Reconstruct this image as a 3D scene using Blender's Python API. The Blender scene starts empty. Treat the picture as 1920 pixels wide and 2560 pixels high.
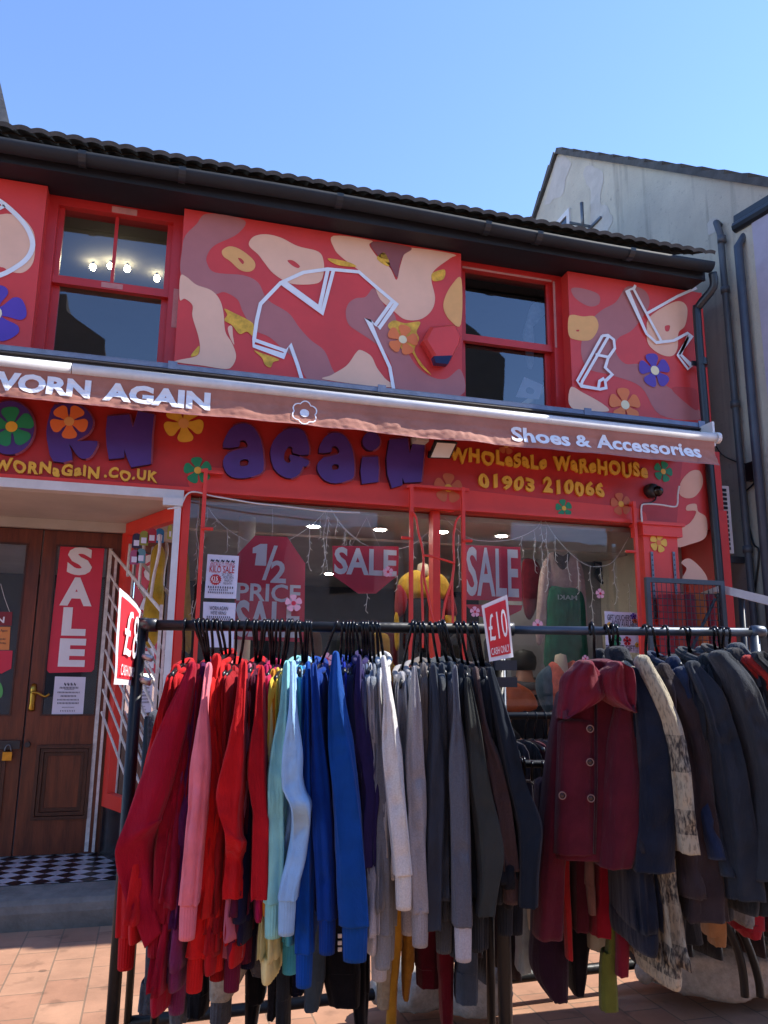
import bpy, math, random
from mathutils import Vector as V, noise, geometry
R = math.radians
sc = bpy.context.scene
COL = sc.collection
# ------------------------------------------------------------------ camera
YAW, PITCH, ROLL, F = R(15.85), R(11.74), R(0.63), 1990.0
EYE = V((0, 0, 1.5))
FW = V((math.sin(YAW)*math.cos(PITCH), math.cos(YAW)*math.cos(PITCH), math.sin(PITCH)))
_r = V((math.cos(YAW), -math.sin(YAW), 0)); _u = _r.cross(FW)
RT = _r*math.cos(ROLL) + _u*math.sin(ROLL); UP = -_r*math.sin(ROLL) + _u*math.cos(ROLL)
cam_d = bpy.data.cameras.new('camera'); cam = bpy.data.objects.new('camera', cam_d); COL.objects.link(cam)
from mathutils import Matrix
cam.matrix_world = Matrix(((RT.x, UP.x, -FW.x, EYE.x), (RT.y, UP.y, -FW.y, EYE.y), (RT.z, UP.z, -FW.z, EYE.z), (0, 0, 0, 1)))
cam_d.sensor_fit = 'VERTICAL'; cam_d.sensor_height = 36; cam_d.lens = 36*F/2560
cam_d.clip_end = 2000; cam_d.clip_start = .02
sc.camera = cam
# ------------------------------------------------------------------ light
SUN_EL, SUN_AZ = R(46), R(-4.0)          # sun stands along +x (down the street), a touch in front of the shop front
w = bpy.data.worlds.new('World'); sc.world = w; w.use_nodes = True
nt = w.node_tree; bg = nt.nodes['Background']
sky = nt.nodes.new('ShaderNodeTexSky'); sky.sky_type = 'NISHITA'; sky.sun_disc = False
sky.sun_elevation = SUN_EL; sky.sun_rotation = R(90) - SUN_AZ
sky.air_density = 0.85; sky.dust_density = 0.0; sky.ozone_density = 4.5
tint = nt.nodes.new('ShaderNodeMix'); tint.data_type = 'RGBA'; tint.blend_type = 'MULTIPLY'; tint.inputs['Factor'].default_value = 1
tint.inputs['B'].default_value = (.94, .93, 1.0, 1); nt.links.new(sky.outputs[0], tint.inputs['A']); nt.links.new(tint.outputs['Result'], bg.inputs[0]); bg.inputs[1].default_value = 0.125
sd = V((math.cos(SUN_EL)*math.cos(SUN_AZ), math.cos(SUN_EL)*math.sin(SUN_AZ), math.sin(SUN_EL)))
sl = bpy.data.lights.new('sun', 'SUN'); sl.energy = 2.7; sl.angle = R(.53); sl.color = (1, .95, .87)
so = bpy.data.objects.new('sun', sl); COL.objects.link(so); so.rotation_euler = sd.to_track_quat('Z', 'Y').to_euler()
so.location = (20, 0, 20)
sc.view_settings.view_transform = 'Standard'; sc.view_settings.look = 'None'
sc.view_settings.exposure = 1.72; sc.view_settings.gamma = 1
# ------------------------------------------------------------------ pixel helpers (photograph is 1920x2560)
def ray(p): return FW*F + RT*(p[0]-960) - UP*(p[1]-1280)
def at(p, Y):                                  # point of the upright plane y = Y
    d = ray(p); return EYE + d*(Y/d.y)
def atx(p, X):
    d = ray(p); return EYE + d*(X/d.x)
def atz(p, z):
    d = ray(p); return EYE + d*((z-1.5)/d.z)
def atp(p, p0, n):
    d = ray(p); return EYE + d*((V(p0)-EYE).dot(n)/d.dot(n))
HD = V((math.sin(YAW), math.cos(YAW), 0)); U = V((math.cos(YAW), -math.sin(YAW), 0))
def rk(p, dd):                                 # point of the upright plane dd metres ahead (racks stand across the view)
    d = ray(p); return EYE + d*(dd/d.dot(HD))
def zf(ox, oy, k): return lambda x, y: (ox+x*k, oy+y*k)
Z1 = zf(0, 200, .38577); Z2 = zf(420, 500, .47016); Z3 = zf(1120, 350, .48222); Z4 = zf(0, 850, .38577)
Z5 = zf(500, 900, .38577); Z6 = zf(1040, 1040, .53044); Y1 = zf(0, 1200, .31646); Y2 = zf(400, 1200, .30139)
Y3 = zf(800, 1200, .3255); Y4 = zf(1240, 1450, .40989); Y5 = zf(0, 1800, .36166); ZA = zf(280, 1600, .43387)
ZB = zf(780, 1600, .43387); Y8 = zf(1300, 1950, .37372); ZD = zf(0, 0, 1.15732)
# ------------------------------------------------------------------ materials
def lin(h):
    h = h.lstrip('#'); c = [int(h[i:i+2], 16)/255 for i in (0, 2, 4)]
    return tuple((x/12.92 if x <= .04045 else ((x+.055)/1.055)**2.4) for x in c) + (1,)
MATS = {}
def mat(name, col, rough=.6, var=.12, vs=6., bump=0., bs=60., metal=0., spec=.5, sheen=0., detail=4, stretch=None, coat=0.):
    if name in MATS: return MATS[name]
    m = bpy.data.materials.new(name); MATS[name] = m; m.use_nodes = True
    n = m.node_tree.nodes; L = m.node_tree.links; b = n['Principled BSDF']
    c = lin(col) if isinstance(col, str) else tuple(col)+(1,)
    b.inputs['Roughness'].default_value = rough; b.inputs['Metallic'].default_value = metal
    b.inputs['Specular IOR Level'].default_value = spec
    if sheen: b.inputs['Sheen Weight'].default_value = sheen; b.inputs['Sheen Roughness'].default_value = .5
    if coat: b.inputs['Coat Weight'].default_value = coat; b.inputs['Coat Roughness'].default_value = .1
    tc = n.new('ShaderNodeTexCoord'); src = tc.outputs['Object']
    if stretch:
        mp = n.new('ShaderNodeMapping'); mp.inputs['Scale'].default_value = stretch; L.new(src, mp.inputs[0]); src = mp.outputs[0]
    if var:
        t = n.new('ShaderNodeTexNoise'); t.inputs['Scale'].default_value = vs; t.inputs['Detail'].default_value = detail
        t.inputs['Roughness'].default_value = .65
        L.new(src, t.inputs['Vector'])
        mx = n.new('ShaderNodeMix'); mx.data_type = 'RGBA'
        mx.inputs['A'].default_value = tuple(max(0, x*(1-var)) for x in c[:3])+(1,)
        mx.inputs['B'].default_value = tuple(min(1, x*(1+var)+var*.004) for x in c[:3])+(1,)
        rp = n.new('ShaderNodeMapRange'); rp.inputs[1].default_value = .3; rp.inputs[2].default_value = .7
        L.new(t.outputs['Fac'], rp.inputs[0]); L.new(rp.outputs[0], mx.inputs['Factor']); L.new(mx.outputs['Result'], b.inputs['Base Color'])
    else: b.inputs['Base Color'].default_value = c
    if bump:
        t2 = n.new('ShaderNodeTexNoise'); t2.inputs['Scale'].default_value = bs; t2.inputs['Detail'].default_value = 5
        L.new(src, t2.inputs['Vector'])
        bp = n.new('ShaderNodeBump'); bp.inputs['Strength'].default_value = bump; bp.inputs['Distance'].default_value = .01
        L.new(t2.outputs['Fac'], bp.inputs['Height']); L.new(bp.outputs[0], b.inputs['Normal'])
    return m
def emis(name, col, s):
    if name in MATS: return MATS[name]
    m = mat(name, col, .5, 0); b = m.node_tree.nodes['Principled BSDF']
    b.inputs['Emission Color'].default_value = lin(col); b.inputs['Emission Strength'].default_value = s
    return m
def glass(name, tint=(.86, .9, .9), ior=1.6):
    m = bpy.data.materials.new(name); m.use_nodes = True; n = m.node_tree.nodes; L = m.node_tree.links
    n.remove(n['Principled BSDF'])
    tr = n.new('ShaderNodeBsdfTransparent'); tr.inputs[0].default_value = tint+(1,)
    gl = n.new('ShaderNodeBsdfGlossy'); gl.inputs['Roughness'].default_value = .015; gl.inputs['Color'].default_value = (.95, .97, 1, 1)
    fr = n.new('ShaderNodeFresnel'); fr.inputs['IOR'].default_value = ior
    tx = n.new('ShaderNodeTexNoise'); tx.inputs['Scale'].default_value = 1.7
    tc = n.new('ShaderNodeTexCoord'); L.new(tc.outputs['Object'], tx.inputs['Vector'])
    bp = n.new('ShaderNodeBump'); bp.inputs['Strength'].default_value = .06; bp.inputs['Distance'].default_value = .03
    L.new(tx.outputs['Fac'], bp.inputs['Height']); L.new(bp.outputs[0], gl.inputs['Normal'])
    mx = n.new('ShaderNodeMixShader'); L.new(fr.outputs[0], mx.inputs[0]); L.new(tr.outputs[0], mx.inputs[1]); L.new(gl.outputs[0], mx.inputs[2])
    L.new(mx.outputs[0], n['Material Output'].inputs[0]); MATS[name] = m
    return m
# ------------------------------------------------------------------ objects
ABS = {}
def tag(o, label=None, cat=None, group=None, kind=None):
    if label: o['label'] = label
    if cat: o['category'] = cat
    if group: o['group'] = group
    if kind: o['kind'] = kind
    return o
def thing(name, label, cat, loc=(0, 0, 0), group=None):
    o = bpy.data.objects.new(name, None); COL.objects.link(o); o.location = loc; o.empty_display_size = .05
    ABS[o.name] = V(loc)
    return tag(o, label, cat, group)
class MB:
    def __init__(s): s.v = []; s.f = []; s.m = []
    def add(s, vs, fs, mi=0):
        b = len(s.v); s.v += [V(x) for x in vs]
        for f in fs: s.f.append(tuple(i+b for i in f)); s.m.append(mi)
        return s
    def box(s, x0, x1, y0, y1, z0, z1, mi=0):
        return s.add([(x, y, z) for z in (z0, z1) for y in (y0, y1) for x in (x0, x1)],
                     [(0, 2, 3, 1), (4, 5, 7, 6), (0, 1, 5, 4), (2, 6, 7, 3), (0, 4, 6, 2), (1, 3, 7, 5)], mi)
    def hexa(s, a, d, mi=0):      # quad a (4 pts) pushed by vector d
        vs = [V(p) for p in a]+[V(p)+V(d) for p in a]
        return s.add(vs, [(0, 1, 2, 3), (7, 6, 5, 4)]+[(i, i+4, (i+1) % 4+4, (i+1) % 4) for i in range(4)], mi)
    def bar(s, a, b, wx, wy, up=(0, 1, 0), mi=0):     # rectangular bar from a to b
        a, b = V(a), V(b); d = (b-a).normalized(); y = V(up); x = d.cross(y).normalized(); y = x.cross(d)
        q = [x*wx/2+y*wy/2, -x*wx/2+y*wy/2, -x*wx/2-y*wy/2, x*wx/2-y*wy/2]
        return s.add([a+k for k in q]+[b+k for k in q], [(3, 2, 1, 0), (4, 5, 6, 7)]+[(i, (i+1) % 4, (i+1) % 4+4, i+4) for i in range(4)], mi)
    def tube(s, path, r, n=8, mi=0, cap=True):
        path = [V(p) for p in path]; k = len(path); rs = r if isinstance(r, (list, tuple)) else [r]*k
        vs = []; ref = None
        for i, p in enumerate(path):
            t = (path[min(i+1, k-1)]-path[max(i-1, 0)])
            if t.length < 1e-9: t = V((0, 0, 1))
            t.normalize()
            if ref is None: ref = V((0, 0, 1)) if abs(t.z) < .9 else V((1, 0, 0))
            x = t.cross(ref)
            if x.length < 1e-6: x = t.cross(V((0, 1, 0)))
            x.normalize(); y = x.cross(t); ref = y
            vs += [p+(x*math.cos(2*math.pi*j/n)+y*math.sin(2*math.pi*j/n))*rs[i] for j in range(n)]
        fs = [(i*n+j, i*n+(j+1) % n, (i+1)*n+(j+1) % n, (i+1)*n+j) for i in range(k-1) for j in range(n)]
        if cap: fs += [tuple(range(n-1, -1, -1)), tuple(range((k-1)*n, k*n))]
        return s.add(vs, fs, mi)
    def lathe(s, c, prof, n=16, axis=V((0, 0, 1)), mi=0):      # prof: (radius, height along axis)
        ax = V(axis).normalized(); x = ax.cross(V((0, 1, 0)))
        if x.length < 1e-3: x = ax.cross(V((1, 0, 0)))
        x.normalize(); y = ax.cross(x); vs = []
        for r, h in prof: vs += [V(c)+ax*h+(x*math.cos(2*math.pi*j/n)+y*math.sin(2*math.pi*j/n))*r for j in range(n)]
        k = len(prof)
        fs = [(i*n+j, i*n+(j+1) % n, (i+1)*n+(j+1) % n, (i+1)*n+j) for i in range(k-1) for j in range(n)]
        fs += [tuple(range(n-1, -1, -1)), tuple(range((k-1)*n, k*n))]
        return s.add(vs, fs, mi)
    def rings(s, rs, mi=0, cap=True, closed=True):
        n = len(rs[0]); k = len(rs)
        fs = [(i*n+j, i*n+(j+1) % n, (i+1)*n+(j+1) % n, (i+1)*n+j) for i in range(k-1) for j in range(n if closed else n-1)]
        if cap and closed: fs += [tuple(range(n-1, -1, -1)), tuple(range((k-1)*n, k*n))]
        return s.add([p for r in rs for p in r], fs, mi)
    def poly(s, pts, mi=0, holes=(), depth=None):      # flat polygon (any outline), optionally pushed by vector depth
        loops = [[V(p) for p in pts]]+[[V(p) for p in h] for h in holes]
        allp = [p for l in loops for p in l]
        tri = geometry.tessellate_polygon(loops)
        nrm = V((0, -1, 0)) if depth is None else -V(depth)
        def fx(t):
            a, b, c = (allp[i] for i in t)
            return t if (b-a).cross(c-a).dot(nrm) > 0 else (t[0], t[2], t[1])
        s.add(allp, [fx(t) for t in tri], mi)
        if depth is not None:
            for l in loops:
                k = len(l); s.add(l+[p+V(depth) for p in l], [(i, (i+1) % k, (i+1) % k+k, i+k) for i in range(k)], mi)
            s.add([p+V(depth) for p in allp], [tuple(reversed(fx(t))) for t in tri], mi)
        return s
    def build(s, name, mats, parent=None, smooth=False, label=None):
        me = bpy.data.meshes.new(name); off = ABS.get(parent.name, V()) if parent else V()
        me.from_pydata([tuple(p-off) for p in s.v], [], s.f)
        ms = mats if isinstance(mats, (list, tuple)) else [mats]
        for m in ms: me.materials.append(m)
        for p, i in zip(me.polygons, s.m): p.material_index = i; p.use_smooth = smooth
        me.update()
        o = bpy.data.objects.new(name, me); COL.objects.link(o)
        if parent: o.parent = parent; ABS[o.name] = off
        if label: o['label'] = label
        return o
def struct(name, mb, m): return tag(mb.build(name, m), kind='structure')
def single(name, mb, m, label, cat, group=None, smooth=False): return tag(mb.build(name, m, smooth=smooth), label, cat, group)
def smooth_loop(p, n=5, closed=True):
    k = len(p); out = []
    for i in range(k if closed else k-1):
        g = (lambda j: V(p[j % k])) if closed else (lambda j: V(p[max(0, min(k-1, j))]))
        a, b, c, d = g(i-1), g(i), g(i+1), g(i+2)
        for j in range(n):
            t = j/n
            out.append(.5*((2*b)+(c-a)*t+(2*a-5*b+4*c-d)*t*t+(3*b-3*c+d-a)*t**3))
    if not closed: out.append(V(p[-1]))
    return out
def pxs(pts, zz, Y): return [at(zz(*p), Y) for p in pts]
def blob(mb, pts, zz, Y, mi, holes=(), n=5, depth=None):
    mb.poly(smooth_loop(pxs(pts, zz, Y), n), mi, [smooth_loop(pxs(h, zz, Y), n) for h in holes], depth)
def stroke(mb, pts, zz, Y, wd, mi, smooth=0):
    p = pxs(pts, zz, Y)
    if smooth: p = smooth_loop(p, smooth, False)
    k = len(p); L = []; Rr = []
    for i in range(k):
        t = (p[min(i+1, k-1)]-p[max(i-1, 0)]); t.y = 0; t.normalize(); nn = V((-t.z, 0, t.x))
        if 0 < i < k-1:
            a = (p[i]-p[i-1]).normalized(); c = max(.5, abs(a.dot(t))); ww = wd/2/c
        else: ww = wd/2
        L.append(p[i]+nn*ww); Rr.append(p[i]-nn*ww)
    fs = []
    for i in range(k-1):
        q = (i, i+1, k+i+1, k+i); a, b, c = L[i], L[i+1], Rr[i+1]
        fs.append(q if (b-a).cross(c-a).y < 0 else q[::-1])
    mb.add(L+Rr, fs, mi)
def flower(mb, c, r, mp, mc, rot=0, n=5, depth=None, ps=.42, pe=.62, ex=V((1, 0, 0)), ez=V((0, 0, 1)), lift=V((0, -.003, 0))):
    for k in range(n):
        a = rot+2*math.pi*k/n; d = ex*math.cos(a)+ez*math.sin(a); t = ex*-math.sin(a)+ez*math.cos(a)
        prof = [(.12, .1), (.4, .22), (.72, .40), (.93, .33), (1.0, .12)]
        pts = [V(c)+d*r*u+t*r*w2 for u, w2 in prof]+[V(c)+d*r*u-t*r*w2 for u, w2 in reversed(prof)]
        mb.poly(smooth_loop(pts, 3), mp, depth=depth if depth else None)
    o = V(c)+lift*(1 if not depth else 1)
    mb.poly([o+(ex*math.cos(a)+ez*math.sin(a))*r*.27 for a in [2*math.pi*i/14 for i in range(14)]], mc)
# lettering: Blender's built-in font turned into mesh, thickened, fitted into a box
TXT = {}
def text_raw(body, off=.02, shear=0., space=1.):
    k = (body, off, shear, space)
    if k in TXT: return TXT[k]
    cu = bpy.data.curves.new('t', 'FONT'); cu.body = body; cu.offset = off; cu.resolution_u = 3; cu.shear = shear; cu.space_character = space
    cu.align_x = 'CENTER'
    ob = bpy.data.objects.new('t', cu); COL.objects.link(ob)
    dg = bpy.context.evaluated_depsgraph_get(); dg.update()
    me = bpy.data.meshes.new_from_object(ob.evaluated_get(dg))
    vs = [v.co.copy() for v in me.vertices]; fs = [tuple(p.vertices) for p in me.polygons]
    bpy.data.objects.remove(ob); bpy.data.curves.remove(cu); bpy.data.meshes.remove(me)
    x0 = min(v.x for v in vs); x1 = max(v.x for v in vs); y0 = min(v.y for v in vs); y1 = max(v.y for v in vs)
    vs = [((v.x-x0)/(x1-x0), (v.y-y0)/(y1-y0)) for v in vs]
    TXT[k] = (vs, fs, (x1-x0)/(y1-y0)); return TXT[k]
def text(mb, body, o, ex, ez, mi=0, off=.02, shear=0., space=1., fn=None, depth=None):
    """lettering filling the box with corner o and edge vectors ex, ez"""
    vs, fs, _ = text_raw(body, off, shear, space)
    P = [V(o)+V(ex)*a+V(ez)*b for a, b in vs]
    if fn: P = [fn(p) for p in P]
    nrm = V(ex).cross(V(ez))
    a, b, c = (P[i] for i in fs[0][:3])
    if (b-a).cross(c-a).dot(nrm) < 0: fs = [f[::-1] for f in fs]
    mb.add(P, fs, mi)
    if depth is not None:
        cnt = {}
        for f in fs:
            for i in range(len(f)): e = (f[i], f[(i+1) % len(f)]); cnt[e] = 1
        sd_ = [e for e in cnt if (e[1], e[0]) not in cnt]
        k = len(P); mb.add(P+[p+V(depth) for p in P], [(b2, a2, a2+k, b2+k) for a2, b2 in sd_], mi)
def text_px(mb, body, bl, tr, Y, mi=0, **kw):     # box from bottom-left to top-right pixel on plane y = Y
    a, b = at(bl, Y), at(tr, Y); text(mb, body, a, V((b.x-a.x, 0, 0)), V((0, 0, b.z-a.z)), mi, **kw)
rnd = random.Random(7)
# ================================================================== setting
def brick_mat(name, c1, c2, cm, bw, rh, mort, rot=0, rough=.85, bump=.4, off=.5):
    m = mat(name, c1, rough, 0); n = m.node_tree.nodes; L = m.node_tree.links; b = n['Principled BSDF']
    tc = n.new('ShaderNodeTexCoord'); mp = n.new('ShaderNodeMapping'); mp.inputs['Rotation'].default_value = rot if isinstance(rot, tuple) else (0, 0, rot)
    L.new(tc.outputs['Object'], mp.inputs[0])
    t = n.new('ShaderNodeTexBrick'); t.inputs['Color1'].default_value = lin(c1); t.inputs['Color2'].default_value = lin(c2)
    t.inputs['Mortar'].default_value = lin(cm); t.inputs['Scale'].default_value = 1; t.inputs['Brick Width'].default_value = bw
    t.inputs['Row Height'].default_value = rh; t.inputs['Mortar Size'].default_value = mort; t.offset = off; t.inputs['Mortar Smooth'].default_value = .3
    L.new(mp.outputs[0], t.inputs['Vector'])
    nz = n.new('ShaderNodeTexNoise'); nz.inputs['Scale'].default_value = 2.2; nz.inputs['Detail'].default_value = 8; nz.inputs['Roughness'].default_value = .7
    L.new(tc.outputs['Object'], nz.inputs['Vector'])
    mr = n.new('ShaderNodeMapRange'); mr.inputs[1].default_value = .25; mr.inputs[2].default_value = .75; mr.inputs[3].default_value = .62; mr.inputs[4].default_value = 1.2
    L.new(nz.outputs['Fac'], mr.inputs[0])
    mx = n.new('ShaderNodeMix'); mx.data_type = 'RGBA'; mx.blend_type = 'MULTIPLY'; mx.inputs['Factor'].default_value = 1
    L.new(t.outputs['Color'], mx.inputs['A']); L.new(mr.outputs[0], mx.inputs['B'])
    ns = n.new('ShaderNodeTexNoise'); ns.inputs['Scale'].default_value = 7; ns.inputs['Detail'].default_value = 3; L.new(tc.outputs['Object'], ns.inputs['Vector'])
    ms = n.new('ShaderNodeMapRange'); ms.inputs[1].default_value = .60; ms.inputs[2].default_value = .70; ms.inputs[3].default_value = 1; ms.inputs[4].default_value = .72; L.new(ns.outputs['Fac'], ms.inputs[0])
    vo = n.new('ShaderNodeTexVoronoi'); vo.inputs['Scale'].default_value = 3.1; L.new(tc.outputs['Object'], vo.inputs['Vector'])
    mv = n.new('ShaderNodeMapRange'); mv.inputs[1].default_value = .055; mv.inputs[2].default_value = .075; mv.inputs[3].default_value = .55; mv.inputs[4].default_value = 1; L.new(vo.outputs['Distance'], mv.inputs[0])
    pm = n.new('ShaderNodeMath'); pm.operation = 'MULTIPLY'; L.new(ms.outputs[0], pm.inputs[0]); L.new(mv.outputs[0], pm.inputs[1])
    m2 = n.new('ShaderNodeMix'); m2.data_type = 'RGBA'; m2.blend_type = 'MULTIPLY'; m2.inputs['Factor'].default_value = 1
    L.new(mx.outputs['Result'], m2.inputs['A']); L.new(pm.outputs[0], m2.inputs['B']); L.new(m2.outputs['Result'], b.inputs['Base Color'])
    n3 = n.new('ShaderNodeTexNoise'); n3.inputs['Scale'].default_value = 90; L.new(tc.outputs['Object'], n3.inputs['Vector'])
    ad = n.new('ShaderNodeMath'); ad.operation = 'MULTIPLY_ADD'; ad.inputs[1].default_value = .25; L.new(n3.outputs['Fac'], ad.inputs[0])
    iv = n.new('ShaderNodeMath'); iv.operation = 'SUBTRACT'; iv.inputs[0].default_value = 1; L.new(t.outputs['Fac'], iv.inputs[1]); L.new(iv.outputs[0], ad.inputs[2])
    bp = n.new('ShaderNodeBump'); bp.inputs['Strength'].default_value = bump; bp.inputs['Distance'].default_value = .006
    L.new(ad.outputs[0], bp.inputs['Height']); L.new(bp.outputs[0], b.inputs['Normal'])
    return m
paving = brick_mat('paving', '#ae8468', '#a1745a', '#826853', .30, .2, .005, R(90))
g = MB(); g.add([(-150, -150, 0), (150, -150, 0), (150, 300, 0), (-150, 300, 0)], [(0, 1, 2, 3)])
struct('pavement', g, paving)
# ---- plain materials
red = mat('red_paint', '#d23a34', .45, .10, 2.5, .08, 25)
red_d = mat('red_gloss', '#bd2824', .35, .10, 4, .05, 40)
red_b = mat('bright_red', '#de3a2c', .45, .08, 3, .05, 25)
mauve = mat('mauve_paint', '#b06c68', .6, .08, 3)
peach = mat('peach_paint', '#ecb898', .6, .06, 3)
ochre = mat('ochre_paint', '#dda045', .6, .15, 8)
amber = mat('amber_paint', '#e6a862', .6, .08, 5)
white_p = mat('white_paint', '#e8e6e4', .5, .06, 8)
white_g = mat('white_gloss', '#d2cfcb', .35, .10, 7)
purple = mat('purple_paint', '#58399c', .5, .08, 4)
purple_s = mat('sign_purple', '#4b2c80', .45, .10, 5)
pink_edge = mat('pink_edge', '#b8607e', .5, .05, 5)
green_p = mat('green_paint', '#1c8c5a', .5, .08, 5)
orange_p = mat('orange_paint', '#e8783a', .55, .08, 5)
yellow_p = mat('yellow_paint', '#e8b43a', .5, .10, 9)
cream_p = mat('cream_dot', '#ecdcae', .5, .05, 5)
dull_orange = mat('dull_orange', '#c8683e', .55, .10, 6)
char = mat('charcoal_plastic', '#23282d', .38, .15, 5, .03, 30)
black = mat('black_paint', '#0f1014', .35, .15, 9, .05, 60)
lead = mat('lead_sheet', '#6a7488', .55, .18, 9, .25, 12, metal=.3)
dark = mat('dark_board', '#16171f', .6, .2, 4)
roofm = mat('roof_tile', '#4b4a48', .85, .35, 7, .5, 30)
steel = mat('grey_steel', '#6c7278', .4, .2, 12, .1, 50, metal=.7)
wood = mat('door_wood', '#652e16', .42, .45, 3.0, .18, 14, stretch=(9, 9, .9))
wood_d = mat('door_moulding', '#3f1c10', .42, .4, 4.0, .15, 16, stretch=(8, 8, 1.5))
brass = mat('brass', '#b08a3a', .3, .2, 20, metal=1)
conc = mat('stone_step', '#6d6962', .9, .35, 5, .5, 40)
blacktile = brick_mat('black_tiles', '#0d0f16', '#11131c', '#2a2c33', .15, .075, .003, (R(90), 0, R(90)), .25, .3)
plaster = mat('ceiling_white', '#b9b2a8', .8, .12, 2.5)
paper = mat('paper', '#d9d9e6', .7, .04, 8)
ink = mat('ink', '#2b2d40', .7, 0)
inkred = mat('ink_red', '#b8242c', .6, .05, 8)
pane_m = glass('window_glass', (.95, .97, .97), 1.5)
pane_u = glass('sash_glass', (.75, .78, .8), 2.1)
int_d = mat('shop_interior_dark', '#2b303b', .8, .3, 1.2)
int_m = mat('shop_interior_wall', '#4a4a50', .8, .2, 1.2)
lampm = emis('downlight_glow', '#fff6ea', 38)

# render (rough plaster) of the neighbouring house with patches
def render_mat():
    m = mat('stained_render', '#9a958c', .95, 0); n = m.node_tree.nodes; L = m.node_tree.links; b = n['Principled BSDF']
    tc = n.new('ShaderNodeTexCoord')
    def nz(sc_, det, r=.6):
        t = n.new('ShaderNodeTexNoise'); t.inputs['Scale'].default_value = sc_; t.inputs['Detail'].default_value = det; t.inputs['Roughness'].default_value = r
        L.new(tc.outputs['Object'], t.inputs['Vector']); return t.outputs['Fac']
    def mix(f, a, c, lo, hi):
        mr = n.new('ShaderNodeMapRange'); mr.inputs[1].default_value = lo; mr.inputs[2].default_value = hi; L.new(f, mr.inputs[0])
        mx = n.new('ShaderNodeMix'); mx.data_type = 'RGBA'; L.new(mr.outputs[0], mx.inputs['Factor'])
        for s_, v in (('A', a), ('B', c)):
            if isinstance(v, str): mx.inputs[s_].default_value = lin(v)
            else: L.new(v, mx.inputs[s_])
        return mx.outputs['Result']
    base = mix(nz(1.3, 8), '#b4ae9f', '#cac3b0', .35, .65)
    base = mix(nz(14, 6, .75), base, '#8a8680', .58, .75)
    mp = n.new('ShaderNodeMapping'); mp.inputs['Scale'].default_value = (3, 3, .18); L.new(tc.outputs['Object'], mp.inputs[0])
    ts = n.new('ShaderNodeTexNoise'); ts.inputs['Scale'].default_value = 2; ts.inputs['Detail'].default_value = 7; L.new(mp.outputs[0], ts.inputs['Vector'])
    base = mix(ts.outputs['Fac'], base, '#77736d', .56, .8)
    L.new(base, b.inputs['Base Color'])
    bp = n.new('ShaderNodeBump'); bp.inputs['Strength'].default_value = .5; bp.inputs['Distance'].default_value = .02
    L.new(nz(35, 8, .8), bp.inputs['Height']); L.new(bp.outputs[0], b.inputs['Normal'])
    return m
rend = render_mat()
pale_rend = mat('pale_render', '#bdb7ae', .95, .12, 5, .4, 30)

def tiled_roof(mb, x0, x1, y0, z0, y1, z1, per=.115, amp=.017, course=.3, mi=0):
    """wavy pantiles with course steps between an eave line and a ridge line (running along x)"""
    L_ = math.hypot(y1-y0, z1-z0); nc = max(2, int(L_/course)); nx = int((x1-x0)/per*6)
    dy, dz = (y1-y0)/L_, (z1-z0)/L_; nn = V((0, -dz, dy)) if y1 > y0 else V((0, dz, -dy))
    if nn.z < 0: nn = -nn
    for c in range(nc):
        a, b2 = c*L_/nc, (c+1)*L_/nc+.03
        rows = []
        for t, lift in ((a, .022), (b2, .0)):
            rows.append([V((x0+(x1-x0)*i/nx, y0+dy*t, z0+dz*t))+nn*(lift+amp*abs(math.sin(math.pi*(x0+(x1-x0)*i/nx)/per))**.7*(1+.5*noise.noise(V((int((x0+(x1-x0)*i/nx)/per), c*1.7, 3))))) for i in range(nx+1)])
        low = [p-nn*.03 for p in rows[0]]
        mb.rings([low, rows[0], rows[1]], mi, cap=False, closed=False)

# ---------------------------------------------------------------- houses across the street (seen only as reflections)
def opposite(label, outline, Y=-6.5, depth=7, col='#d6d0c6'):
    t = thing('terraced_house', label, 'house', (outline[0][0], Y, 0))
    mb = MB(); mb.poly([V((x, Y, z)) for x, z in outline], depth=V((0, -depth, 0)))
    mb.build('wall', mat('opposite_wall_'+col[1:], col, .9, .2, 3), t)
    xs = [p[0] for p in outline]; x = min(xs)+.8
    while x < max(xs)-1.6:
        for z in (1.0, 3.4):
            win = MB(); win.box(x, x+1.0, Y-.05, Y+.03, z, z+1.3); win.build('window', mat('opposite_window', '#20242c', .1, 0), t)
        x += 2.1
    return t
opposite('long brick terrace with a low parapet across the street', [(-18, 0), (22, 0), (22, 4.9), (-18, 4.9)], -6.5)
def mir(p, Yg, Yo): q = at(p, 2*Yg-Yo); return (q.x, q.z)
A_ = [mir(Z1(*p), 5.73, -7) for p in [(250, 1360), (355, 1375), (357, 1365), (430, 1365), (432, 1480), (670, 1680), (690, 1900)]]
opposite('dark gabled house with one tall chimney across the street', [(A_[0][0]-3, 0)]+[(A_[-1][0], 0)]+list(reversed(A_))+[(A_[0][0]-3, A_[0][1]-1.2)], -7, 5, '#57524c')
B_ = [mir(Z3(*p), 5.73, -7) for p in [(60, 865), (235, 1005), (335, 1090), (330, 1340)]]
opposite('square fronted house with a sloping side roof across the street', [(B_[0][0]-.8, 0), (B_[-1][0], 0)]+list(reversed(B_))+[(B_[0][0]-.8, B_[0][1])], -7.3, 5, '#57524c')

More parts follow.
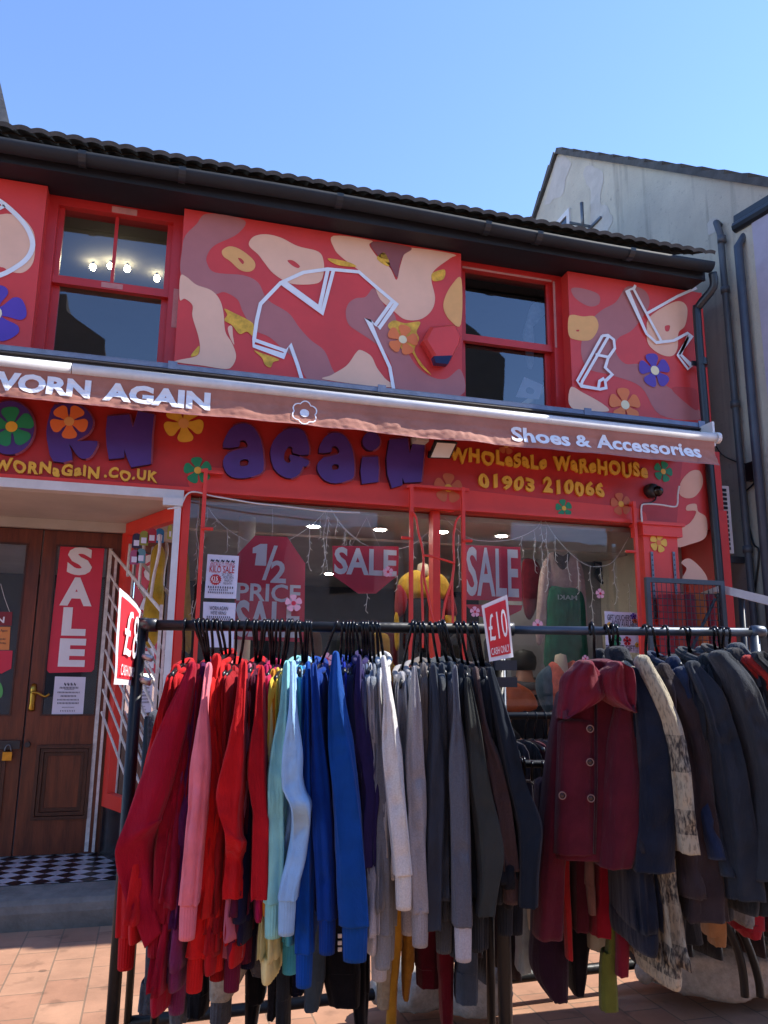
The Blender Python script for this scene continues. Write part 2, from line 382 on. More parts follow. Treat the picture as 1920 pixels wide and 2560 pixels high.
# ---------------------------------------------------------------- neighbouring grey house on the right
XN = 4.88; KS = XN/5.3
nb = thing('rendered_house', 'tall grey rendered house with bare gable end right of the red shop', 'house', (XN, 6.05, 0))
apex = atx((1395, 385), XN); ay, az = apex.y, apex.z
k = .785
yn, yf = 5.4*KS, ay+(ay-5.4*KS)
zn, zfar = az-k*(ay-yn), az-k*(yf-ay)
mb = MB(); mb.poly([V((XN, yn, 0)), V((XN, yf, 0)), V((XN, yf, zfar)), V((XN, ay, az)), V((XN, yn, zn))], depth=V((9, 0, 0)))
mb.build('wall', rend, nb)
# pale repair patches trowelled on the gable
def yz_poly(mb_, P, mi=0):
    Q = [V((0, p.z, p.y)) for p in P]; tri = geometry.tessellate_polygon([[V((p.y, p.z, 0)) for p in P]])
    def fx(t):
        a, b, c = (P[i] for i in t); return t if (b-a).cross(c-a).x < 0 else (t[0], t[2], t[1])
    mb_.add(P, [fx(t) for t in tri], mi)
for pts in ([(720, 130), (800, 170), (795, 300), (850, 390), (830, 470), (790, 540), (720, 520), (740, 400), (735, 260), (705, 190)],
            [(560, 90), (640, 110), (610, 200), (600, 270), (540, 320), (500, 330), (540, 200)], [(1120, 535), (1150, 540), (1145, 590), (1115, 580)],
            [(1340, 440), (1400, 410), (1410, 470), (1360, 495)]):
    mb = MB(); yz_poly(mb, [p+V((0, .05*noise.noise(p*7), .05*noise.noise(p*7+V((9, 0, 0))))) for p in smooth_loop([atx(Z3(*p), XN-.004) for p in pts], 12)]); mb.build('plaster_patch', pale_rend, nb)
mb = MB()
e = .25
for (ya, za, yb, zb) in ((yn-.15, zn-.15*k, ay, az), (ay, az, yf, zfar)):
    d_ = V((0, yb-ya, zb-za)); nn = V((0, -d_.z, d_.y)).normalized(); nn = nn if nn.z > 0 else -nn
    n_ = 26
    for i in range(n_):
        p = V((XN-.05, ya, za))+d_*(i/n_); q = V((XN-.05, ya, za))+d_*((i+1)/n_)
        h0 = .05+.02*(i % 2); mb.hexa([p, q, q+nn*h0, p+nn*(h0+.02)], V((9.2, 0, 0)))
mb.build('roof', roofm, nb)
# attic window in the gable (seen past the shop's eaves)
wy = [atx(Z3(*p), XN-.002) for p in ((515, 480), (638, 345), (642, 515), (560, 560))]
wn = MB(); y0, y1 = atx(Z3(638, 400), XN).y, atx(Z3(510, 490), XN).y; zt = atx(Z3(638, 350), XN).z
wn.box(XN-.03, XN+.02, y0, y0+.07, zt-1.4, zt); wn.box(XN-.03, XN+.02, y1-.07, y1, zt-1.4, zt); wn.box(XN-.03, XN+.02, y0+.07, y1-.07, zt-.07, zt)
fo = wn.build('window', white_g, nb)
wn = MB(); wn.box(XN-.012, XN+.01, y0+.07, y1-.07, zt-1.4, zt-.07); wn.build('pane', mat('attic_glass', '#39434f', .08, .1, 2), fo)
# soil pipe, thin cable pipe
def pipe(name, pts, r, m, par, joints=()):
    mb_ = MB(); mb_.tube(pts, r, 10)
    for j in joints: mb_.lathe(V(j)-V((0, 0, .03)), [(r*1.35, 0), (r*1.35, .06)], 12)
    return mb_.build(name, m, par, smooth=True)
p0 = atx((1790, 562), XN-.06); p1 = atx((1800, 577), XN-.07)
x_, y_ = p1.x, p1.y
pipe('waste_pipe', [(XN+.02, p0.y+.02, p0.z), (x_, y_+.04, p0.z+.01), (x_, y_, p1.z-.03), (x_, y_-.01, 3.8), (x_, y_-.02, 2.0), (x_, y_-.03, 0)], .03, mat('grey_pipe', '#4a4d52', .5, .15, 8), nb,
     [(x_, y_-.005, 5.0), (x_, y_-.01, 3.9), (x_, y_-.015, 2.6), (x_, y_-.015, p1.z-.1)])
bx = atx((1883, 1178), XN-.03); mb = MB(); mb.box(XN-.06, XN-.002, bx.y-.06, bx.y+.06, bx.z-.08, bx.z+.08); mb.build('junction_box', black, nb)
cpts = [atx(Z6(*p), XN-.02) for p in ((1600, 280), (1590, 320), (1550, 360), (1545, 400), (1560, 480), (1590, 600), (1615, 640), (1600, 800), (1590, 850))]
pipe('cable', smooth_loop(cpts, 4, False), .008, black, nb)
pipe('cable', smooth_loop([atx(Z6(*p), XN-.02) for p in ((1395, 100), (1440, 180), (1530, 222), (1590, 225))], 4, False), .006, black, nb)
q0 = atx((1862, 1250), XN-.03); pipe('cable', [(XN-.02, q0.y, q0.z), (XN-.02, q0.y, 1.2)], .014, mat('grey_pipe', '#4a4d52'), nb)
# street front gutter end and corner downpipe
ga, gb = at((1853, 557), 5.95*KS), at((2000, 470), 5.2*KS)
mb = MB(); mb.bar(ga, gb, .17, .10, (0, 0, 1)); mb.tube([ga-V((.06, 0, .06)), gb-V((.06, 0, .06))], .055, 10); mb.build('gutter', char, nb)
pipe('downpipe', [(ga.x+.06, ga.y-.05, ga.z-.05), (XN-.07, 5.86*KS, ga.z-.3), (XN-.07, 5.86*KS, 0)], .038, mat('slate_pipe', '#3d4450', .45, .15, 8), nb)
mb = MB(); mb.box(XN-.012, XN-.001, 5.0, 5.73*KS, 0, ga.z-.1); mb.build('street_front', mat('lilac_render', '#aaa6b4', .9, .1, 4, .2, 40), nb)
for wx in (XN+.9, XN+3.2, XN+5.6):
    for wz in (1.0, 3.4):
        mb = MB(); mb.box(wx, wx+1.1, yn-.03, yn+.02, wz, wz+1.4); o = mb.build('window', white_g, nb)
        for q in (0, 1): mb = MB(); mb.box(wx+.07, wx+1.03, yn-.036, yn-.031, wz+.07+.66*q, wz+.67+.66*q); mb.build('pane', mat('front_glass', '#2c3844', .08, .1, 2), o)
# bracket on the gable
t = thing('wall_bracket', 'small metal aerial bracket fixed to the grey gable wall', 'bracket', (XN, 8.6, 6.8))
mb = MB(); a = atx(Z3(693, 325), XN-.12); b_ = atx(Z3(690, 450), XN-.12)
b2 = V((b_.x, a.y, b_.z)); mb.tube([a, V((a.x, a.y, b_.z-.05))], .022, 8); mb.build('pole', steel, t, True)
mb = MB(); mb.bar((XN, a.y, b_.z), (XN-.3, a.y, b_.z), .03, .02); mb.bar((XN-.02, a.y-.25, b_.z-.02), (XN-.02, a.y+.25, b_.z-.02), .03, .02, (1, 0, 0)); mb.build('arm', steel, t)
# air conditioner
t = thing('air_conditioner', 'white outdoor air conditioner unit mounted in the alley beside the shop', 'air conditioner', (5.1, 5.5, 1.9))
Ya = 5.62; pa, pb = at((1783, 1212), Ya), at((1823, 1383), Ya)
mb = MB(); mb.box(pa.x-.01, pb.x+.05, Ya, Ya+.4, pb.z, pa.z); mb.build('casing', white_g, t)
mb = MB()
for i in range(14):
    z = pb.z+.04+(pa.z-pb.z-.08)*i/13; mb.box(pb.x-.045, pb.x+.015, Ya-.008, Ya-.001, z-.012, z+.012)
mb.build('grille', char, t)
mb = MB(); mb.box(pb.x-.1, XN+.0, Ya+.1, Ya+.14, pb.z-.06, pb.z-.005); mb.build('bracket', steel, t)
# white canopy beam beyond the racks at the right
t = thing('canopy_frame', 'thin white canopy edge crossing the alley at the right', 'canopy', (4.6, 5.0, 2))
mb = MB(); a, b_ = at((1800, 1472), 5.3), at((1960, 1512), 4.6); mb.bar(a, b_, .05, .06); mb.bar(a, a+V((.5, 1.2, .0)), .04, .04, (0, 0, 1)); mb.build('beam', white_g, t)
mb = MB(); pz = at((1858, 1560), 5.05); mb.tube([(pz.x, 5.05, 0), (pz.x, 5.05, at((1858, 1488), 5.05).z)], .025, 8); mb.build('post', char, t, True)
# far building on the left, above the roof
t = thing('gable_parapet', 'weathered parapet of the next house rising above the tiles at left', 'wall', (-1.3, 6.2, 5))
mb = MB(); a = [at(p, 6.6) for p in ((-60, 60), (0, 205), (28, 326), (-60, 318))]
mb.hexa(a, V((-.2, 2.6, 0))); mb.build('coping', mat('weathered_wood', '#6b6763', .9, .3, 6, .4, 20), t)
# ================================================================== the red shop
YP, YW = 5.6, 5.75                     # mural panel face, upper wall / sash plane
XE = 4.55                              # right corner of the shop
shop = thing('shop_building', 'red painted two storey shop with camouflage mural panels and pantiled roof', 'shop', (1.8, 5.6, 0))
# ---- upper wall (with two window openings)
zb, zt = 2.75, 4.96
w1 = (at((93, 863), YW).x, at((441, 900), YW).x); w1t = at((290, 520), YW).z+.08
w1 = (-.985, .02); w2 = (2.2, 3.215); wz0, wz1 = 3.55, 4.95
mb = MB()
for x0, x1 in ((-3.2, w1[0]), (w1[1], w2[0]), (w2[1], XE)): mb.box(x0, x1, YW, YW+.22, zb, zt)
for x0, x1 in (w1, w2): mb.box(x0, x1, YW, YW+.22, zb, wz0)
mb.build('wall', red, shop)
mb = MB(); mb.box(XE-.2, XE-.003, YW+.22, 11.5, 0, 4.9); mb.box(-3.2, XE-.2, 11.3, 11.5, 0, 4.9); mb.build('side_wall', rend, shop)
mb = MB(); mb.add([(XE+.001, YP, 2.9), (XE+.001, YW+.22, 2.9), (XE+.001, YW+.22, 4.9), (XE+.001, YP, 4.9)], [(0, 1, 2, 3)]); mb.box(XE-.12, XE, 5.5, YW+.22, 0, 2.9); mb.build('corner_return', red, shop)
# upper room
mb = MB(); mb.box(-3.0, XE-.2, 5.98, 11.2, 3.42, 3.5); mb.build('upper_floor', int_d, shop)
mb = MB(); mb.box(-3.0, XE-.2, 9.0, 9.1, 3.5, 5.2); mb.box(1.0, 1.1, 5.98, 9.0, 3.5, 5.2); mb.build('upper_partition', mat('upper_room', '#3d3a33', .9, .2, 1), shop)
mb = MB(); mb.box(-3.0, XE-.2, 5.98, 11.2, 4.98, 5.02); mb.build('upper_ceiling', mat('upper_ceiling_mat', '#55524a', .9, .15, 1), shop)
# ---- mural panels
PAINT = [red, mauve, peach, ochre, white_p, purple, orange_p, amber, mat('dark_mauve', '#8c4c4c', .6, .08, 4), cream_p, mat('yellow_splash', '#dca838', .7, .35, 14), mat('mid_red', '#bc3a38', .55, .1, 3)]
def panel(x0, x1):
    mb_ = MB(); mb_.box(x0, x1, YP, YW, 3.6, 4.93); return mb_
# centre panel
mb = panel(.008, 2.226); L0 = [YP-.002*i for i in range(1, 9)]
blob(mb, [(75, 262), (92, 190), (150, 130), (212, 72), (405, 106), (370, 180), (250, 240), (210, 290), (207, 335), (250, 385), (400, 400), (480, 440), (530, 530), (640, 600), (700, 680), (760, 745), (830, 800), (870, 890), (885, 930), (830, 965), (740, 950), (690, 860), (620, 800), (540, 730), (460, 690), (400, 600), (370, 530), (300, 490), (250, 500), (180, 470), (72, 400)], Z2, L0[0], 1)
blob(mb, [(945, 600), (960, 550), (1000, 522), (1050, 515), (1090, 470), (1120, 500), (1150, 560), (1200, 600), (1230, 700), (1260, 780), (1320, 880), (1400, 940), (1480, 950), (1555, 900), (1555, 1040), (1210, 1000), (1200, 930), (1170, 830), (1100, 760), (1010, 700), (960, 660)], Z2, L0[0], 1)
blob(mb, [(430, 240), (455, 195), (520, 182), (600, 200), (690, 245), (800, 275), (828, 330), (825, 400), (800, 440), (720, 450), (640, 440), (560, 390), (510, 330), (480, 290)], Z2, L0[1], 2, [[(635, 322), (665, 322), (700, 350), (690, 362), (660, 348)]])
blob(mb, [(288, 268), (330, 246), (390, 266), (455, 320), (462, 360), (430, 382), (380, 370), (330, 325), (295, 300)], Z2, L0[1], 7, [[(372, 310), (390, 312), (404, 330), (395, 340)]])
blob(mb, [(66, 405), (100, 410), (150, 450), (230, 480), (275, 530), (295, 600), (305, 700), (340, 760), (362, 830), (340, 885), (300, 898), (180, 880), (42, 862), (60, 850), (150, 830), (170, 790), (160, 720), (130, 620), (130, 560), (90, 525), (62, 528)], Z2, L0[1], 2)
blob(mb, [(318, 680), (340, 670), (345, 720), (352, 770), (330, 730)], Z2, L0[1], 2)
blob(mb, [(880, 190), (1080, 215), (1070, 240), (1120, 310), (1180, 360), (1215, 425), (1235, 350), (1260, 280), (1300, 254), (1520, 288), (1500, 310), (1420, 370), (1400, 420), (1420, 520), (1400, 590), (1340, 635), (1260, 635), (1200, 590), (1130, 530), (1090, 450), (1010, 370), (930, 310), (885, 260)], Z2, L0[1], 2)
blob(mb, [(1085, 222), (1290, 252), (1250, 295), (1230, 350), (1218, 412), (1180, 350), (1120, 300)], Z2, L0[2], 8)
blob(mb, [(838, 955), (870, 930), (950, 880), (1000, 812), (1025, 798), (1080, 830), (1110, 890), (1150, 945), (1185, 996)], Z2, L0[1], 2)
for pts in ([(300, 578), (350, 600), (430, 640), (458, 670), (452, 722), (420, 700), (380, 712), (340, 665), (300, 640), (315, 610)], [(1170, 672), (1200, 640), (1260, 655), (1340, 648), (1322, 700), (1335, 740), (1310, 800), (1350, 870), (1400, 930), (1340, 880), (1290, 800), (1240, 790), (1215, 720)],
            [(458, 800), (500, 815), (590, 848), (560, 862), (545, 890), (515, 875), (500, 840)], [(850, 310), (960, 330), (1000, 355), (900, 345)], [(1110, 310), (1150, 280), (1180, 340), (1160, 350)], [(120, 830), (165, 775), (160, 820)], [(1405, 390), (1470, 370), (1465, 420), (1410, 430)]):
    blob(mb, pts, Z2, L0[2], 10)
blob(mb, [(1560, 420), (1510, 450), (1472, 520), (1466, 580), (1500, 640), (1558, 660)], Z2, L0[1], 7)
kk = 0
flower(mb, at(Z2(1248, 742), L0[4]), .125, 6, 9, R(80))
for s in ([(690, 960), (690, 880), (650, 768), (615, 830), (455, 775), (458, 740), (472, 640), (492, 552), (600, 440), (720, 385), (850, 367), (1015, 382), (1110, 465), (1214, 552), (1122, 682), (1062, 632), (1112, 742), (1180, 890), (1200, 1008)][1:], [(712, 955), (690, 880)],
          [(462, 745), (628, 803)], [(1192, 540), (1100, 668)], [(600, 440), (820, 600), (880, 372)], [(622, 437), (806, 572), (850, 370)]):
    kk += 1; stroke(mb, s, Z2, L0[3]-.0005*kk, .028, 4)
mb.build('mural_panel', PAINT, shop)
# left panel
mb = panel(-3.2, -.948)
blob(mb, [(-200, 900), (0, 872), (60, 868), (140, 890), (205, 960), (228, 1040), (215, 1180), (150, 1247), (60, 1240), (0, 1212), (-200, 1240)], Z1, L0[0], 2)
blob(mb, [(-700, 760), (-500, 1000), (-420, 1300), (-300, 1500), (-350, 1700), (-600, 1690), (-800, 1300)], Z1, L0[0], 1)
stroke(mb, [(-140, 700), (0, 785), (70, 840), (140, 910), (190, 985), (212, 1070), (180, 1150), (100, 1215), (0, 1265), (-120, 1290)], Z1, L0[2], .034, 4, 3)
stroke(mb, [(-60, 860), (30, 815)], Z1, L0[2], .025, 4)
flower(mb, at(Z1(-45, 1510), L0[2]), .21, 5, 9, R(20))
mb.build('mural_panel', PAINT, shop)
# right panel
mb = panel(3.204, XE-.002)
blob(mb, [(930, 760), (1020, 780), (1042, 860), (960, 980), (880, 1030), (870, 1100), (920, 1160), (1000, 1165), (1100, 1250), (1200, 1320), (1295, 1390), (1300, 1450), (1100, 1425), (1000, 1280), (850, 1220), (720, 1180), (690, 1060), (740, 940), (800, 880), (870, 840)], Z3, L0[0], 1)
blob(mb, [(640, 770), (700, 770), (780, 800), (782, 850), (730, 862), (660, 820)], Z3, L0[0], 1)
blob(mb, [(1160, 1290), (1220, 1280), (1290, 1300), (1295, 1400), (1230, 1360)], Z3, L0[1], 11)
blob(mb, [(1040, 925), (1110, 870), (1195, 835), (1240, 870), (1230, 960), (1195, 1000), (1190, 1080), (1160, 1120), (1100, 1110), (1040, 1060), (1030, 985)], Z3, L0[1], 2, [[(1125, 965), (1150, 962), (1145, 990), (1128, 990)]])
blob(mb, [(624, 925), (645, 906), (700, 915), (760, 915), (780, 970), (740, 1035), (660, 1035), (626, 1010)], Z3, L0[1], 7, [[(665, 985), (680, 984), (678, 992), (667, 992)]])
blob(mb, [(636, 1282), (700, 1310), (790, 1360), (835, 1398), (800, 1408), (640, 1388)], Z3, L0[1], 2)
flower(mb, at(Z3(918, 1373), L0[3]), .15, 6, 9, R(95)); flower(mb, at(Z3(1072, 1195), L0[4]), .155, 5, 9, R(100))
for s in ([(972, 752), (965, 768), (930, 782), (1030, 1005), (1080, 1050), (1170, 1040), (1245, 1000), (1262, 1010), (1192, 1118), (1245, 1188), (1265, 1172), (1205, 1110), (1245, 1020)], [(962, 772), (1030, 900), (1105, 1040)], [(1030, 900), (1190, 810), (1290, 766)],
          [(800, 1015), (670, 1250), (690, 1275), (790, 1292), (820, 1285), (815, 1250), (852, 1215), (815, 1180), (830, 1130), (865, 1080), (860, 1035), (830, 1012), (800, 1015)], [(832, 1018), (697, 1250), (690, 1272)], [(765, 1112), (830, 1125)], [(780, 1285), (785, 1250), (810, 1235)]):
    kk += 1; stroke(mb, s, Z3, L0[4]-.004-.0005*kk, .025, 4)
mb.build('mural_panel', PAINT, shop)
# ---- sash windows
def sash(x0, x1, zmeet, mull, putty=False):
    mb_ = MB(); fr = .085
    z0, z1 = wz0, 4.94
    mb_.box(x0, x0+fr, YW-.03, YW+.12, z0, z1); mb_.box(x1-fr, x1, YW-.03, YW+.12, z0, z1)
    mb_.box(x0+fr, x1-fr, YW-.03, YW+.12, z1-.07, z1); mb_.box(x0+fr, x1-fr, YW-.06, YW+.12, z0, z0+.1)
    mb_.box(x0+fr, x1-fr, YW+.0, YW+.055, zmeet-.03, zmeet+.03)                 # meeting rails
    mb_.box(x0+fr, x0+fr+.04, YW+.01, YW+.05, zmeet+.03, z1-.07); mb_.box(x1-fr-.04, x1-fr, YW+.01, YW+.05, zmeet+.03, z1-.07)
    mb_.box(x0+fr, x0+fr+.05, YW+.05, YW+.09, z0+.1, zmeet-.03); mb_.box(x1-fr-.05, x1-fr, YW+.05, YW+.09, z0+.1, zmeet-.03)
    if mull: xm = (x0+x1)/2; mb_.box(xm-.012, xm+.012, YW+.012, YW+.045, zmeet+.03, z1-.07)
    if mull:                                                                    # bare pinkish filler patches on the paint
        xm = (x0+x1)/2
        for q in ((xm-.04, xm+.14, z1-.065, z1-.015), (xm-.07, xm+.08, zmeet-.02, zmeet+.02)):
            yq = YW-.034 if q[2] > zmeet+.1 else YW-.004
            mb_.box(q[0], q[1], yq, yq+.003, q[2], q[3], 1)
        mb_.box(x1-.05, x1-.01, YW-.034, YW-.031, zmeet-.28, zmeet+.03, 1)
    else:
        mb_.box(x0+fr, x1-fr-.01, YW-.034, YW-.031, z1-.068, z1-.05, 1); mb_.box(x1-fr+.002, x1-fr+.022, YW-.034, YW-.031, zmeet, z1-.06, 1)
        mb_.box(x0+.45, x1-.25, YW-.064, YW-.061, z0+.05, z0+.095, 2)
    f = mb_.build('sash_window', [red_d, mat('filler_pink', '#c08078', .7, .15, 12), peach], shop)
    a = MB(); a.add([(x0+fr+.03, YW+.03, zmeet), (x1-fr-.03, YW+.03, zmeet), (x1-fr-.03, YW+.03, z1-.06), (x0+fr+.03, YW+.03, z1-.06)], [(0, 1, 2, 3)]); a.build('pane', pane_u, f)
    a = MB(); a.add([(x0+fr+.03, YW+.07, z0+.09), (x1-fr-.03, YW+.07, z0+.09), (x1-fr-.03, YW+.07, zmeet), (x0+fr+.03, YW+.07, zmeet)], [(0, 1, 2, 3)]); a.build('pane', pane_u, f)
sash(w1[0]+.02, w1[1], 4.30, True); sash(w2[0], w2[1]-.01, 4.27, False)
XG = at((1778, 690), 5.32).x; DZ = 5.038-4.885
# ---- eaves: soffit, fascia board, gutter, tiles
mb = MB(); mb.box(-3.3, XG, 5.42, YW, 4.94, 4.958); mb.box(-3.3, XG, 5.395, 5.42, 4.93, 5.12); mb.build('eaves_board', dark, shop)
mb = MB()
prof = [(.066*math.cos(a), .066*math.sin(a)) for a in [math.pi+math.pi*i/9 for i in range(10)]]
rows = []
for x in [-3.3+ (XG+3.3)*i/40 for i in range(41)]:
    sag = -.03*math.sin((x+1)*1.05) if x < 2.5 else .02
    zc = 4.885+.35*0+.012*math.sin(x*1.4)
    rows.append([V((x, 5.32+a, zc+b+DZ)) for a, b in prof]+[V((x, 5.32+a*.93, zc+b*.93+DZ)) for a, b in reversed(prof)])
mb.rings(rows, cap=True)
mb.build('gutter', mat('weathered_gutter', '#15191f', .7, .3, 3, .1, 30), shop, True)
for x in (-2.2, -.72, -.05, 1.1, 2.3, 2.75, 3.6):
    mb = MB(); mb.rings([[V((x+dx, 5.32+0.075*math.cos(a), DZ+4.886+.012*math.sin(x*1.4)+0.075*math.sin(a))) for a in [math.pi+math.pi*i/9 for i in range(10)]] for dx in (0, .05)], cap=False, closed=False)
    mb.build('gutter_bracket', char, shop)
mb = MB(); tiled_roof(mb, -3.3, XG+.03, 5.29, 5.122, 8.4, 6.72); mb.build('roof', roofm, shop)
mb = MB(); tiled_roof(mb, -3.3, XG+.03, 11.6, 5.12, 8.4, 6.72); mb.build('roof', roofm, shop)
def dpt(p, Y): return at(Z3(*p), Y)
top = dpt((1372, 690), 5.32)
xd = at(Z3(1318, 1240), 5.48).x
mb = MB(); mb.tube(smooth_loop([top, dpt((1375, 765), 5.34), dpt((1300, 862), 5.46), dpt((1292, 920), 5.48), V((xd, 5.48, 3.7)), V((xd+.02, 5.48, 2.6)), V((xd+.03, 5.48, 1)), V((xd+.03, 5.48, 0))], 4, False), .036, 12)
dp = mb.build('downpipe', char, shop, True)
for z in (4.2, 2.2):
    mb = MB(); mb.lathe((xd+.01, 5.48, z-.03), [(.045, 0), (.045, .06)], 14); mb.box(xd-.06, xd+.09, 5.515, 5.53, z-.02, z+.02); mb.build('pipe_clip', char, dp)
# ---- shopfront: posts, mullion, head, sill, stall riser
YG = 5.62
xl, xr, xm = at((467, 1400), YG).x, at((1607, 1450), YG).x, at((1085, 1400), YG).x
zh = 2.742
mb = MB()
mb.box(xl-.05, xl+.0, 5.55, 5.66, .62, zh); mb.box(xm-.028, xm+.028, 5.56, 5.66, .62, zh); mb.box(xr-.01, xr+.06, 5.55, 5.66, .62, zh)
mb.box(xl-.05, xr+.06, 5.55, 5.68, zh, zh+.05); mb.box(xl-.05, xr+.06, 5.50, 5.68, .54, .62)
wf = mb.build('shop_window', red_b, shop)
for x0, x1 in ((xl, xm-.028), (xm+.028, xr-.01)):
    mb = MB(); mb.add([(x0, YG, .62), (x1, YG, .62), (x1, YG, zh), (x0, YG, zh)], [(0, 1, 2, 3)]); mb.build('pane', pane_m, wf)
mb = MB(); mb.box(xl-.05, XE-.12, 5.56, 5.7, 0, .54); mb.build('stall_riser', blacktile, shop)
# splayed side window
S0 = V((xl-.04, 5.63, 0)); S1 = V((at((296, 1500), 6.6).x+.02, 6.6, 0)); sdv = (S1-S0); sl_ = sdv.length; sdv.normalize(); sn = V((-sdv.y, sdv.x, 0))   # points to the doorway
def spt(t, z, o=0): return S0+sdv*t+V((0, 0, z))+sn*o
mb = MB()
zc = 2.672
for t0, t1, z0, z1 in ((0, .06, .62, zc), (sl_-.1, sl_-.0, .62, zc), (.06, sl_-.1, zc-.1, zc), (.06, sl_-.1, .54, .64), (sl_-.1, sl_, .54, .62)):
    mb.hexa([spt(t0, z0, .03), spt(t1, z0, .03), spt(t1, z1, .03), spt(t0, z1, .03)], -sn*.07)
sw = mb.build('side_window', red_b, shop)
mb = MB(); mb.add([spt(.06, .64), spt(sl_-.1, .64), spt(sl_-.1, zc-.1), spt(.06, zc-.1)], [(0, 1, 2, 3)]); mb.build('pane', pane_m, sw)
mb = MB(); mb.hexa([spt(0, .0, .02), spt(sl_, .0, .02), spt(sl_, .54, .02), spt(0, .54, .02)], -sn*.06); mb.build('stall_riser', blacktile, shop)
# entrance: beam, ceiling, floor, step, far side
mb = MB(); mb.box(-3, xl-.051, 5.46, 5.56, 2.674, 2.735); mb.build('beam', white_g, shop)
mb = MB(); mb.box(-3, xl-.052, 5.56, 6.56, 2.675, 2.72); mb.box(-3, S1.x+.0, 6.53, 6.58, 2.6, 2.674); mb.build('porch_ceiling', plaster, shop)
def checker():
    m = mat('checker_tiles', '#d8d8dc', .3, 0); n = m.node_tree.nodes; L = m.node_tree.links; b = n['Principled BSDF']
    tc = n.new('ShaderNodeTexCoord'); mp = n.new('ShaderNodeMapping'); mp.inputs['Rotation'].default_value = (0, 0, R(45)); mp.inputs['Location'].default_value = (.03, .02, .37)
    ck = n.new('ShaderNodeTexChecker'); ck.inputs['Scale'].default_value = 9.6; ck.inputs['Color1'].default_value = lin('#c9c9cf'); ck.inputs['Color2'].default_value = lin('#101018')
    L.new(tc.outputs['Object'], mp.inputs[0]); L.new(mp.outputs[0], ck.inputs['Vector'])
    nz = n.new('ShaderNodeTexNoise'); nz.inputs['Scale'].default_value = 5; nz.inputs['Detail'].default_value = 8; L.new(tc.outputs['Object'], nz.inputs['Vector'])
    mr = n.new('ShaderNodeMapRange'); mr.inputs[1].default_value = .3; mr.inputs[2].default_value = .7; mr.inputs[3].default_value = .6; mr.inputs[4].default_value = 1; L.new(nz.outputs['Fac'], mr.inputs[0])
    mx = n.new('ShaderNodeMix'); mx.data_type = 'RGBA'; mx.blend_type = 'MULTIPLY'; mx.inputs['Factor'].default_value = 1
    L.new(ck.outputs['Color'], mx.inputs['A']); L.new(mr.outputs[0], mx.inputs['B']); L.new(mx.outputs['Result'], b.inputs['Base Color'])
    return m
mb = MB(); mb.add([(-3, 5.78, .203), (xl, 5.78, .203), (S1.x+.1, 6.75, .203), (-3, 6.75, .203)], [(0, 1, 2, 3)]); mb.build('tiled_floor', checker(), shop)
mb = MB(); P_ = [(5.52, .0), (5.5, .10), (5.505, .145), (5.53, .17), (5.6, .185), (5.78, .198), (6.8, .2), (6.8, 0)]
mb.rings([[V((x, y, z)) for y, z in P_] for x in [-3+ (xl+.05+3)*i/24 for i in range(25)]]); mb.build('door_step', conc, shop)
# ---- doors
YD = 6.62
dw = at((109, 1336), YD).x; dr = at((294, 1500), YD).x
dw = at((82, 1613), YD).x
def door(x0, x1, hinge_right, zf_=.21, zt_=2.6):
    d = MB(); st = .095
    g0, g1 = 1.19, 2.49
    d.box(x0, x0+st, YD, YD+.05, zf_, zt_); d.box(x1-st, x1, YD, YD+.05, zf_, zt_)
    d.box(x0+st, x1-st, YD, YD+.05, g1, zt_); d.box(x0+st, x1-st, YD, YD+.05, .98, g0); d.box(x0+st, x1-st, YD, YD+.05, zf_, .45)
    d.box(x0+st, x1-st, YD+.02, YD+.04, .45, .98)
    o = d.build('door', wood, shop)
    m_ = MB(); a0, a1, b0, b1 = x0+st, x1-st, .45, .98
    for q, dy in ((0, -.018), (.028, -.006), (.056, .012)):
        x_0, x_1, z_0, z_1 = a0+q, a1-q, b0+q, b1-q; e_ = .024
        for bx_ in ((x_0, x_1, z_0, z_0+e_), (x_0, x_1, z_1-e_, z_1), (x_0, x_0+e_, z_0+e_, z_1-e_), (x_1-e_, x_1, z_0+e_, z_1-e_)):
            m_.box(bx_[0], bx_[1], YD+dy, YD+.021, bx_[2], bx_[3])
    m_.build('door_panel_moulding', wood_d, o)
    gl = MB(); gl.add([(x0+st, YD+.02, g0), (x1-st, YD+.02, g0), (x1-st, YD+.02, g1), (x0+st, YD+.02, g1)], [(0, 1, 2, 3)]); gl.build('pane', pane_m, o)
    bd = MB()
    for bx_ in ((x0+st, x0+st+.012, g0, g1), (x1-st-.012, x1-st, g0, g1), (x0+st+.012, x1-st-.012, g0, g0+.012), (x0+st+.012, x1-st-.012, g1-.012, g1)): bd.box(bx_[0], bx_[1], YD-.008, YD+.018, bx_[2], bx_[3])
    bd.build('glazing_bead', wood_d, o)
    return o
DR = door(dw+.004, dr, True); DL = door(dw-(dr-dw), dw-.008, False)
mb = MB(); mb.box(dr+.002, dr+.07, YD-.04, YD+.06, .2, 2.67); mb.box(dw-(dr-dw)-.08, dr+.002, YD-.04, YD+.06, 2.602, 2.672); mb.build('door_frame', wood_d, shop)
mb = MB(); mb.box(dr+.071, dr+.12, YD-.06, YD+.05, .2, 2.6); mb.build('white_architrave', white_g, shop)
mb = MB(); mb.box(-3.1, dw-(dr-dw)-.081, YD-.02, YD+.06, .2, 2.672); mb.build('porch_wall', red_b, shop)
hp = at(Y1(255, 1720), YD-.03)
mb = MB(); mb.lathe((hp.x, YD-.006, hp.z-.1), [(.0, 0), (.022, .004), (.024, .02), (.02, .06), (.024, .16), (.018, .2), (0, .205)], 12)
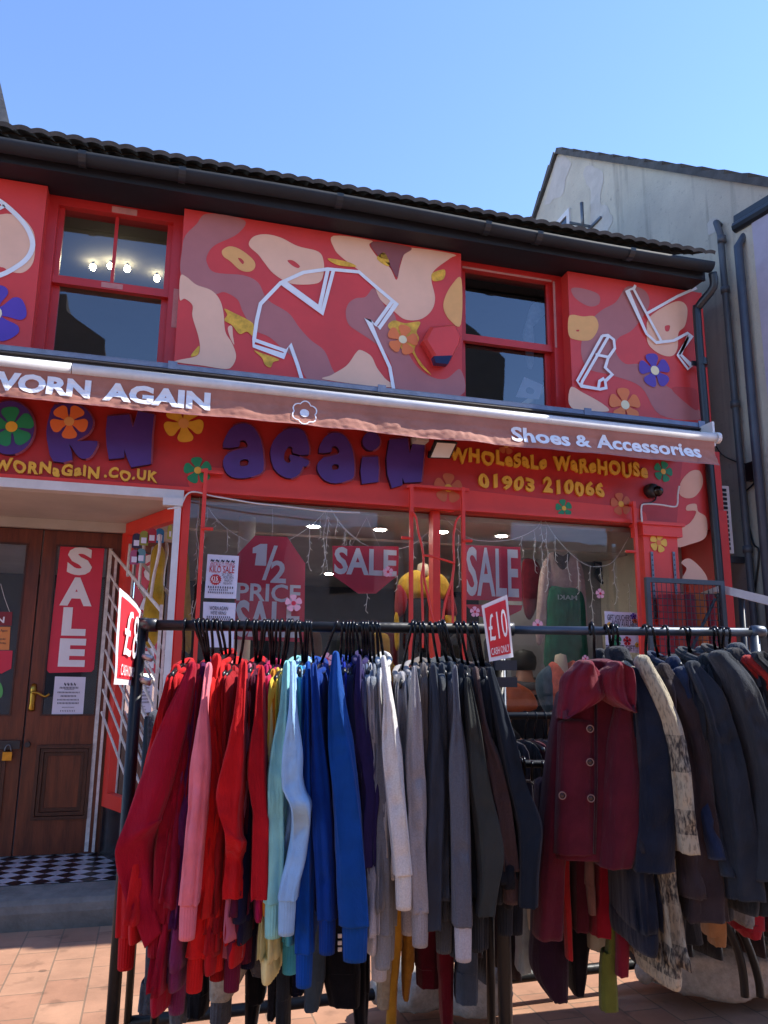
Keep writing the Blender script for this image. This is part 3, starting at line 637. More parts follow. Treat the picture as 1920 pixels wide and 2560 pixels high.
mb.tube(smooth_loop([(hp.x, YD-.02, hp.z+.04), (hp.x, YD-.06, hp.z+.04), (hp.x+.04, YD-.065, hp.z+.035), (hp.x+.09, YD-.062, hp.z+.01), (hp.x+.12, YD-.06, hp.z+.03)], 4, False), .009, 8); mb.build('handle', brass, DR, True)
q = at(Y5(120, 170), YD-.01)
mb = MB(); mb.box(q.x-.13, q.x+.02, YD-.03, YD-.001, q.z-.03, q.z+.03); mb.lathe((q.x+.07, YD-.035, q.z), [(.02, 0), (.02, .03)], 10, (0, 1, 0)); mb.build('hasp', char, DL)
pq = at(Y5(50, 250), YD-.05)
t = thing('padlock', 'brass padlock hanging from the hasp between the wooden doors', 'padlock', pq)
mb = MB(); mb.box(pq.x-.032, pq.x+.032, pq.y-.012, pq.y+.012, pq.z-.03, pq.z+.03); mb.build('body', brass, t)
mb = MB(); mb.tube([pq+V((-.0+.022*math.cos(a), 0, .03+.05*math.sin(a))) for a in [math.pi*i/10 for i in range(11)]], .005, 6); mb.build('shackle', steel, t, True)
# ---- shop interior
mb = MB(); mb.box(-3, XE-.2, 6.8, 11.3, .1, .2); mb.box(xl, XE-.2, 5.7, 6.8, .1, .52); mb.build('shop_floor', int_d, shop)
zci = 2.70
mb = MB(); mb.box(xl, XE-.2, 5.7, 6.7, zci, zci+.04); mb.box(-3, XE-.2, 6.7, 11.3, zci-.02, zci+.04); mb.build('shop_ceiling', mat('shop_ceiling_mat', '#c9c4ba', .8, .12, 2), shop)
mb = MB(); mb.box(-3, XE-.2, 10.4, 10.5, .2, zci); mb.build('back_wall', int_d, shop)
mb = MB(); mb.box(xr-.45, XE-.2, 7.2, 7.3, .2, zci); mb.build('partition', mat('shop_partition', '#8a8a8c', .85, .15, 2), shop)
c_ = at(Y2(722, 400), 6.1); mb = MB(); mb.lathe((c_.x, 6.1, .5), [(.065, 0), (.065, 2.2)], 20); mb.build('column', white_g, shop, True)
for pp in (Y2(1275, 385), Y3(462, 380), Y3(935, 398), Z6(403, 565)):
    d_ = ray(pp); tt = (zci-.03-1.5)/d_.z; c = EYE+d_*tt
    if c.y < 5.8 or c.y > 10: c = V((c.x/c.y*6.4, 6.4, zci-.03))
    mb = MB(); mb.lathe(c, [(.045, -.006), (.045, 0)], 16, mi=0); mb.lathe(c+V((0, 0, .002)), [(.065, -.004), (.065, 0)], 16, mi=1); mb.build('downlight', [lampm, white_g], shop)
LX = 0
for lx, ly in ((.8, 7.6), (1.9, 7.6), (3.2, 7.0), (.8, 9), (1.9, 9), (3.2, 9)):  # extra unseen downlights, added to brighten the shop interior
    c = V((lx, ly, zci-.03)); mb = MB(); mb.lathe(c, [(.05, -.006), (.05, 0)], 16, mi=0); mb.lathe(c+V((0, 0, .002)), [(.068, -.004), (.068, 0)], 16, mi=1); mb.build('downlight', [lampm, white_g], shop)
for pp, yy in (((232, 668), 0), ((276, 665), 0), ((318, 672), 0), ((392, 696), 0)):
    d_ = ray(pp); c = EYE+d_*((4.93-1.5)/d_.z); mb = MB(); mb.lathe(c, [(0, -.03), (.018, -.024), (.028, 0), (.018, .024), (0, .03)], 12, mi=0); mb.tube([c+V((0, 0, .025)), V((c.x, c.y, 4.979))], .012, 6, 1); mb.build('ceiling_spotlight', [emis('warm_bulb', '#fff0c8', 30), black], shop, True)
# ================================================================== shop sign, awning, fittings on the front
YS = 5.5
sign = thing('shop_sign', 'long dark red fascia sign with purple bubble letters and painted flowers', 'sign', (1.8, YS, 2.75))
mb = MB(); a, b_ = at((1692, 1260), YS), at((1707, 1149), YS)
mb.hexa([V((-3, YS, 2.735)), V((4.05, YS, 2.735)), V((4.17, YS, 3.42)), V((-3, YS, 3.42))], V((0, .06, 0)))
mb.hexa([V((4.06, YS+.03, 2.735)), V((XE-.002, YS+.03, 2.735)), V((XE-.002, YS+.03, 3.42)), V((4.18, YS+.03, 3.42))], V((0, .2, 0)), 2)
blob(mb, [(-60, 705), (150, 700), (380, 735), (430, 715), (480, 716), (560, 762), (700, 742), (760, 746), (1000, 780), (1200, 795), (1490, 812), (1660, 830), (1659, 978), (1490, 966), (1075, 935), (527, 890), (70, 856), (-60, 840)], Z5, YS-.002, 1, n=3)
blob(mb, [(0, 330), (250, 350), (560, 385), (900, 420), (1060, 440), (1058, 505), (700, 480), (300, 448), (0, 428)], Z6, YS-.0025, 1, n=3)
mb.box(-3, 4.1, YS-.03, YS, 2.735, 2.762, 1)
mb.build('board', [mat('sign_red', '#b82622', .45, .2, 2.2, .06, 20), red_b, red], sign)
mb = MB()
for pts in ([(1240, 335), (1262, 290), (1300, 258), (1340, 262), (1352, 320), (1320, 375), (1280, 388), (1245, 372)], [(1224, 545), (1290, 505), (1320, 450), (1275, 445), (1280, 420), (1320, 415), (1330, 450), (1368, 480), (1366, 570), (1290, 605), (1226, 615)], [(1250, 690), (1290, 672), (1350, 725), (1372, 778), (1300, 775), (1255, 768), (1275, 720)]):
    blob(mb, pts, Z6, YS+.026, 0)
mb.build('painted_blobs', [peach], sign)
YL = YS-.045
def letter(pts, zz, hole=None, n=3):
    mb_ = MB(); P = smooth_loop(pxs(pts, zz, YL), n); H = [smooth_loop(pxs(h, zz, YL), n) for h in ([hole] if hole else [])]
    mb_.poly(P, 0, H)
    for lp_ in [P]+H:
        kl = len(lp_); mb_.add(lp_+[p+V((0, .0445, 0)) for p in lp_], [(i, (i+1) % kl, (i+1) % kl+kl, i+kl) for i in range(kl)], 2)
    k = len(P); c = sum(P, V())/k
    # side faces facing right are painted pink like the photo's edge line: a thin rim standing proud
    rim = []
    for i in range(k):
        p, q = P[i], P[(i+1) % k]; t = (q-p)
        if t.length < 1e-6: continue
        m_ = (p+q)/2-c
        nn = V((-t.z, 0, t.x)).normalized(); nn = nn if nn.dot(m_) > 0 else -nn
        if nn.x > .35 or nn.z > .8:
            mb_.add([p+V((0, -.001, 0)), q+V((0, -.001, 0)), q+nn*.012+V((0, .008, 0)), p+nn*.012+V((0, .008, 0))], [(0, 1, 2, 3), (3, 2, 1, 0)], 1)
    mb_.build('letter', [purple_s, pink_edge, mat('letter_side_shade', '#1d1038', .5, .1, 6)], sign)  # dark side colour: shadow edge painted onto the letter sides
def ell(cx, cy, rx, ry, n=14): return [(cx+rx*math.cos(2*math.pi*i/n), cy+ry*math.sin(2*math.pi*i/n)) for i in range(n)]
letter([(-430, 440), (-345, 430), (-335, 620), (-300, 520), (-260, 520), (-235, 640), (-215, 450), (-130, 460), (-165, 740), (-260, 745), (-285, 650), (-310, 735), (-400, 725)], Z4, n=1)
letter(ell(60, 568, 162, 174), Z4)
letter([(350, 425), (440, 413), (535, 432), (590, 490), (603, 545), (575, 605), (505, 648), (525, 655), (630, 655), (618, 710), (580, 762), (530, 768), (490, 735), (447, 672), (470, 777), (345, 785), (312, 690), (300, 590), (322, 480)], Z4, n=2)
letter([(695, 495), (838, 482), (860, 562), (893, 460), (1000, 482), (985, 620), (978, 803), (850, 825), (825, 770), (805, 710), (805, 762), (705, 773), (690, 680), (685, 590)], Z4, n=1)
letter([(150, 567), (168, 490), (215, 428), (290, 410), (350, 440), (395, 520), (411, 620), (411, 715), (370, 745), (290, 766), (205, 758), (160, 712), (150, 650), (180, 605), (240, 580), (303, 568), (305, 540), (285, 520), (258, 527), (250, 562)], Z5, [(258, 665), (272, 646), (311, 645), (310, 680), (266, 688)], n=2)
letter([(455, 600), (478, 520), (540, 458), (610, 440), (670, 460), (700, 530), (705, 614), (604, 604), (600, 568), (575, 562), (550, 600), (545, 645), (570, 666), (588, 655), (583, 612), (705, 650), (690, 690), (668, 690), (645, 738), (590, 767), (530, 750), (478, 700)], Z5, n=2)
letter([(770, 600), (788, 530), (830, 482), (890, 470), (940, 495), (980, 560), (998, 640), (998, 753), (960, 780), (880, 800), (810, 780), (768, 730), (760, 680), (800, 632), (895, 610), (897, 575), (875, 556), (853, 568), (850, 596)], Z5, [(856, 690), (868, 675), (897, 678), (897, 704), (862, 712)], n=2)
letter(ell(1110, 526, 57, 60), Z5); letter([(1052, 630), (1152, 625), (1160, 700), (1155, 790), (1050, 803), (1040, 720)], Z5, n=1)
letter([(1228, 515), (1345, 506), (1358, 600), (1378, 544), (1456, 548), (1448, 650), (1435, 790), (1325, 796), (1312, 762), (1312, 810), (1245, 830), (1215, 740), (1208, 640)], Z5, n=1)
# yellow lettering
def caps(body, x0px, x1px, zz, yb, yt, YY=YS-.02):
    a_, c_ = at(zz(x0px, yb), YY), at(zz(x1px, yb), YY); t_ = at(zz(x1px, yt), YY)
    mb_ = MB(); text(mb_, body, V((a_.x, YY, c_.z)), V((c_.x-a_.x, 0, 0)), V((0, 0, t_.z-c_.z)), 0, off=.045, space=1.2, depth=V((0, .018, 0)),
                     fn=lambda p: p+V((0, 0, .008*math.sin(p.x*31)+.006*math.sin(p.x*57))))
    mb_.build('lettering', yellow_p, sign)
caps('WORNaGaiN', -55, 640, Z4, 897, 818); caps('.CO.UK', 670, 1020, Z4, 920, 850)
caps('WHOLeSaLe', 158, 618, Z6, 252, 186); caps('WaReHOUSe', 652, 1095, Z6, 293, 226); caps('01903', 297, 560, Z6, 358, 292); caps('210066', 603, 890, Z6, 382, 314)
def sflower(zz, x, y, r, mp, mc, rot, YY=YS-.006, dep=None):
    mb_ = MB(); c0 = at(zz(x, y), YY); flower(mb_, c0, r, 0, 1, R(rot), depth=dep, lift=V((0, -.003, 0))); mb_.build('painted_flower', [mp, mc], sign)
sflower(Z4, 75, 562, .135, green_p, yellow_p, 100, YL-.004); sflower(Z4, 448, 528, .118, orange_p, amber, 60, YL-.004)
sflower(Z4, 1190, 540, .135, yellow_p, amber, -80); sflower(Z4, 1282, 845, .095, green_p, yellow_p, 100)
sflower(Z6, 152, 340, .115, dull_orange, yellow_p, 88); sflower(Z6, 425, 140, .07, dull_orange, amber, -60); sflower(Z6, 1165, 262, .088, green_p, yellow_p, 75)
sflower(Z6, 697, 435, .072, green_p, yellow_p, 100); sflower(Z6, 966, 415, .092, dull_orange, yellow_p, 100)
# painted pilaster at the right end
t = thing('pilaster', 'red painted pilaster with a yellow flower and slotted metal strips', 'pilaster', (3.95, 5.5, 0))
px0, px1 = at((1606, 1300), 5.42).x, at((1690, 1300), 5.42).x
mb = MB(); mb.box(px0, px1, 5.42, 5.56, 0, 2.66); mb.box(px0-.02, px1+.03, 5.39, 5.56, 2.625, 2.71); mb.box(px0-.035, px1+.045, 5.37, 5.56, 2.71, 2.733); mb.build('shaft', red_b, t)
mb = MB(); flower(mb, at(Z6(1143, 597), 5.414), .078, 0, 1, R(75)); mb.build('painted_flower', [yellow_p, orange_p], t)
for x in (1112, 1215):
    a, b_ = at(Z6(x, 640), 5.41), at(Z6(x, 775), 5.41); mb = MB(); mb.box(a.x-.011, a.x+.011, 5.41, 5.416, b_.z-.3, a.z)
    o = mb.build('slotted_strip', steel, t); mb = MB()
    for i in range(14): mb.box(a.x-.004, a.x+.004, 5.407, 5.4095, a.z-.02-i*.04-.012, a.z-.02-i*.04)
    mb.build('slots', black, o)
# ---- awning
aw = thing('shop_awning', 'retracted brown shop awning with white front bar and white printed valance', 'awning', (1.7, 5.3, 3.4))
xa0, xa1 = -2.9, at((1783, 1095), 5.05).x
mb = MB(); zt_ = 3.53
for x0, x1 in ((-2.9, .0), (.0, 1.45), (1.45, 3.1), (3.1, xa1+.02)):
    mb.hexa([V((x0, 5.2, zt_-.03)), V((x1, 5.2, zt_-.03)), V((x1, 5.2, zt_)), V((x0, 5.2, zt_))], V((0, .005, 0)))
    mb.hexa([V((x0, 5.2, zt_+.001)), V((x1, 5.2, zt_+.001)), V((x1, 5.598, zt_+.1)), V((x0, 5.598, zt_+.1))], V((0, 0, .004)))
    mb.box(x1-.03, x1+.03, 5.193, 5.2, zt_-.035, zt_+.02)
mb.build('lead_flashing', lead, aw)
mb = MB(); mb.box(xa0, xa1, 5.2, 5.58, 3.30, 3.497)
for z in (3.43, 3.455, 3.48): mb.tube([(xa0, 5.19, z), (xa1, 5.19, z)], .008, 6)
mb.build('cassette', mat('awning_cassette', '#2a211f', .6, .25, 5), aw)
mb = MB()
for x0, x1 in ((xa0, -.607), (-.6, xa1+.03)): mb.tube([(x0, 5.05, 3.366), (x1, 5.05, 3.366)], .036, 16)
mb.box(xa0, xa1, 5.07, 5.2, 3.345, 3.36)
mb.build('front_bar', white_g, aw, True)
mb = MB(); mb.lathe((xa1+.02, 5.05, 3.366), [(.045, 0), (.045, .03), (.02, .035)], 14, (1, 0, 0)); mb.box(xa1+.0, xa1+.02, 5.05, 5.2, 3.3, 3.5); mb.build('end_cap', white_g, aw)
def zbot(x): return 3.125+.02*noise.noise(V((x*.8, 0, 3)))+.012*noise.noise(V((x*2.7, 4, 3)))
def val(x, t):      # surface of the hanging valance, t 0 top .. 1 bottom
    k_ = max(0, min(1, (t-.3)/.3))
    cr = abs(noise.noise(V((x*4.6, t*2.1, 1.7))))*.022+abs(noise.noise(V((x*11+t*3, t*4.5, 5))))*.010+noise.noise(V((x*26, t*12, 9)))*.004
    y = 5.042-.004*t-.085*max(0, t-.40-.10*noise.noise(V((x*2.3, 0, 8))))+(.018-cr)*k_
    return V((x, y, 3.35+(zbot(x)-3.35)*t))
NX, NT = 640, 20
mb = MB(); rows = [[val(xa0+(xa1-xa0)*i/NX, j/NT) for i in range(NX+1)] for j in range(NT+1)]
mb.rings(rows, 0, cap=False, closed=False)
mb.rings([[val(xa0+(xa1-xa0)*i/NX, j/NT)+V((0, -.003 if j < 19 else -.004, 0)) for i in range(NX+1)] for j in (19, 20)], 1, cap=False, closed=False)
def valance_mat():
    m = mat('valance_cloth', '#cb8870', .7, .18, 5, .15, 120, sheen=.2)
    n = m.node_tree.nodes; L = m.node_tree.links; b = n['Principled BSDF']; out = n['Material Output']
    tl = n.new('ShaderNodeBsdfTranslucent'); tl.inputs[0].default_value = lin('#b3563f'); mx = n.new('ShaderNodeMixShader'); mx.inputs[0].default_value = .38
    L.new(b.outputs[0], mx.inputs[1]); L.new(tl.outputs[0], mx.inputs[2]); L.new(mx.outputs[0], out.inputs[0]); return m
va = mb.build('valance', [valance_mat(), mat('valance_hem', '#a5665c', .7, .1, 6)], aw, True)
def onval(p):
    t_ = max(.0, min(1, (3.35-p.z)/(3.35-zbot(p.x)))); q = val(p.x, t_); return V((p.x, q.y-.006, p.z))
def vtext(body, x0, x1, zb_, zt__, off):
    mb_ = MB(); text(mb_, body, V((x0, 5, zb_)), V((x1-x0, 0, 0)), V((0, 0, zt__-zb_)), 0, off=off)
    # cut long letter faces so that they follow the cloth
    import bmesh
    me = bpy.data.meshes.new('t'); me.from_pydata([tuple(v) for v in mb_.v], [], mb_.f); bm = bmesh.new(); bm.from_mesh(me)
    bmesh.ops.triangulate(bm, faces=bm.faces)
    for _ in range(3): bmesh.ops.subdivide_edges(bm, edges=[e for e in bm.edges if e.calc_length() > .018], cuts=1, use_grid_fill=False); bmesh.ops.triangulate(bm, faces=bm.faces)
    o_ = MB(); o_.add([onval(v.co) for v in bm.verts], [tuple(v.index for v in f.verts) for f in bm.faces]); bm.free(); bpy.data.meshes.remove(me)
    o_.build('lettering', white_p, va)
vt = lambda p: at(Z4(*p), 5.0)
zb1, zt1 = vt((330, 352)).z, vt((330, 222)).z
vtext('WORN', vt((-150, 330)).x, vt((580, 375)).x, zb1, zt1, .05)
vtext('AGAIN', vt((660, 385)).x, vt((1362, 455)).x, vt((1000, 420)).z, vt((1000, 292)).z, .05)
v3 = lambda p: at(Z3(*p), 5.0)
vtext('Shoes', v3((302, 1)).x, v3((580, 1)).x, v3((440, 1568)).z, v3((440, 1487)).z, .032)
vtext('&', v3((608, 1)).x, v3((680, 1)).x, v3((640, 1582)).z, v3((640, 1515)).z, .032)
vtext('Accessories', v3((708, 1)).x, v3((1206, 1)).x, v3((950, 1610)).z, v3((950, 1535)).z, .032)
mb = MB(); c0 = at(Z5(683, 335), 5.0); rr = .082
ring = []
for i in range(60):
    a_ = 2*math.pi*i/60; k_ = rr*(.80+.20*abs(math.sin(a_*3+.3))); ring.append((a_, k_))
pin = [V((c0.x+math.cos(a_)*k_, 5, c0.z+math.sin(a_)*k_)) for a_, k_ in ring]; pout = [V((c0.x+math.cos(a_)*(k_+.009), 5, c0.z+math.sin(a_)*(k_+.009))) for a_, k_ in ring]
mb.add([onval(p) for p in pin+pout], [(i, (i+1) % 60, 60+(i+1) % 60, 60+i) for i in range(60)])
mb.add([onval(c0+V((math.cos(i*.4488)*.032, 0, math.sin(i*.4488)*.03))) for i in range(14)], [tuple(range(14))])
mb.build('flower_print', white_p, va)
# ---- alarm box, floodlight, camera, sensor
hx = [(1400, 668), (1530, 657), (1562, 720), (1553, 765), (1510, 845), (1490, 868), (1425, 862), (1412, 828), (1360, 742)]
H = pxs(hx, Z2, 5.5); hc = sum(H, V())/len(H)
t = thing('alarm_box', 'red six sided burglar alarm box with dark blue base on the mural wall', 'alarm box', (hc.x, 5.59, hc.z))
mb = MB(); f_ = [hc+(p-hc)*.86+V((0, -.012, 0)) for p in H]; bk = [V((p.x, 5.588, p.z)) for p in H]; mid = [V((p.x, 5.52, p.z)) for p in H]
mb.rings([bk, mid, f_]); mb.build('cover', red, t)
lo = [(1412, 830), (1513, 826), (1490, 872), (1425, 866)]; P = pxs(lo, Z2, 5.483); mb = MB(); mb.hexa([P[3], P[2], P[1], P[0]], V((0, .06, 0))); mb.build('strobe_lens', mat('blue_lens', '#20284a', .2, .1, 6), t)
P = [at(Z6(*p), 5.2) for p in ((66, 194), (168, 197), (187, 133), (86, 126))]
t = thing('floodlight', 'square floodlight with black frame and white face under the awning', 'floodlight', sum(P, V())/4)
P = [P[0]+V((0, .0, 0)), P[1], P[2]+V((0, -.07, 0)), P[3]+V((0, -.07, 0))]
P = [p+V((0, .03, 0)) for p in P]; c0 = sum(P, V())/4; nn = (P[1]-P[0]).cross(P[3]-P[0]).normalized()
mb = MB(); mb.hexa(P, -nn*.035 if nn.y < 0 else nn*.035); mb.build('housing', black, t)
nf = nn if nn.y < 0 else -nn
mb = MB(); mb.add([c0+(p-c0)*.86+nf*.003 for p in P], [(0, 1, 2, 3)]); mb.build('lens', mat('lamp_face', '#d6d3cc', .3, .05, 6), t)
mb = MB(); mb.bar(c0-nf*.03, (c0.x, 5.5, c0.z+.06), .03, .02, (1, 0, 0)); mb.build('arm', black, t)
q = at((1052, 1096), 5.4); mb = MB(); mb.box(q.x-.05, q.x+.05, 5.36, 5.5, q.z-.03, q.z+.03); single('junction_box', mb, white_g, 'small white junction box above the floodlight at the valance hem', 'junction box')
q = at(Z6(1130, 345), 5.42)
t = thing('security_camera', 'black dome security camera on the right end of the sign', 'camera', (q.x, YS, q.z))
mb = MB(); mb.lathe((q.x+.0, YS, q.z), [(.06, 0), (.06, -.03), (.052, -.06), (.04, -.07)], 20, (0, 1, 0)); mb.build('housing', char, t, True)
mb = MB(); mb.lathe((q.x+.03, YS-.06, q.z-.01), [(.045, 0), (.042, -.02), (.03, -.035), (.0, -.042)], 18, (.4, 1, .2)); mb.build('dome', mat('dome_black', '#08090c', .12, 0), t, True)
mb = MB(); mb.tube(smooth_loop([at(Z6(*p), YS-.012) for p in ((1130, 375), (1128, 395), (1100, 410), (1070, 415), (1062, 450), (1060, 520))], 4, False), .006, 6); single('camera_cable', mb, black, 'thin black cable running down from the dome camera', 'cable', smooth=True)
mb = MB(); mb.tube(smooth_loop([at(Z6(*p), 5.36) for p in ((1065, 500), (1062, 430), (1080, 415), (1150, 418), (1215, 428), (1232, 415), (1234, 370), (1240, 330))], 4, False), .007, 6); single('white_cable', mb, white_g, 'white cable looped round the top of the red pilaster', 'cable', smooth=True)
# ---- red steel brackets in front of the window
def bracket(pts, arms, Y, label):
    t_ = thing('window_bracket', label, 'bracket', at(pts[0], Y), 'red steel brackets in front of the window')
    mb_ = MB(); a_, b2 = at(pts[0], Y), at(pts[1], Y); b2 = V((a_.x, Y, .62)); mb_.bar(a_, b2, .026, .026); mb_.bar(a_+V((-.02, 0, -.012)), (a_.x+.02, YS, a_.z-.012), .02, .03, (1, 0, 0)); mb_.build('upright', red_b, t_)
    for x0, x1, y_ in arms:
        q0, q1 = at((x0, y_), Y-.02), at((x1, y_), Y-.02); m2 = MB(); m2.tube([q0, V((q1.x, Y-.02, q0.z))], .012, 8); m2.build('peg', red_b, t_)
bracket([(515, 1172), (491, 1560)], [(505, 533, 1321)], 5.43, 'red steel upright with a short peg at the left end of the window')
bracket([Y3(702, 36), Y3(703, 1100)], [(1003, 1030, 1344)], 5.43, 'red steel upright with a short peg left of the window mullion')
bracket([Y3(1097, 58), Y3(1105, 1100)], [(1157, 1180, 1351)], 5.43, 'red steel upright with a short peg right of the window mullion')
bracket([(1584, 1254), (1602, 1550)], [(1565, 1590, 1378)], 5.43, 'red steel upright with a short peg beside the red pilaster')
mb = MB(); a, b_ = at(Y3(690, 42), 5.45), at(Y3(1142, 66), 5.45); mb.bar(a, (b_.x, 5.45, a.z), .03, .02, (0, 0, 1)); single('bracket_rail', mb, red_b, 'thin red rail joining two uprights below the purple letters', 'rail')
mb = MB(); a, b_ = at((515, 1180), 5.45), at((558, 1183), 5.45); mb.bar(a, (b_.x, 5.45, a.z), .03, .02, (0, 0, 1)); single('bracket_rail', mb, red_b, 'short red rail stub beside the small green flower', 'rail')
def cord(name, pts, zz, Y, r, m, label, cat, group=None, n=4):
    mb_ = MB()
    for P in pts: mb_.tube(smooth_loop(pxs(P, zz, Y), n, False), r, 6)
    return single(name, mb_, m, label, cat, group, True)
cord('red_cord', [[(710, 240), (740, 300), (755, 400), (785, 520), (795, 640), (780, 740), (785, 900), (790, 1100), (788, 1290)], [(795, 650), (800, 750), (830, 900), (860, 1050), (880, 1110)]], Y3, 5.40, .009, red_b, 'red painted cord tied in a bundle left of the mullion', 'cord')
cord('red_cord', [[(1080, 270), (1045, 320), (1025, 450), (1030, 640), (1015, 800), (1020, 1000), (1020, 1110)], [(1030, 640), (1010, 780), (960, 950), (940, 1110)]], Y3, 5.40, .009, red_b, 'red painted cord tied in a bundle right of the mullion', 'cord')
cord('red_cord', [[(785, 578), (850, 585), (940, 610), (1035, 640)]], Y3, 5.39, .009, red_b, 'red cord slung across the mullion between two cord bundles', 'cord')
# telephone-type white cable under the sign
cord('white_cable', [[(60, 240), (150, 225), (185, 190), (215, 130), (260, 100), (330, 105), (420, 130), (620, 165), (800, 195), (1000, 215), (1200, 240), (1390, 262), (1659, 270)]], Y2, 5.44, .006, white_g, 'white cable strung along the top of the left window', 'cable')
# white post and white folding gate in the doorway
t = thing('white_post', 'thin white post under the porch corner', 'post', (xl-.06, 5.5, 0))
a = at((445, 1262), 5.46); mb = MB(); mb.box(a.x-.022, a.x+.022, 5.44, 5.485, .0, 2.674); mb.build('shaft', white_g, t); mb = MB(); mb.box(a.x-.1, a.x+.03, 5.43, 5.49, 2.62, 2.673); mb.build('cap', white_g, t)
gt = thing('folding_gate', 'white folding lattice gate with rusty spots beside the doorway', 'gate', spt(.5, 0, .1))
G0, GN = spt(0, 0, .09), sn
gp = lambda p: atp(p, G0, GN)
rw = mat('white_rusty', '#cfc9c2', .45, .25, 18, .1, 40)
a, b_ = gp((277, 1372)), gp((229, 2140)); mb = MB(); mb.bar(a, (a.x, a.y, .22), .028, .028); mb.bar(a+V((.05, -.04, -.06)), V((a.x+.05, a.y-.04, .22)), .02, .02); mb.build('gate_stile', rw, gt)
a2, b2 = gp((404, 1512)), gp((386, 1800)); mb = MB(); mb.bar(a2, V((a2.x, a2.y, .22)), .022, .022); mb.bar(a2+V((.03, -.03, -.12)), V((a2.x+.03, a2.y-.03, .22)), .018, .018); mb.build('gate_stile', rw, gt)
zs = [(1377, 1526), (1436, 1640), (1487, 1700), (1532, 1775), (1580, 1840), (1625, 1900), (1680, 1965), (1724, 2020), (1780, 2090)]
for i, (ya, yb) in enumerate(zs):
    x_a = 278-(ya-1377)*.06; x_b = 402-(yb-1526)*.06
    mb = MB(); mb.bar(gp((x_a, ya)), gp((x_b, yb)), .016 if i else .024, .01, sn); mb.build('gate_bar', rw, gt)
for p in ([(1030, 505), (1010, 700), (1010, 760)], [(1133, 475), (1135, 560), (1110, 700), (1100, 850)], [(1262, 430), (1258, 560), (1215, 760), (1190, 930)]):
    mb = MB(); mb.tube(smooth_loop([gp(Y1(*q)) for q in p], 4, False), .011, 8); mb.build('gate_hook', rw, gt, True)
# ---- mesh panel at the right
t = thing('mesh_panel', 'grey framed wire mesh panel leaning in front of the red pilaster', 'mesh panel', (4.0, 5.2, 0))
Ym = 5.15; C4 = [at(Y4(*p), Ym) for p in ((922, 12), (1358, 24), (1396, 308), (962, 312))]
TL, TR = C4[0], C4[1]; BL, BR = V((C4[3].x, Ym, .3)), V((C4[2].x, Ym, .3)); TR = V((C4[2].x-.0, Ym, TL.z)); BL.x = TL.x; 
mb = MB(); mb.bar(TL, BL, .035, .03); mb.bar(TR, BR, .035, .03); mb.bar(TL+V((-.017, 0, .017)), TR+V((.017, 0, .017)), .035, .03); mb.bar(BL, BR, .035, .03); mb.bar(V((TL.x, Ym, 1.5)), V((TR.x, Ym, 1.5)), .03, .025); mb.build('frame', mat('mesh_frame', '#3f454b', .5, .2, 8, metal=.3), t)
mb = MB(); n_ = 16
for i in range(1, n_): x = TL.x+(TR.x-TL.x)*i/n_; mb.tube([(x, Ym, .3), (x, Ym, TL.z)], .003, 4)
nz_ = int((TL.z-.3)/.05)
for i in range(1, nz_): z = .3+i*.05; mb.tube([(TL.x, Ym+.006, z), (TR.x, Ym+.006, z)], .003, 4)
mb.tube([(TL.x+.1, Ym+.02, TL.z-.9), (TR.x-.05, Ym+.02, TL.z-.1)], .012, 6); mb.build('mesh', mat('mesh_wire', '#343a40', .5, .2, 8, metal=.4), t)
# red clothing hung behind the mesh
rnd.seed(4)
for i, (cx, cc) in enumerate(((1668, '#9a2630'), (1695, '#a83a2e'), (1722, '#7d1f2c'), (1750, '#b05a2c'), (1775, '#8f2431'))):
    p = at((cx, 1480), 5.3); mb = MB(); rows = []
    for j in range(14):
        z = p.z-.02-j*.1; rows.append([V((p.x+(.05+.01*j*.3)*math.cos(a_)*(1+.25*noise.noise(V((a_, j*.3, i)))), 5.33+.06*math.sin(a_)*(1+.3*noise.noise(V((a_*2, j*.2, i+9)))), z)) for a_ in [2*math.pi*k_/20 for k_ in range(20)]])
    mb.rings(rows); single('hanging_scarf', mb, mat('scarf_%s' % cc[1:], cc, .9, .25, 14, .2, 90, stretch=(1, 1, .2)), ['dark red scarf hung behind the mesh panel, leftmost of five', 'orange red scarf hung behind the mesh panel, second of five', 'deep wine scarf in the middle behind the mesh panel', 'orange scarf hung behind the mesh panel, fourth of five', 'crimson scarf hung behind the mesh panel, rightmost of five'][i], 'scarf', 'scarves hanging behind the mesh panel', True)
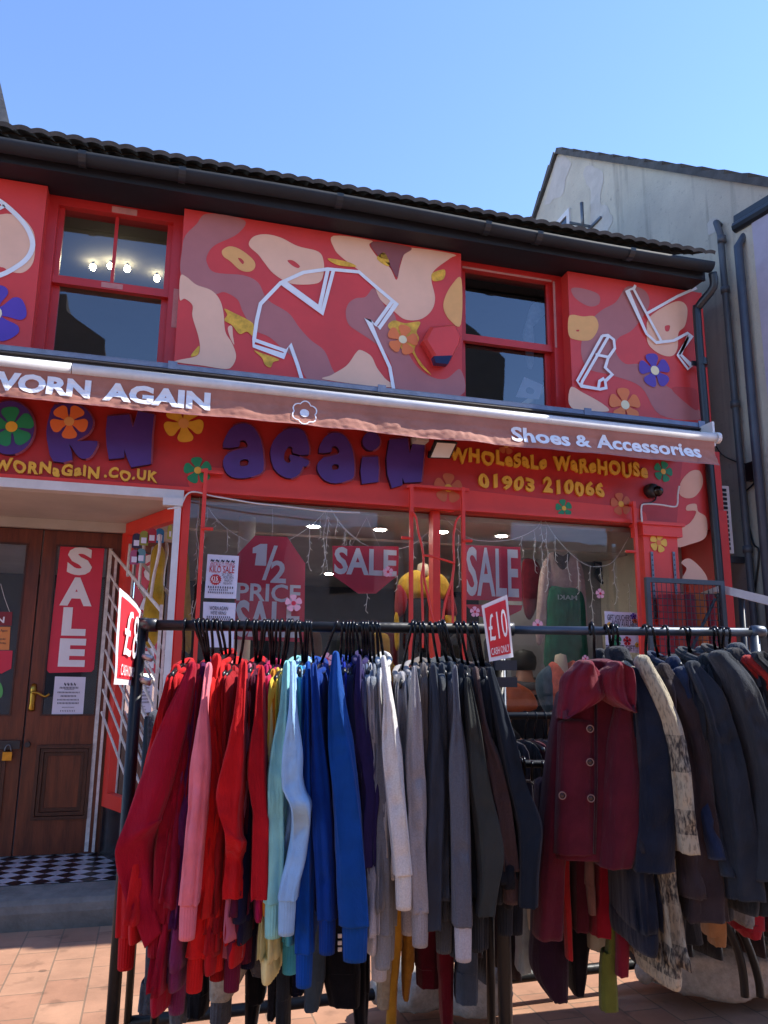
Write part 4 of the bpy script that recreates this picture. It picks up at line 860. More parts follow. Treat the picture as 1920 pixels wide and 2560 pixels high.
# ================================================================== clothes rails and clothes
D1, ZR = 2.5, 1.652
def RK(s, q, z): return HD*(D1-q)+U*s+V((0, 0, z))
def srk(px, q=0): return rk((px, 1565), D1-q).dot(U)
def fabric(col, kind='fleece'):
    nm = '%s_%s' % (kind, col.lstrip('#'))
    if nm in MATS: return MATS[nm]
    c_ = tuple(x*.8 for x in lin(col)[:3])
    m = mat(nm, c_, .95, .10 if kind == 'fleece' else (.16 if kind == 'heather' else .25), 240 if kind == 'heather' else (45 if kind == 'knit' else 12), 0, sheen=.12 if kind != 'fleece' else .06, spec=.15)
    n = m.node_tree.nodes; L = m.node_tree.links; b = n['Principled BSDF']; tc = n.new('ShaderNodeTexCoord')
    t = n.new('ShaderNodeTexNoise'); t.inputs['Scale'].default_value = 380 if kind != 'knit' else 130; t.inputs['Detail'].default_value = 3
    L.new(tc.outputs['Object'], t.inputs['Vector'])
    t2 = n.new('ShaderNodeTexNoise'); t2.inputs['Scale'].default_value = 13; t2.inputs['Detail'].default_value = 5; t2.inputs['Distortion'].default_value = .6
    mp = n.new('ShaderNodeMapping'); mp.inputs['Scale'].default_value = (1, 1, .28); L.new(tc.outputs['Object'], mp.inputs[0]); L.new(mp.outputs[0], t2.inputs['Vector'])
    b1 = n.new('ShaderNodeBump'); b1.inputs['Strength'].default_value = .6; b1.inputs['Distance'].default_value = .03; L.new(t2.outputs['Fac'], b1.inputs['Height'])
    b2 = n.new('ShaderNodeBump'); b2.inputs['Strength'].default_value = .5 if kind == 'fleece' else .8; b2.inputs['Distance'].default_value = .0025 if kind != 'knit' else .006
    L.new(t.outputs['Fac'], b2.inputs['Height']); L.new(b1.outputs[0], b2.inputs['Normal']); L.new(b2.outputs[0], b.inputs['Normal'])
    return m
def cm(p, t):       # Catmull-Rom through list of tuples at parameter t in 0..1
    k = len(p)-1; f = t*k; i = min(int(f), k-1); u = f-i
    g = lambda j: p[max(0, min(k, j))]
    return tuple(.5*((2*b)+(c-a)*u+(2*a-5*b+4*c-d)*u*u+(3*b-3*c+d-a)*u**3) for a, b, c, d in zip(g(i-1), g(i), g(i+1), g(i+2)))
def tube_rows(secs, rows, n, seed, fold, base=RK, cross=.05, pw=.62, creases=0, facet=0):
    """secs: (s, q, z, half_s, half_q[, half_z]) -> rings with soft folds; half_z tilts a ring"""
    out = []; secs = [tuple(x)+(0,)*(6-len(x)) for x in secs]
    rc = random.Random(int(seed*1000)); zlo, zhi = secs[-1][2], secs[0][2]
    CR = [(rc.uniform(zlo, zlo+(zhi-zlo)*.8), rc.uniform(-.05, .05), rc.uniform(-.7, .7), rc.uniform(.5, 1)) for _ in range(creases)]
    for j in range(rows):
        t = j/(rows-1); s, q, z, hs, hq, hz = cm(secs, t)
        ring = []
        for i in range(n):
            a = 2*math.pi*i/n; ca, sa = math.cos(a), math.sin(a)
            nv = noise.noise(V((ca*2.1+seed*3.7, sa*2.1, z*1.8))); n3 = noise.noise(V((ca*1.2+seed, sa*1.2+z*4.5, z*13+seed)))
            f = 1+fold*(.55-2.4*abs(nv))+cross*(1.2*n3-abs(noise.noise(V((ca*2+z*9+seed, sa*2, z*22)))))
            fx = 1+(f-1)*.55
            if facet:
                th_ = (a+seed+1.3*noise.noise(V((seed, z*1.7, 2)))) % (2*math.pi/5)-math.pi/5; pf = (.81/math.cos(th_)-.9)*facet; f += pf; fx += pf*.5
            for zk, mk, ck, ak in CR:
                dz_ = (z-zk-mk*ca)/.016
                if abs(dz_) < 3 and sa > -.2: f -= .16*ak*math.exp(-dz_*dz_)*max(0, 1-abs(ca-ck)/.9)
            sg = lambda v: math.copysign(abs(v)**pw, v)
            ring.append(base(s+hs*sg(ca)*fx, q+hq*sg(sa)*f, z+hz*sg(ca)*fx+.004*noise.noise(V((ca*2, sa*2, seed)))))
        out.append(ring)
    return out
def dome_top(rows, h=.018):
    r0 = rows[0]; c = sum(r0, V())/len(r0)
    tops = [[c+(p-c)*k_+V((0, 0, h*hh)) for p in r0] for k_, hh in ((.25, 1), (.6, .85), (.86, .5))]
    return tops+rows
def close_cuff(rows, inset=.8, up=.03):
    r = rows[-1]; c = sum(r, V())/len(r)
    return rows+[[c+(p-c)*inset for p in r], [c+(p-c)*inset*.9+V((0, 0, up)) for p in r]]
def px_secs(zz, secs, q):
    out = []
    for e in secs:
        xl, yl, xr_, yr = (e[0], e[2], e[1], e[2]) if len(e) == 3 else e[:4]
        dq = e[4] if len(e) > 4 else 0
        a, b_ = rk(zz(xl, yl), D1-q-dq), rk(zz(xr_, yr), D1-q-dq)
        out.append((.5*(a.dot(U)+b_.dot(U)), q+dq, .5*(a.z+b_.z), max(.006, .5*(b_.dot(U)-a.dot(U))), .5*(b_.z-a.z)))
    return out
GAR = []
def garment(name, label, cat, group, zz, secs, col, q=.19, kind='fleece', hq=.042, cuff=True, hem=None, lean=.55, torso=.022, depth=.21, cuffcol=None, seed=None, fold=.16, cross=.05, botw=1.0, collar=True, tz=None, back=True):
    rnd_ = random.Random(hash_(label)); seed = seed if seed is not None else rnd_.uniform(0, 50)
    P = px_secs(zz, secs, q)
    P = [p if i < 2 else (p[0], p[1], p[2], max(p[3], .026), p[4]) for i, p in enumerate(P)]
    s0, z0 = P[0][0], P[0][2]; s1, z1 = P[-1][0], P[-1][2]
    o = thing(name, label, cat, RK(s0, 0, z0), group)
    m = fabric(col, kind); mc = fabric(cuffcol, kind) if cuffcol else m
    cut = .085 if cuff else 0
    # front sleeve
    S = [(s, q_-.02*(1-i/(len(P)-1)), z, h, min(hq, max(.022, h*1.3)) if i == 0 else hq*(.8 if i == len(P)-1 else 1), hz_) for i, (s, q_, z, h, hz_) in enumerate(P)]
    rows = tube_rows(S, 72, 28, seed, fold, cross=cross, creases=8, facet=1.5)
    rows = dome_top(rows)
    mb_ = MB(); mb_.rings(close_cuff(rows, .85, .02)); mb_.build('sleeve', m, o, True)
    if cuff:
        s, q_, z, h, hq_, _h = S[-1]; ds = (S[-1][0]-S[-2][0])*.12
        cs = [(s, q_, z+.012, h*.80, hq_*.8), (s+ds, q_, z-.02, h*.84, hq_*.78), (s+ds*1.5, q_, z-cut, h*.76, hq_*.7)]
        rr = []
        for j in range(9):
            sx, qx, zx, hx, hqx = cm(cs, j/8)
            rr.append([RK(sx+hx*math.cos(a)*(1+.035*math.sin(a*18)), qx+hqx*math.sin(a)*(1+.035*math.sin(a*18)), zx) for a in [2*math.pi*i/72 for i in range(72)]])
        mb_ = MB(); mb_.rings(close_cuff(rr, .8, .03)); mb_.build('cuff', mc, o, True)
    # torso
    zh_ = hem if hem is not None else min(z1+.0, z0-.58); sh = s0+(s1-s0)*lean
    zt_ = z0 if tz is None else tz
    T = [(s0, -.01, zt_+.006, .012, .06), (s0, -.01, zt_-.008, .014, .13), (s0, -.005, zt_-.05, torso, depth-.02), (s0+(sh-s0)*.35, 0, zt_-.25, torso*1.2, depth-.03), (s0+(sh-s0)*.75, 0, (zt_+zh_)/2-.12, torso*1.35, depth-.02), (sh, 0, zh_+.06, torso*1.4, depth), ]
    rows = tube_rows(T, 34, 40, seed+11, .22, cross=.08)
    mb_ = MB(); mb_.rings(rows); mb_.build('torso', m, o, True)
    W_ = [(sh, 0, zh_+.065, torso*1.25, depth-.012), (sh, 0, zh_+.03, torso*1.3, depth-.01), (sh, 0, zh_, torso*1.15, depth-.02)]
    rr = []
    for j in range(6):
        sx, qx, zx, hx, hqx = cm(W_, j/5); rr.append([RK(sx+hx*math.cos(a)*(1+.06*math.sin(a*40)+.3*noise.noise(V((math.cos(a)*2, math.sin(a)*2, seed)))), qx+hqx*math.sin(a), zx) for a in [2*math.pi*i/120 for i in range(120)]])
    mb_ = MB(); mb_.rings(close_cuff(rr, .9, .03)); mb_.build('waistband', mc if cuffcol else m, o, True)
    if back:
        Bk = [(s0, -.17, z0, .02, .03), (s0+(s1-s0)*.3, -.19, z0-.25, .035, .045), (s0+(s1-s0)*.7, -.2, (z0+z1)/2-.1, .04, .045), (s0+(s1-s0)*.95, -.2, z1+.02, .03, .035)]
        mb_ = MB(); mb_.rings(close_cuff(dome_top(tube_rows(Bk, 14, 14, seed+5, .15)))); mb_.build('sleeve', m, o, True)
    if collar:
        mb_ = MB(); mb_.tube([RK(s0+.018*math.cos(a), .0+.085*math.sin(a), zt_+.012-.02*math.sin(a)) for a in [2*math.pi*i/24 for i in range(25)]], .009, 8); mb_.build('collar', mc, o, True)
    GAR.append((o, label, s0, zt_)); return o
def hash_(s_): 
    h = 7
    for c in s_: h = (h*131+ord(c)) % 1000003
    return h
# ---- hanger prototype (hook over the rail, shoulder bar), copied for every garment
def hanger_parts(o, drop):
    mb_ = MB(); r = .0195
    pth = [V((0, r*math.cos(a)+.0, r*math.sin(a))) for a in [R(-40)+(math.pi+R(20))*i/12 for i in range(13)]]
    pth += [V((0, -r*.9, -.02)), V((0, -.006, -.045)), V((0, 0, -.07)), V((0, 0, -drop))]
    mb_.tube(pth, .0046, 8)
    h = mb_.build('hook', mat('hook_metal', '#15161a', .22, .1, 20, metal=.6), None, True); h.parent = o
    mb_ = MB(); 
    for sg in (1, -1):
        P_ = [V((0, sg*t*.15, -drop-.03*t**1.5)) for t in [i/8 for i in range(9)]]
        mb_.rings([[p+V((.006*math.cos(a), 0, .011*math.sin(a))) for a in [2*math.pi*i/8 for i in range(8)]] for p in P_])
    b_ = mb_.build('shoulder_bar', mat('hanger_plastic', '#101114', .35, .1, 20), None, True); b_.parent = o
HANG = None
def hanger(s_hook, s_t, z_t, dd_off, label, group, zr=ZR, base=None):
    global HANG
    drop = .125
    if HANG is None:
        o = bpy.data.objects.new('clothes_hanger', None); COL.objects.link(o); hanger_parts(o, drop); HANG = o; kids = None
    else:
        o = HANG.copy(); COL.objects.link(o)
        for ch in list(HANG.children):
            c = ch.copy(); COL.objects.link(c); c.parent = o
    o.empty_display_size = .03
    o.location = HD*(D1-dd_off)+U*s_hook+V((0, 0, zr))
    L_ = max(.06, zr-z_t-.012)
    tilt = math.atan2(s_hook-s_t, L_)
    rr_ = random.Random(hash_(label))
    o.rotation_euler = (Matrix.Rotation(-YAW+rr_.uniform(-.06, .06), 3, 'Z') @ Matrix.Rotation(tilt, 3, 'Y')).to_euler()
    o.scale = (1, 1, min(1.6, L_/math.cos(tilt)/drop))
    tag(o, label, 'hanger', group); return o
# ---- front rack structure
def wpt(s, q, z): return RK(s, q, z)
railm = mat('rail_black', '#0e0f12', .45, .25, 14, .15, 60, spec=.3)
railg = mat('rail_worn_grey', '#4d545e', .4, .25, 14, .1, 50, metal=.5)
sA, sB = srk(352), srk(1232)
t = thing('clothes_rack', 'black clothes rack at left packed with sweatshirts sorted by colour', 'clothes rack', RK(sA, 0, 0))
mb = MB(); mb.tube([RK(sA-.0, 0, ZR), RK(sB, 0, ZR)], .0165, 14); mb.build('rail', railm, t, True)
for s_ in (sA, sB+.015):
    mb = MB(); mb.tube([RK(s_, 0, .0), RK(s_, 0, ZR+.012)], .0185, 12); mb.build('upright', railm, t, True)
    mb = MB(); mb.tube([RK(s_, -.01, ZR-.05), RK(s_, -.01, ZR+.022)], .022, 12); mb.tube([RK(s_, 0, ZR), RK(s_+(.05 if s_ < .5 else -.05), 0, ZR)], .021, 12); mb.build('joint', mat('joint_black', '#1b1d22', .35, .2, 12), t, True)
    for q_ in (.32, -.32):
        mb = MB(); mb.tube([RK(s_, q_*.04, .62 if s_ > .5 else .2), RK(s_+(.02 if q_ > 0 else -.02), q_*.3, .5 if s_ > .5 else .14), RK(s_+(.16 if q_ > 0 else -.12)*(1 if s_ > .5 else .15), q_, .0)], .02, 10); mb.build('foot', railm, t, True)
for z_, r_ in ((1.56, .010), (1.49, .012)):
    mb = MB(); mb.tube([RK(sA, 0, z_), RK(sA+.045, 0.01, z_-.012)], r_, 10); mb.build('clamp', mat('clamp_steel', '#a8a8a8', .35, .15, 20, metal=.7), t, True)
mb = MB(); mb.tube([RK(sA, .0, .10), RK(sB, .0, .10)], .016, 10); mb.build('base_bar', railm, t, True)
for z_ in (1.54, 1.49): mb = MB(); mb.bar(RK(sB-.0, .03, z_), RK(sB+.065, .03, z_), .03, .03, (0, 0, 1)); mb.build('clamp', mat('clamp_dark', '#2d3138', .5, .1, 10), t)
# second rack
sC, sD = srk(1256), rk((1893, 1578), D1-.0).dot(U)
t = thing('clothes_rack', 'grey clothes rack at right packed with dark coats', 'clothes rack', RK(sC, -.06, 0))
def RK2(s, q, z): return RK(s, q-.06, z)
mb = MB(); mb.tube([RK(sC-.03, -.05, ZR), RK(sD, .0, ZR-.002)], .0135, 14); mb.build('rail', railg, t, True)
mb = MB(); mb.lathe(RK(sD, 0, ZR), [(.019, -.02), (.02, 0), (.018, .02), (.012, .026)], 14, U); mb.build('end_cap', railg, t, True)
for s_, q0 in ((sC, -.05), (sD-.01, 0)):
    mb = MB(); mb.tube([RK(s_, q0, .3), RK(s_, q0, ZR)], .0155, 12); mb.build('upright', railg, t, True)
    for q_ in (.36, -.34):
        mb = MB(); mb.tube(smooth_loop([RK(s_, q0, .42), RK(s_+.02, q0+q_*.25, .33), RK(s_+.05, q0+q_*.7, .14), RK(s_+.07, q0+q_, .0)], 4, False), .016, 10); mb.build('foot', railm, t, True)
# ---- the sweatshirts on the front rack
G1 = 'sweatshirts on the front rack'
fl, he = 'fleece', 'heather'
T = [
 # label, colour, kind, q, frame, sections
 ('scarlet sweatshirt nearest the left upright of the front rack', '#c01a20', fl, .10, ZA, [(335, 382, 172), (290, 350, 320), (215, 300, 640), (150, 260, 900), (70, 165, 1250), (48, 130, 1700)], {}),
 ('crimson sweatshirt with wide sleeve bulging left past the rack upright', '#a00e2a', fl, .22, ZA, [(430, 160, 475, 160), (372, 300, 455, 310), (265, 520, 412, 540), (165, 810, 345, 820), (85, 1040, 278, 1010), (34, 1190, 272, 1045), (36, 1300, 252, 1120, -.03), (62, 1420, 245, 1240, -.05), (140, 1600, 255, 1440, -.05), (222, 1770, 280, 1660, -.05)], dict(hem=.62, lean=.8, cuff=False)),
 ('dark crimson sweatshirt between the bulging crimson one and the purple one', '#940f24', fl, .17, ZA, [(468, 500, 172), (400, 472, 350), (335, 432, 700), (258, 372, 1100), (245, 345, 1400), (230, 300, 1620)], {}),
 ('claret sweatshirt just left of the dark purple one', '#8c1430', fl, .13, ZA, [(485, 512, 178), (430, 480, 380), (395, 440, 700), (350, 400, 1150), (310, 370, 1450), (290, 345, 1640)], {}),
 ('dark purple sweatshirt left of the salmon pink one', '#54184a', fl, .15, ZA, [(498, 532, 165), (455, 500, 420), (415, 475, 750), (360, 435, 1200), (330, 420, 1500), (285, 380, 1760)], {}),
 ('plum sweatshirt with long pale plum cuff hanging low below the pink one', '#7a2a58', he, .08, ZA, [(510, 540, 172), (470, 510, 500), (420, 470, 1000), (385, 440, 1400), (350, 430, 1700), (342, 420, 1950)], {}),
 ('salmon pink sweatshirt with pale narrow sleeve', '#f0808c', fl, .23, ZA, [(532, 566, 165), (506, 550, 400), (472, 549, 700), (440, 546, 980), (415, 522, 1250), (398, 490, 1520)], {}),
 ('bright red sweatshirt with high folded shoulder right of the salmon pink one', '#d01c1c', fl, .17, ZA, [(568, 618, 112), (550, 592, 380), (545, 600, 700), (540, 602, 1000), (515, 600, 1300), (450, 530, 1820)], {}),
 ('poppy red sweatshirt second right of the salmon pink one', '#d42420', fl, .14, ZA, [(598, 640, 172), (588, 640, 400), (590, 650, 800), (580, 660, 1200), (570, 640, 1700)], {}),
 ('cherry red sweatshirt with plain sleeve left of the creased red sleeve', '#b41820', fl, .12, ZA, [(640, 676, 172), (630, 690, 450), (600, 700, 900), (540, 690, 1300), (525, 680, 1600)], dict(hem=.72)),
 ('brick red sweatshirt tucked behind the creased red sleeve', '#9c1a20', fl, .09, ZA, [(680, 712, 180), (672, 720, 500), (640, 720, 1000), (600, 640, 1500), (596, 632, 1760)], {}),
 ('red sweatshirt with bent creased elbow in the middle of the reds', '#c2161c', fl, .25, ZA, [(726, 155, 770, 155), (702, 400, 768, 400), (645, 650, 764, 640), (597, 850, 758, 830), (604, 930, 745, 985), (655, 1040, 730, 1120), (698, 1130, 726, 1168), (692, 1240, 724, 1240, -.05), (694, 1330, 722, 1330, -.05), (680, 1480, 715, 1480, -.05)], dict(cuff=False, hem=.74, cross=.16)),
 ('old rose sweatshirt with pink shoulder left of the maroon ones', '#c46a80', fl, .13, ZA, [(776, 800, 170), (760, 800, 420), (740, 790, 800), (700, 770, 1300), (655, 742, 1820)], dict(cuffcol='#6b1838')),
 ('maroon sweatshirt hanging dark beneath the old rose one', '#5c1430', fl, .10, ZA, [(800, 824, 168), (780, 815, 420), (755, 805, 800), (740, 800, 1300), (730, 800, 1660)], {}),
 ('dark navy sweatshirt squeezed between maroon and red ones', '#1a1838', fl, .08, ZA, [(812, 832, 190), (800, 830, 450), (770, 830, 1000), (745, 825, 1400), (745, 825, 1690)], {}),
 ('deep red sweatshirt with slim sleeve right of the maroon ones', '#b3141f', fl, .23, ZA, [(838, 180, 870, 180), (815, 450, 882, 450), (774, 720, 893, 740), (798, 920, 906, 960), (822, 1000, 908, 1060), (826, 1250, 906, 1250), (830, 1480, 895, 1480)], dict(cuff=False)),
 ('magenta sweatshirt right of the slim deep red sleeve', '#b21a58', fl, .14, ZA, [(872, 895, 175), (875, 905, 480), (872, 912, 900), (868, 905, 1300), (865, 897, 1600)], dict(cuff=False)),
 ('raspberry pink sweatshirt left of the mustard one', '#c22050', fl, .10, ZA, [(894, 914, 178), (890, 915, 480), (888, 920, 900), (885, 920, 1300), (880, 915, 1560)], {}),
 ('mustard orange sweatshirt left of the lemon one', '#d38a28', fl, .13, ZA, [(908, 936, 200), (908, 942, 480), (908, 942, 900), (905, 940, 1300), (900, 940, 1560)], {}),
 ('lemon yellow sweatshirt between mustard and pale yellow ones', '#e6c04a', fl, .10, ZA, [(936, 962, 192), (935, 962, 480), (930, 965, 1000), (920, 975, 1500)], {}),
 ('pale yellow sweatshirt with ribbed hem showing below the mint one', '#efe4a0', fl, .07, ZA, [(960, 985, 200), (960, 990, 480), (930, 985, 1000), (890, 980, 1500)], dict(hem=.70, lean=1)),
 ('mint green sweatshirt with long smooth sleeve', '#93d8d4', fl, .22, ZA, [(985, 1020, 155), (962, 1022, 400), (922, 988, 700), (905, 977, 1000), (908, 977, 1250), (895, 970, 1510)], {}),
 ('pale blue sweatshirt with sharply bent elbow', '#9cc6ec', fl, .29, ZA, [(1022, 155, 1056, 155), (1020, 400, 1062, 395), (994, 660, 1080, 640), (976, 830, 1094, 790), (1000, 890, 1104, 870), (1060, 965, 1112, 950), (1062, 1080, 1118, 1080, -.05), (1030, 1230, 1104, 1250, -.05), (988, 1390, 1068, 1400, -.04), (972, 1490, 1052, 1492, -.03)], {}),
 ('turquoise sweatshirt right of the pale blue one', '#4aaec8', fl, .12, ZA, [(1064, 1096, 180), (1072, 1112, 500), (1060, 1112, 1000), (1020, 1090, 1400), (1000, 1065, 1720)], {}),
 ('sky blue sweatshirt with sunlit shoulder', '#2f78c0', fl, .10, ZA, [(1086, 1112, 182), (1085, 1120, 500), (1080, 1130, 1000), (1060, 1120, 1500)], {}),
 ('azure blue sweatshirt with straight sleeve and low cuff', '#0b4aa4', fl, .20, ZA, [(1112, 1140, 160), (1108, 1150, 500), (1092, 1153, 1000), (1064, 1158, 1500), (1058, 1160, 1790)], {}),
 ('royal blue sweatshirt with broad flat sleeve', '#07388a', fl, .23, ZA, [(1143, 1178, 168), (1150, 1216, 500), (1156, 1262, 900), (1172, 1288, 1300), (1188, 1292, 1600)], {}),
 ('big cobalt blue sweatshirt standing clear in the middle of the rack', '#0b4590', fl, .26, ZB, [(112, 156, 100), (95, 185, 300), (90, 238, 600), (112, 275, 900), (140, 308, 1300), (160, 330, 1640)], dict(tz=1.53)),
 ('ultramarine sweatshirt behind the big cobalt one', '#1630a0', fl, .12, ZB, [(172, 196, 160), (180, 225, 400), (200, 260, 800), (230, 300, 1300), (240, 310, 1600)], {}),
 ('dark navy sweatshirt right of the ultramarine one', '#161c58', fl, .10, ZB, [(198, 222, 172), (205, 240, 400), (225, 285, 800), (250, 320, 1300), (260, 330, 1600)], {}),
 ('midnight sweatshirt third right of the big cobalt one', '#141838', fl, .08, ZB, [(222, 246, 178), (225, 262, 400), (250, 305, 800), (270, 330, 1300), (280, 340, 1600)], {}),
 ('indigo sweatshirt with mauve shoulder and bent elbow', '#332a5c', fl, .18, ZB, [(256, 284, 118), (242, 296, 320), (270, 300, 560), (300, 345, 760), (318, 360, 900), (305, 345, 1050), (300, 350, 1300)], dict(cuff=False)),
 ('slate violet sweatshirt right of the indigo one', '#55567c', he, .15, ZB, [(282, 304, 175), (305, 355, 400), (330, 384, 700), (345, 395, 1050), (342, 390, 1400)], {}),
 ('dull blue sweatshirt left of the white shouldered one', '#5a6480', fl, .12, ZB, [(302, 324, 172), (330, 365, 400), (360, 392, 800), (360, 405, 1300), (350, 410, 1600)], {}),
 ('off white sweatshirt thin between the greys', '#b8b8be', he, .10, ZB, [(324, 346, 165), (345, 372, 400), (372, 400, 800), (355, 420, 1400), (345, 430, 1760)], {}),
 ('light grey marl sweatshirt with long pale cuff', '#888e96', he, .17, ZB, [(346, 370, 172), (368, 398, 500), (392, 414, 900), (395, 426, 1300), (385, 430, 1690)], {}),
 ('mid grey marl sweatshirt just left of the white one', '#84878c', he, .13, ZB, [(372, 400, 165), (382, 415, 500), (412, 466, 950), (415, 475, 1350), (405, 460, 1640)], {}),
 ('bright white sweatshirt with sunlit bent sleeve', '#d6d4cf', he, .25, ZB, [(396, 430, 125), (412, 472, 350), (412, 500, 600), (432, 850, 520, 850), (460, 1100, 544, 1100), (484, 1350, 566, 1345)], {}),
 ('silver grey sweatshirt with open neckline beside the gap', '#a8a5a8', he, .12, ZB, [(490, 545, 215), (500, 562, 400), (518, 562, 700), (528, 562, 1000), (530, 600, 1300), (520, 600, 1500)], dict(hem=.90)),
 ('light grey sweatshirt with smooth sleeve and wide hem cuff', '#9d9a9c', he, .22, ZB, [(576, 608, 185), (556, 634, 400), (540, 646, 700), (560, 648, 950), (572, 638, 1200), (578, 662, 1560)], {}),
 ('taupe grey sweatshirt with tan sunlit sleeve', '#756c66', he, .16, ZB, [(625, 664, 165), (645, 690, 400), (650, 688, 640), (632, 680, 900), (635, 690, 1300)], {}),
 ('dark slate sweatshirt second right of the light grey sleeve', '#3a404a', fl, .20, ZB, [(680, 722, 170), (688, 742, 400), (682, 738, 800), (660, 735, 1300), (650, 735, 1660)], dict(cuff=False)),
 ('steel grey sweatshirt left of the charcoal ones', '#43484f', he, .15, ZB, [(732, 768, 165), (745, 792, 400), (745, 800, 620), (730, 800, 1000), (720, 800, 1600)], {}),
 ('blue charcoal sweatshirt with straight front seam', '#2c343e', fl, .13, ZB, [(780, 826, 158), (788, 846, 450), (800, 868, 800), (800, 880, 1300), (790, 880, 1620)], {}),
 ('grey sweatshirt with pale ribbed cuff dangling lowest', '#5c5f68', he, .24, ZB, [(812, 842, 180), (815, 860, 420), (806, 885, 700), (800, 905, 1000), (808, 912, 1300), (818, 920, 1640)], dict(cuffcol='#b5b3b8')),
 ('graphite sweatshirt behind the pale cuffed grey one', '#24292f', fl, .17, ZB, [(846, 880, 172), (868, 922, 500), (882, 945, 800), (892, 962, 1150), (905, 966, 1450), (925, 960, 1590)], {}),
 ('black washed sweatshirt left of the olive charcoal sleeve', '#24282e', fl, .11, ZB, [(876, 908, 180), (895, 940, 450), (930, 985, 800), (945, 1000, 1200), (945, 1000, 1580)], {}),
 ('olive charcoal sweatshirt with broad baggy sleeve', '#343734', fl, .24, ZB, [(884, 920, 250), (888, 972, 500), (900, 1024, 800), (935, 1082, 1060), (950, 1107, 1230), (958, 1078, 1400), (962, 1032, 1580)], dict(cuff=False, tz=1.49)),
 ('dark brown sweatshirt with sunlit cocoa sleeve', '#4f3d3c', he, .19, ZB, [(930, 966, 190), (962, 1012, 480), (1010, 1090, 720), (1042, 1152, 1000), (1080, 1195, 1320)], {}),
 ('slate black sweatshirt right of the dark brown one', '#22272e', fl, .14, ZB, [(974, 1006, 195), (1010, 1076, 500), (1072, 1142, 800), (1128, 1160, 900), (1110, 1170, 1150), (1070, 1160, 1500)], {}),
 ('faded black sweatshirt second from the right end of the front rack', '#1b1f26', fl, .09, ZB, [(1000, 1034, 190), (1040, 1100, 480), (1100, 1170, 800), (1140, 1220, 1150), (1130, 1210, 1500)], {}),
 ('blue black sweatshirt with big curved sleeve at the right end', '#1a222c', fl, .22, ZB, [(1016, 1056, 190), (1062, 1154, 500), (1120, 1224, 790), (1168, 1312, 1010), (1190, 1326, 1130), (1200, 1300, 1340), (1225, 1262, 1530)], dict(cuff=False)),
]
for (lab, col, kd, q, zz, secs, kw) in T:
    garment('sweatshirt', lab, 'sweatshirt', G1, zz, secs, col, q, kd, **kw)
hk = [400+.30139*x for x in (208, 300, 330, 365, 395, 442, 478, 515, 592, 645, 718, 782, 808, 860, 885, 912, 940, 972, 1010, 1062, 1087, 1138, 1163, 1210, 1232, 1257)]+[800+.3255*x for x in (118, 175, 208, 232, 258, 280, 300, 328, 350, 370, 402, 435, 458, 700, 728, 750, 765, 800, 855, 880, 900, 920, 940, 962, 1015, 1050, 1075, 1118, 1145, 1178, 1205)]
gs = sorted(GAR, key=lambda g_: g_[2]); GH = 'black hangers on the front rack'
NL = sum(1 for g_ in gs if g_[2] < srk(832)); nl = sum(1 for h_ in hk if h_ < 832)
MR = [i for i, h_ in enumerate(hk)]
def resamp(hs, n):
    return [hs[round(i*(len(hs)-1)/max(1, n-1))] for i in range(n)]
h1, h2, h3 = [h for h in hk if h < 790], [h for h in hk if 790 < h < 960], [h for h in hk if h > 960]
n1 = sum(1 for g_ in gs if g_[2] < srk(800)); n2 = sum(1 for g_ in gs if srk(800) <= g_[2] < srk(990)); n3 = len(gs)-n1-n2
for (o, lab, s0, zt_), hx_ in zip(gs, resamp(h1, n1)+resamp(h2, n2)+resamp(h3, n3)):
    hanger(srk(hx_), s0, zt_, 0, 'black hanger carrying the '+lab.split(' with ')[0].split(' nearest')[0].split(' standing')[0], GH)
# ================================================================== coats on the second rack
def px_secs2(secs, q): return px_secs(ZD, secs, q)
G2 = 'coats on the second rack'
NC0 = len(GAR)
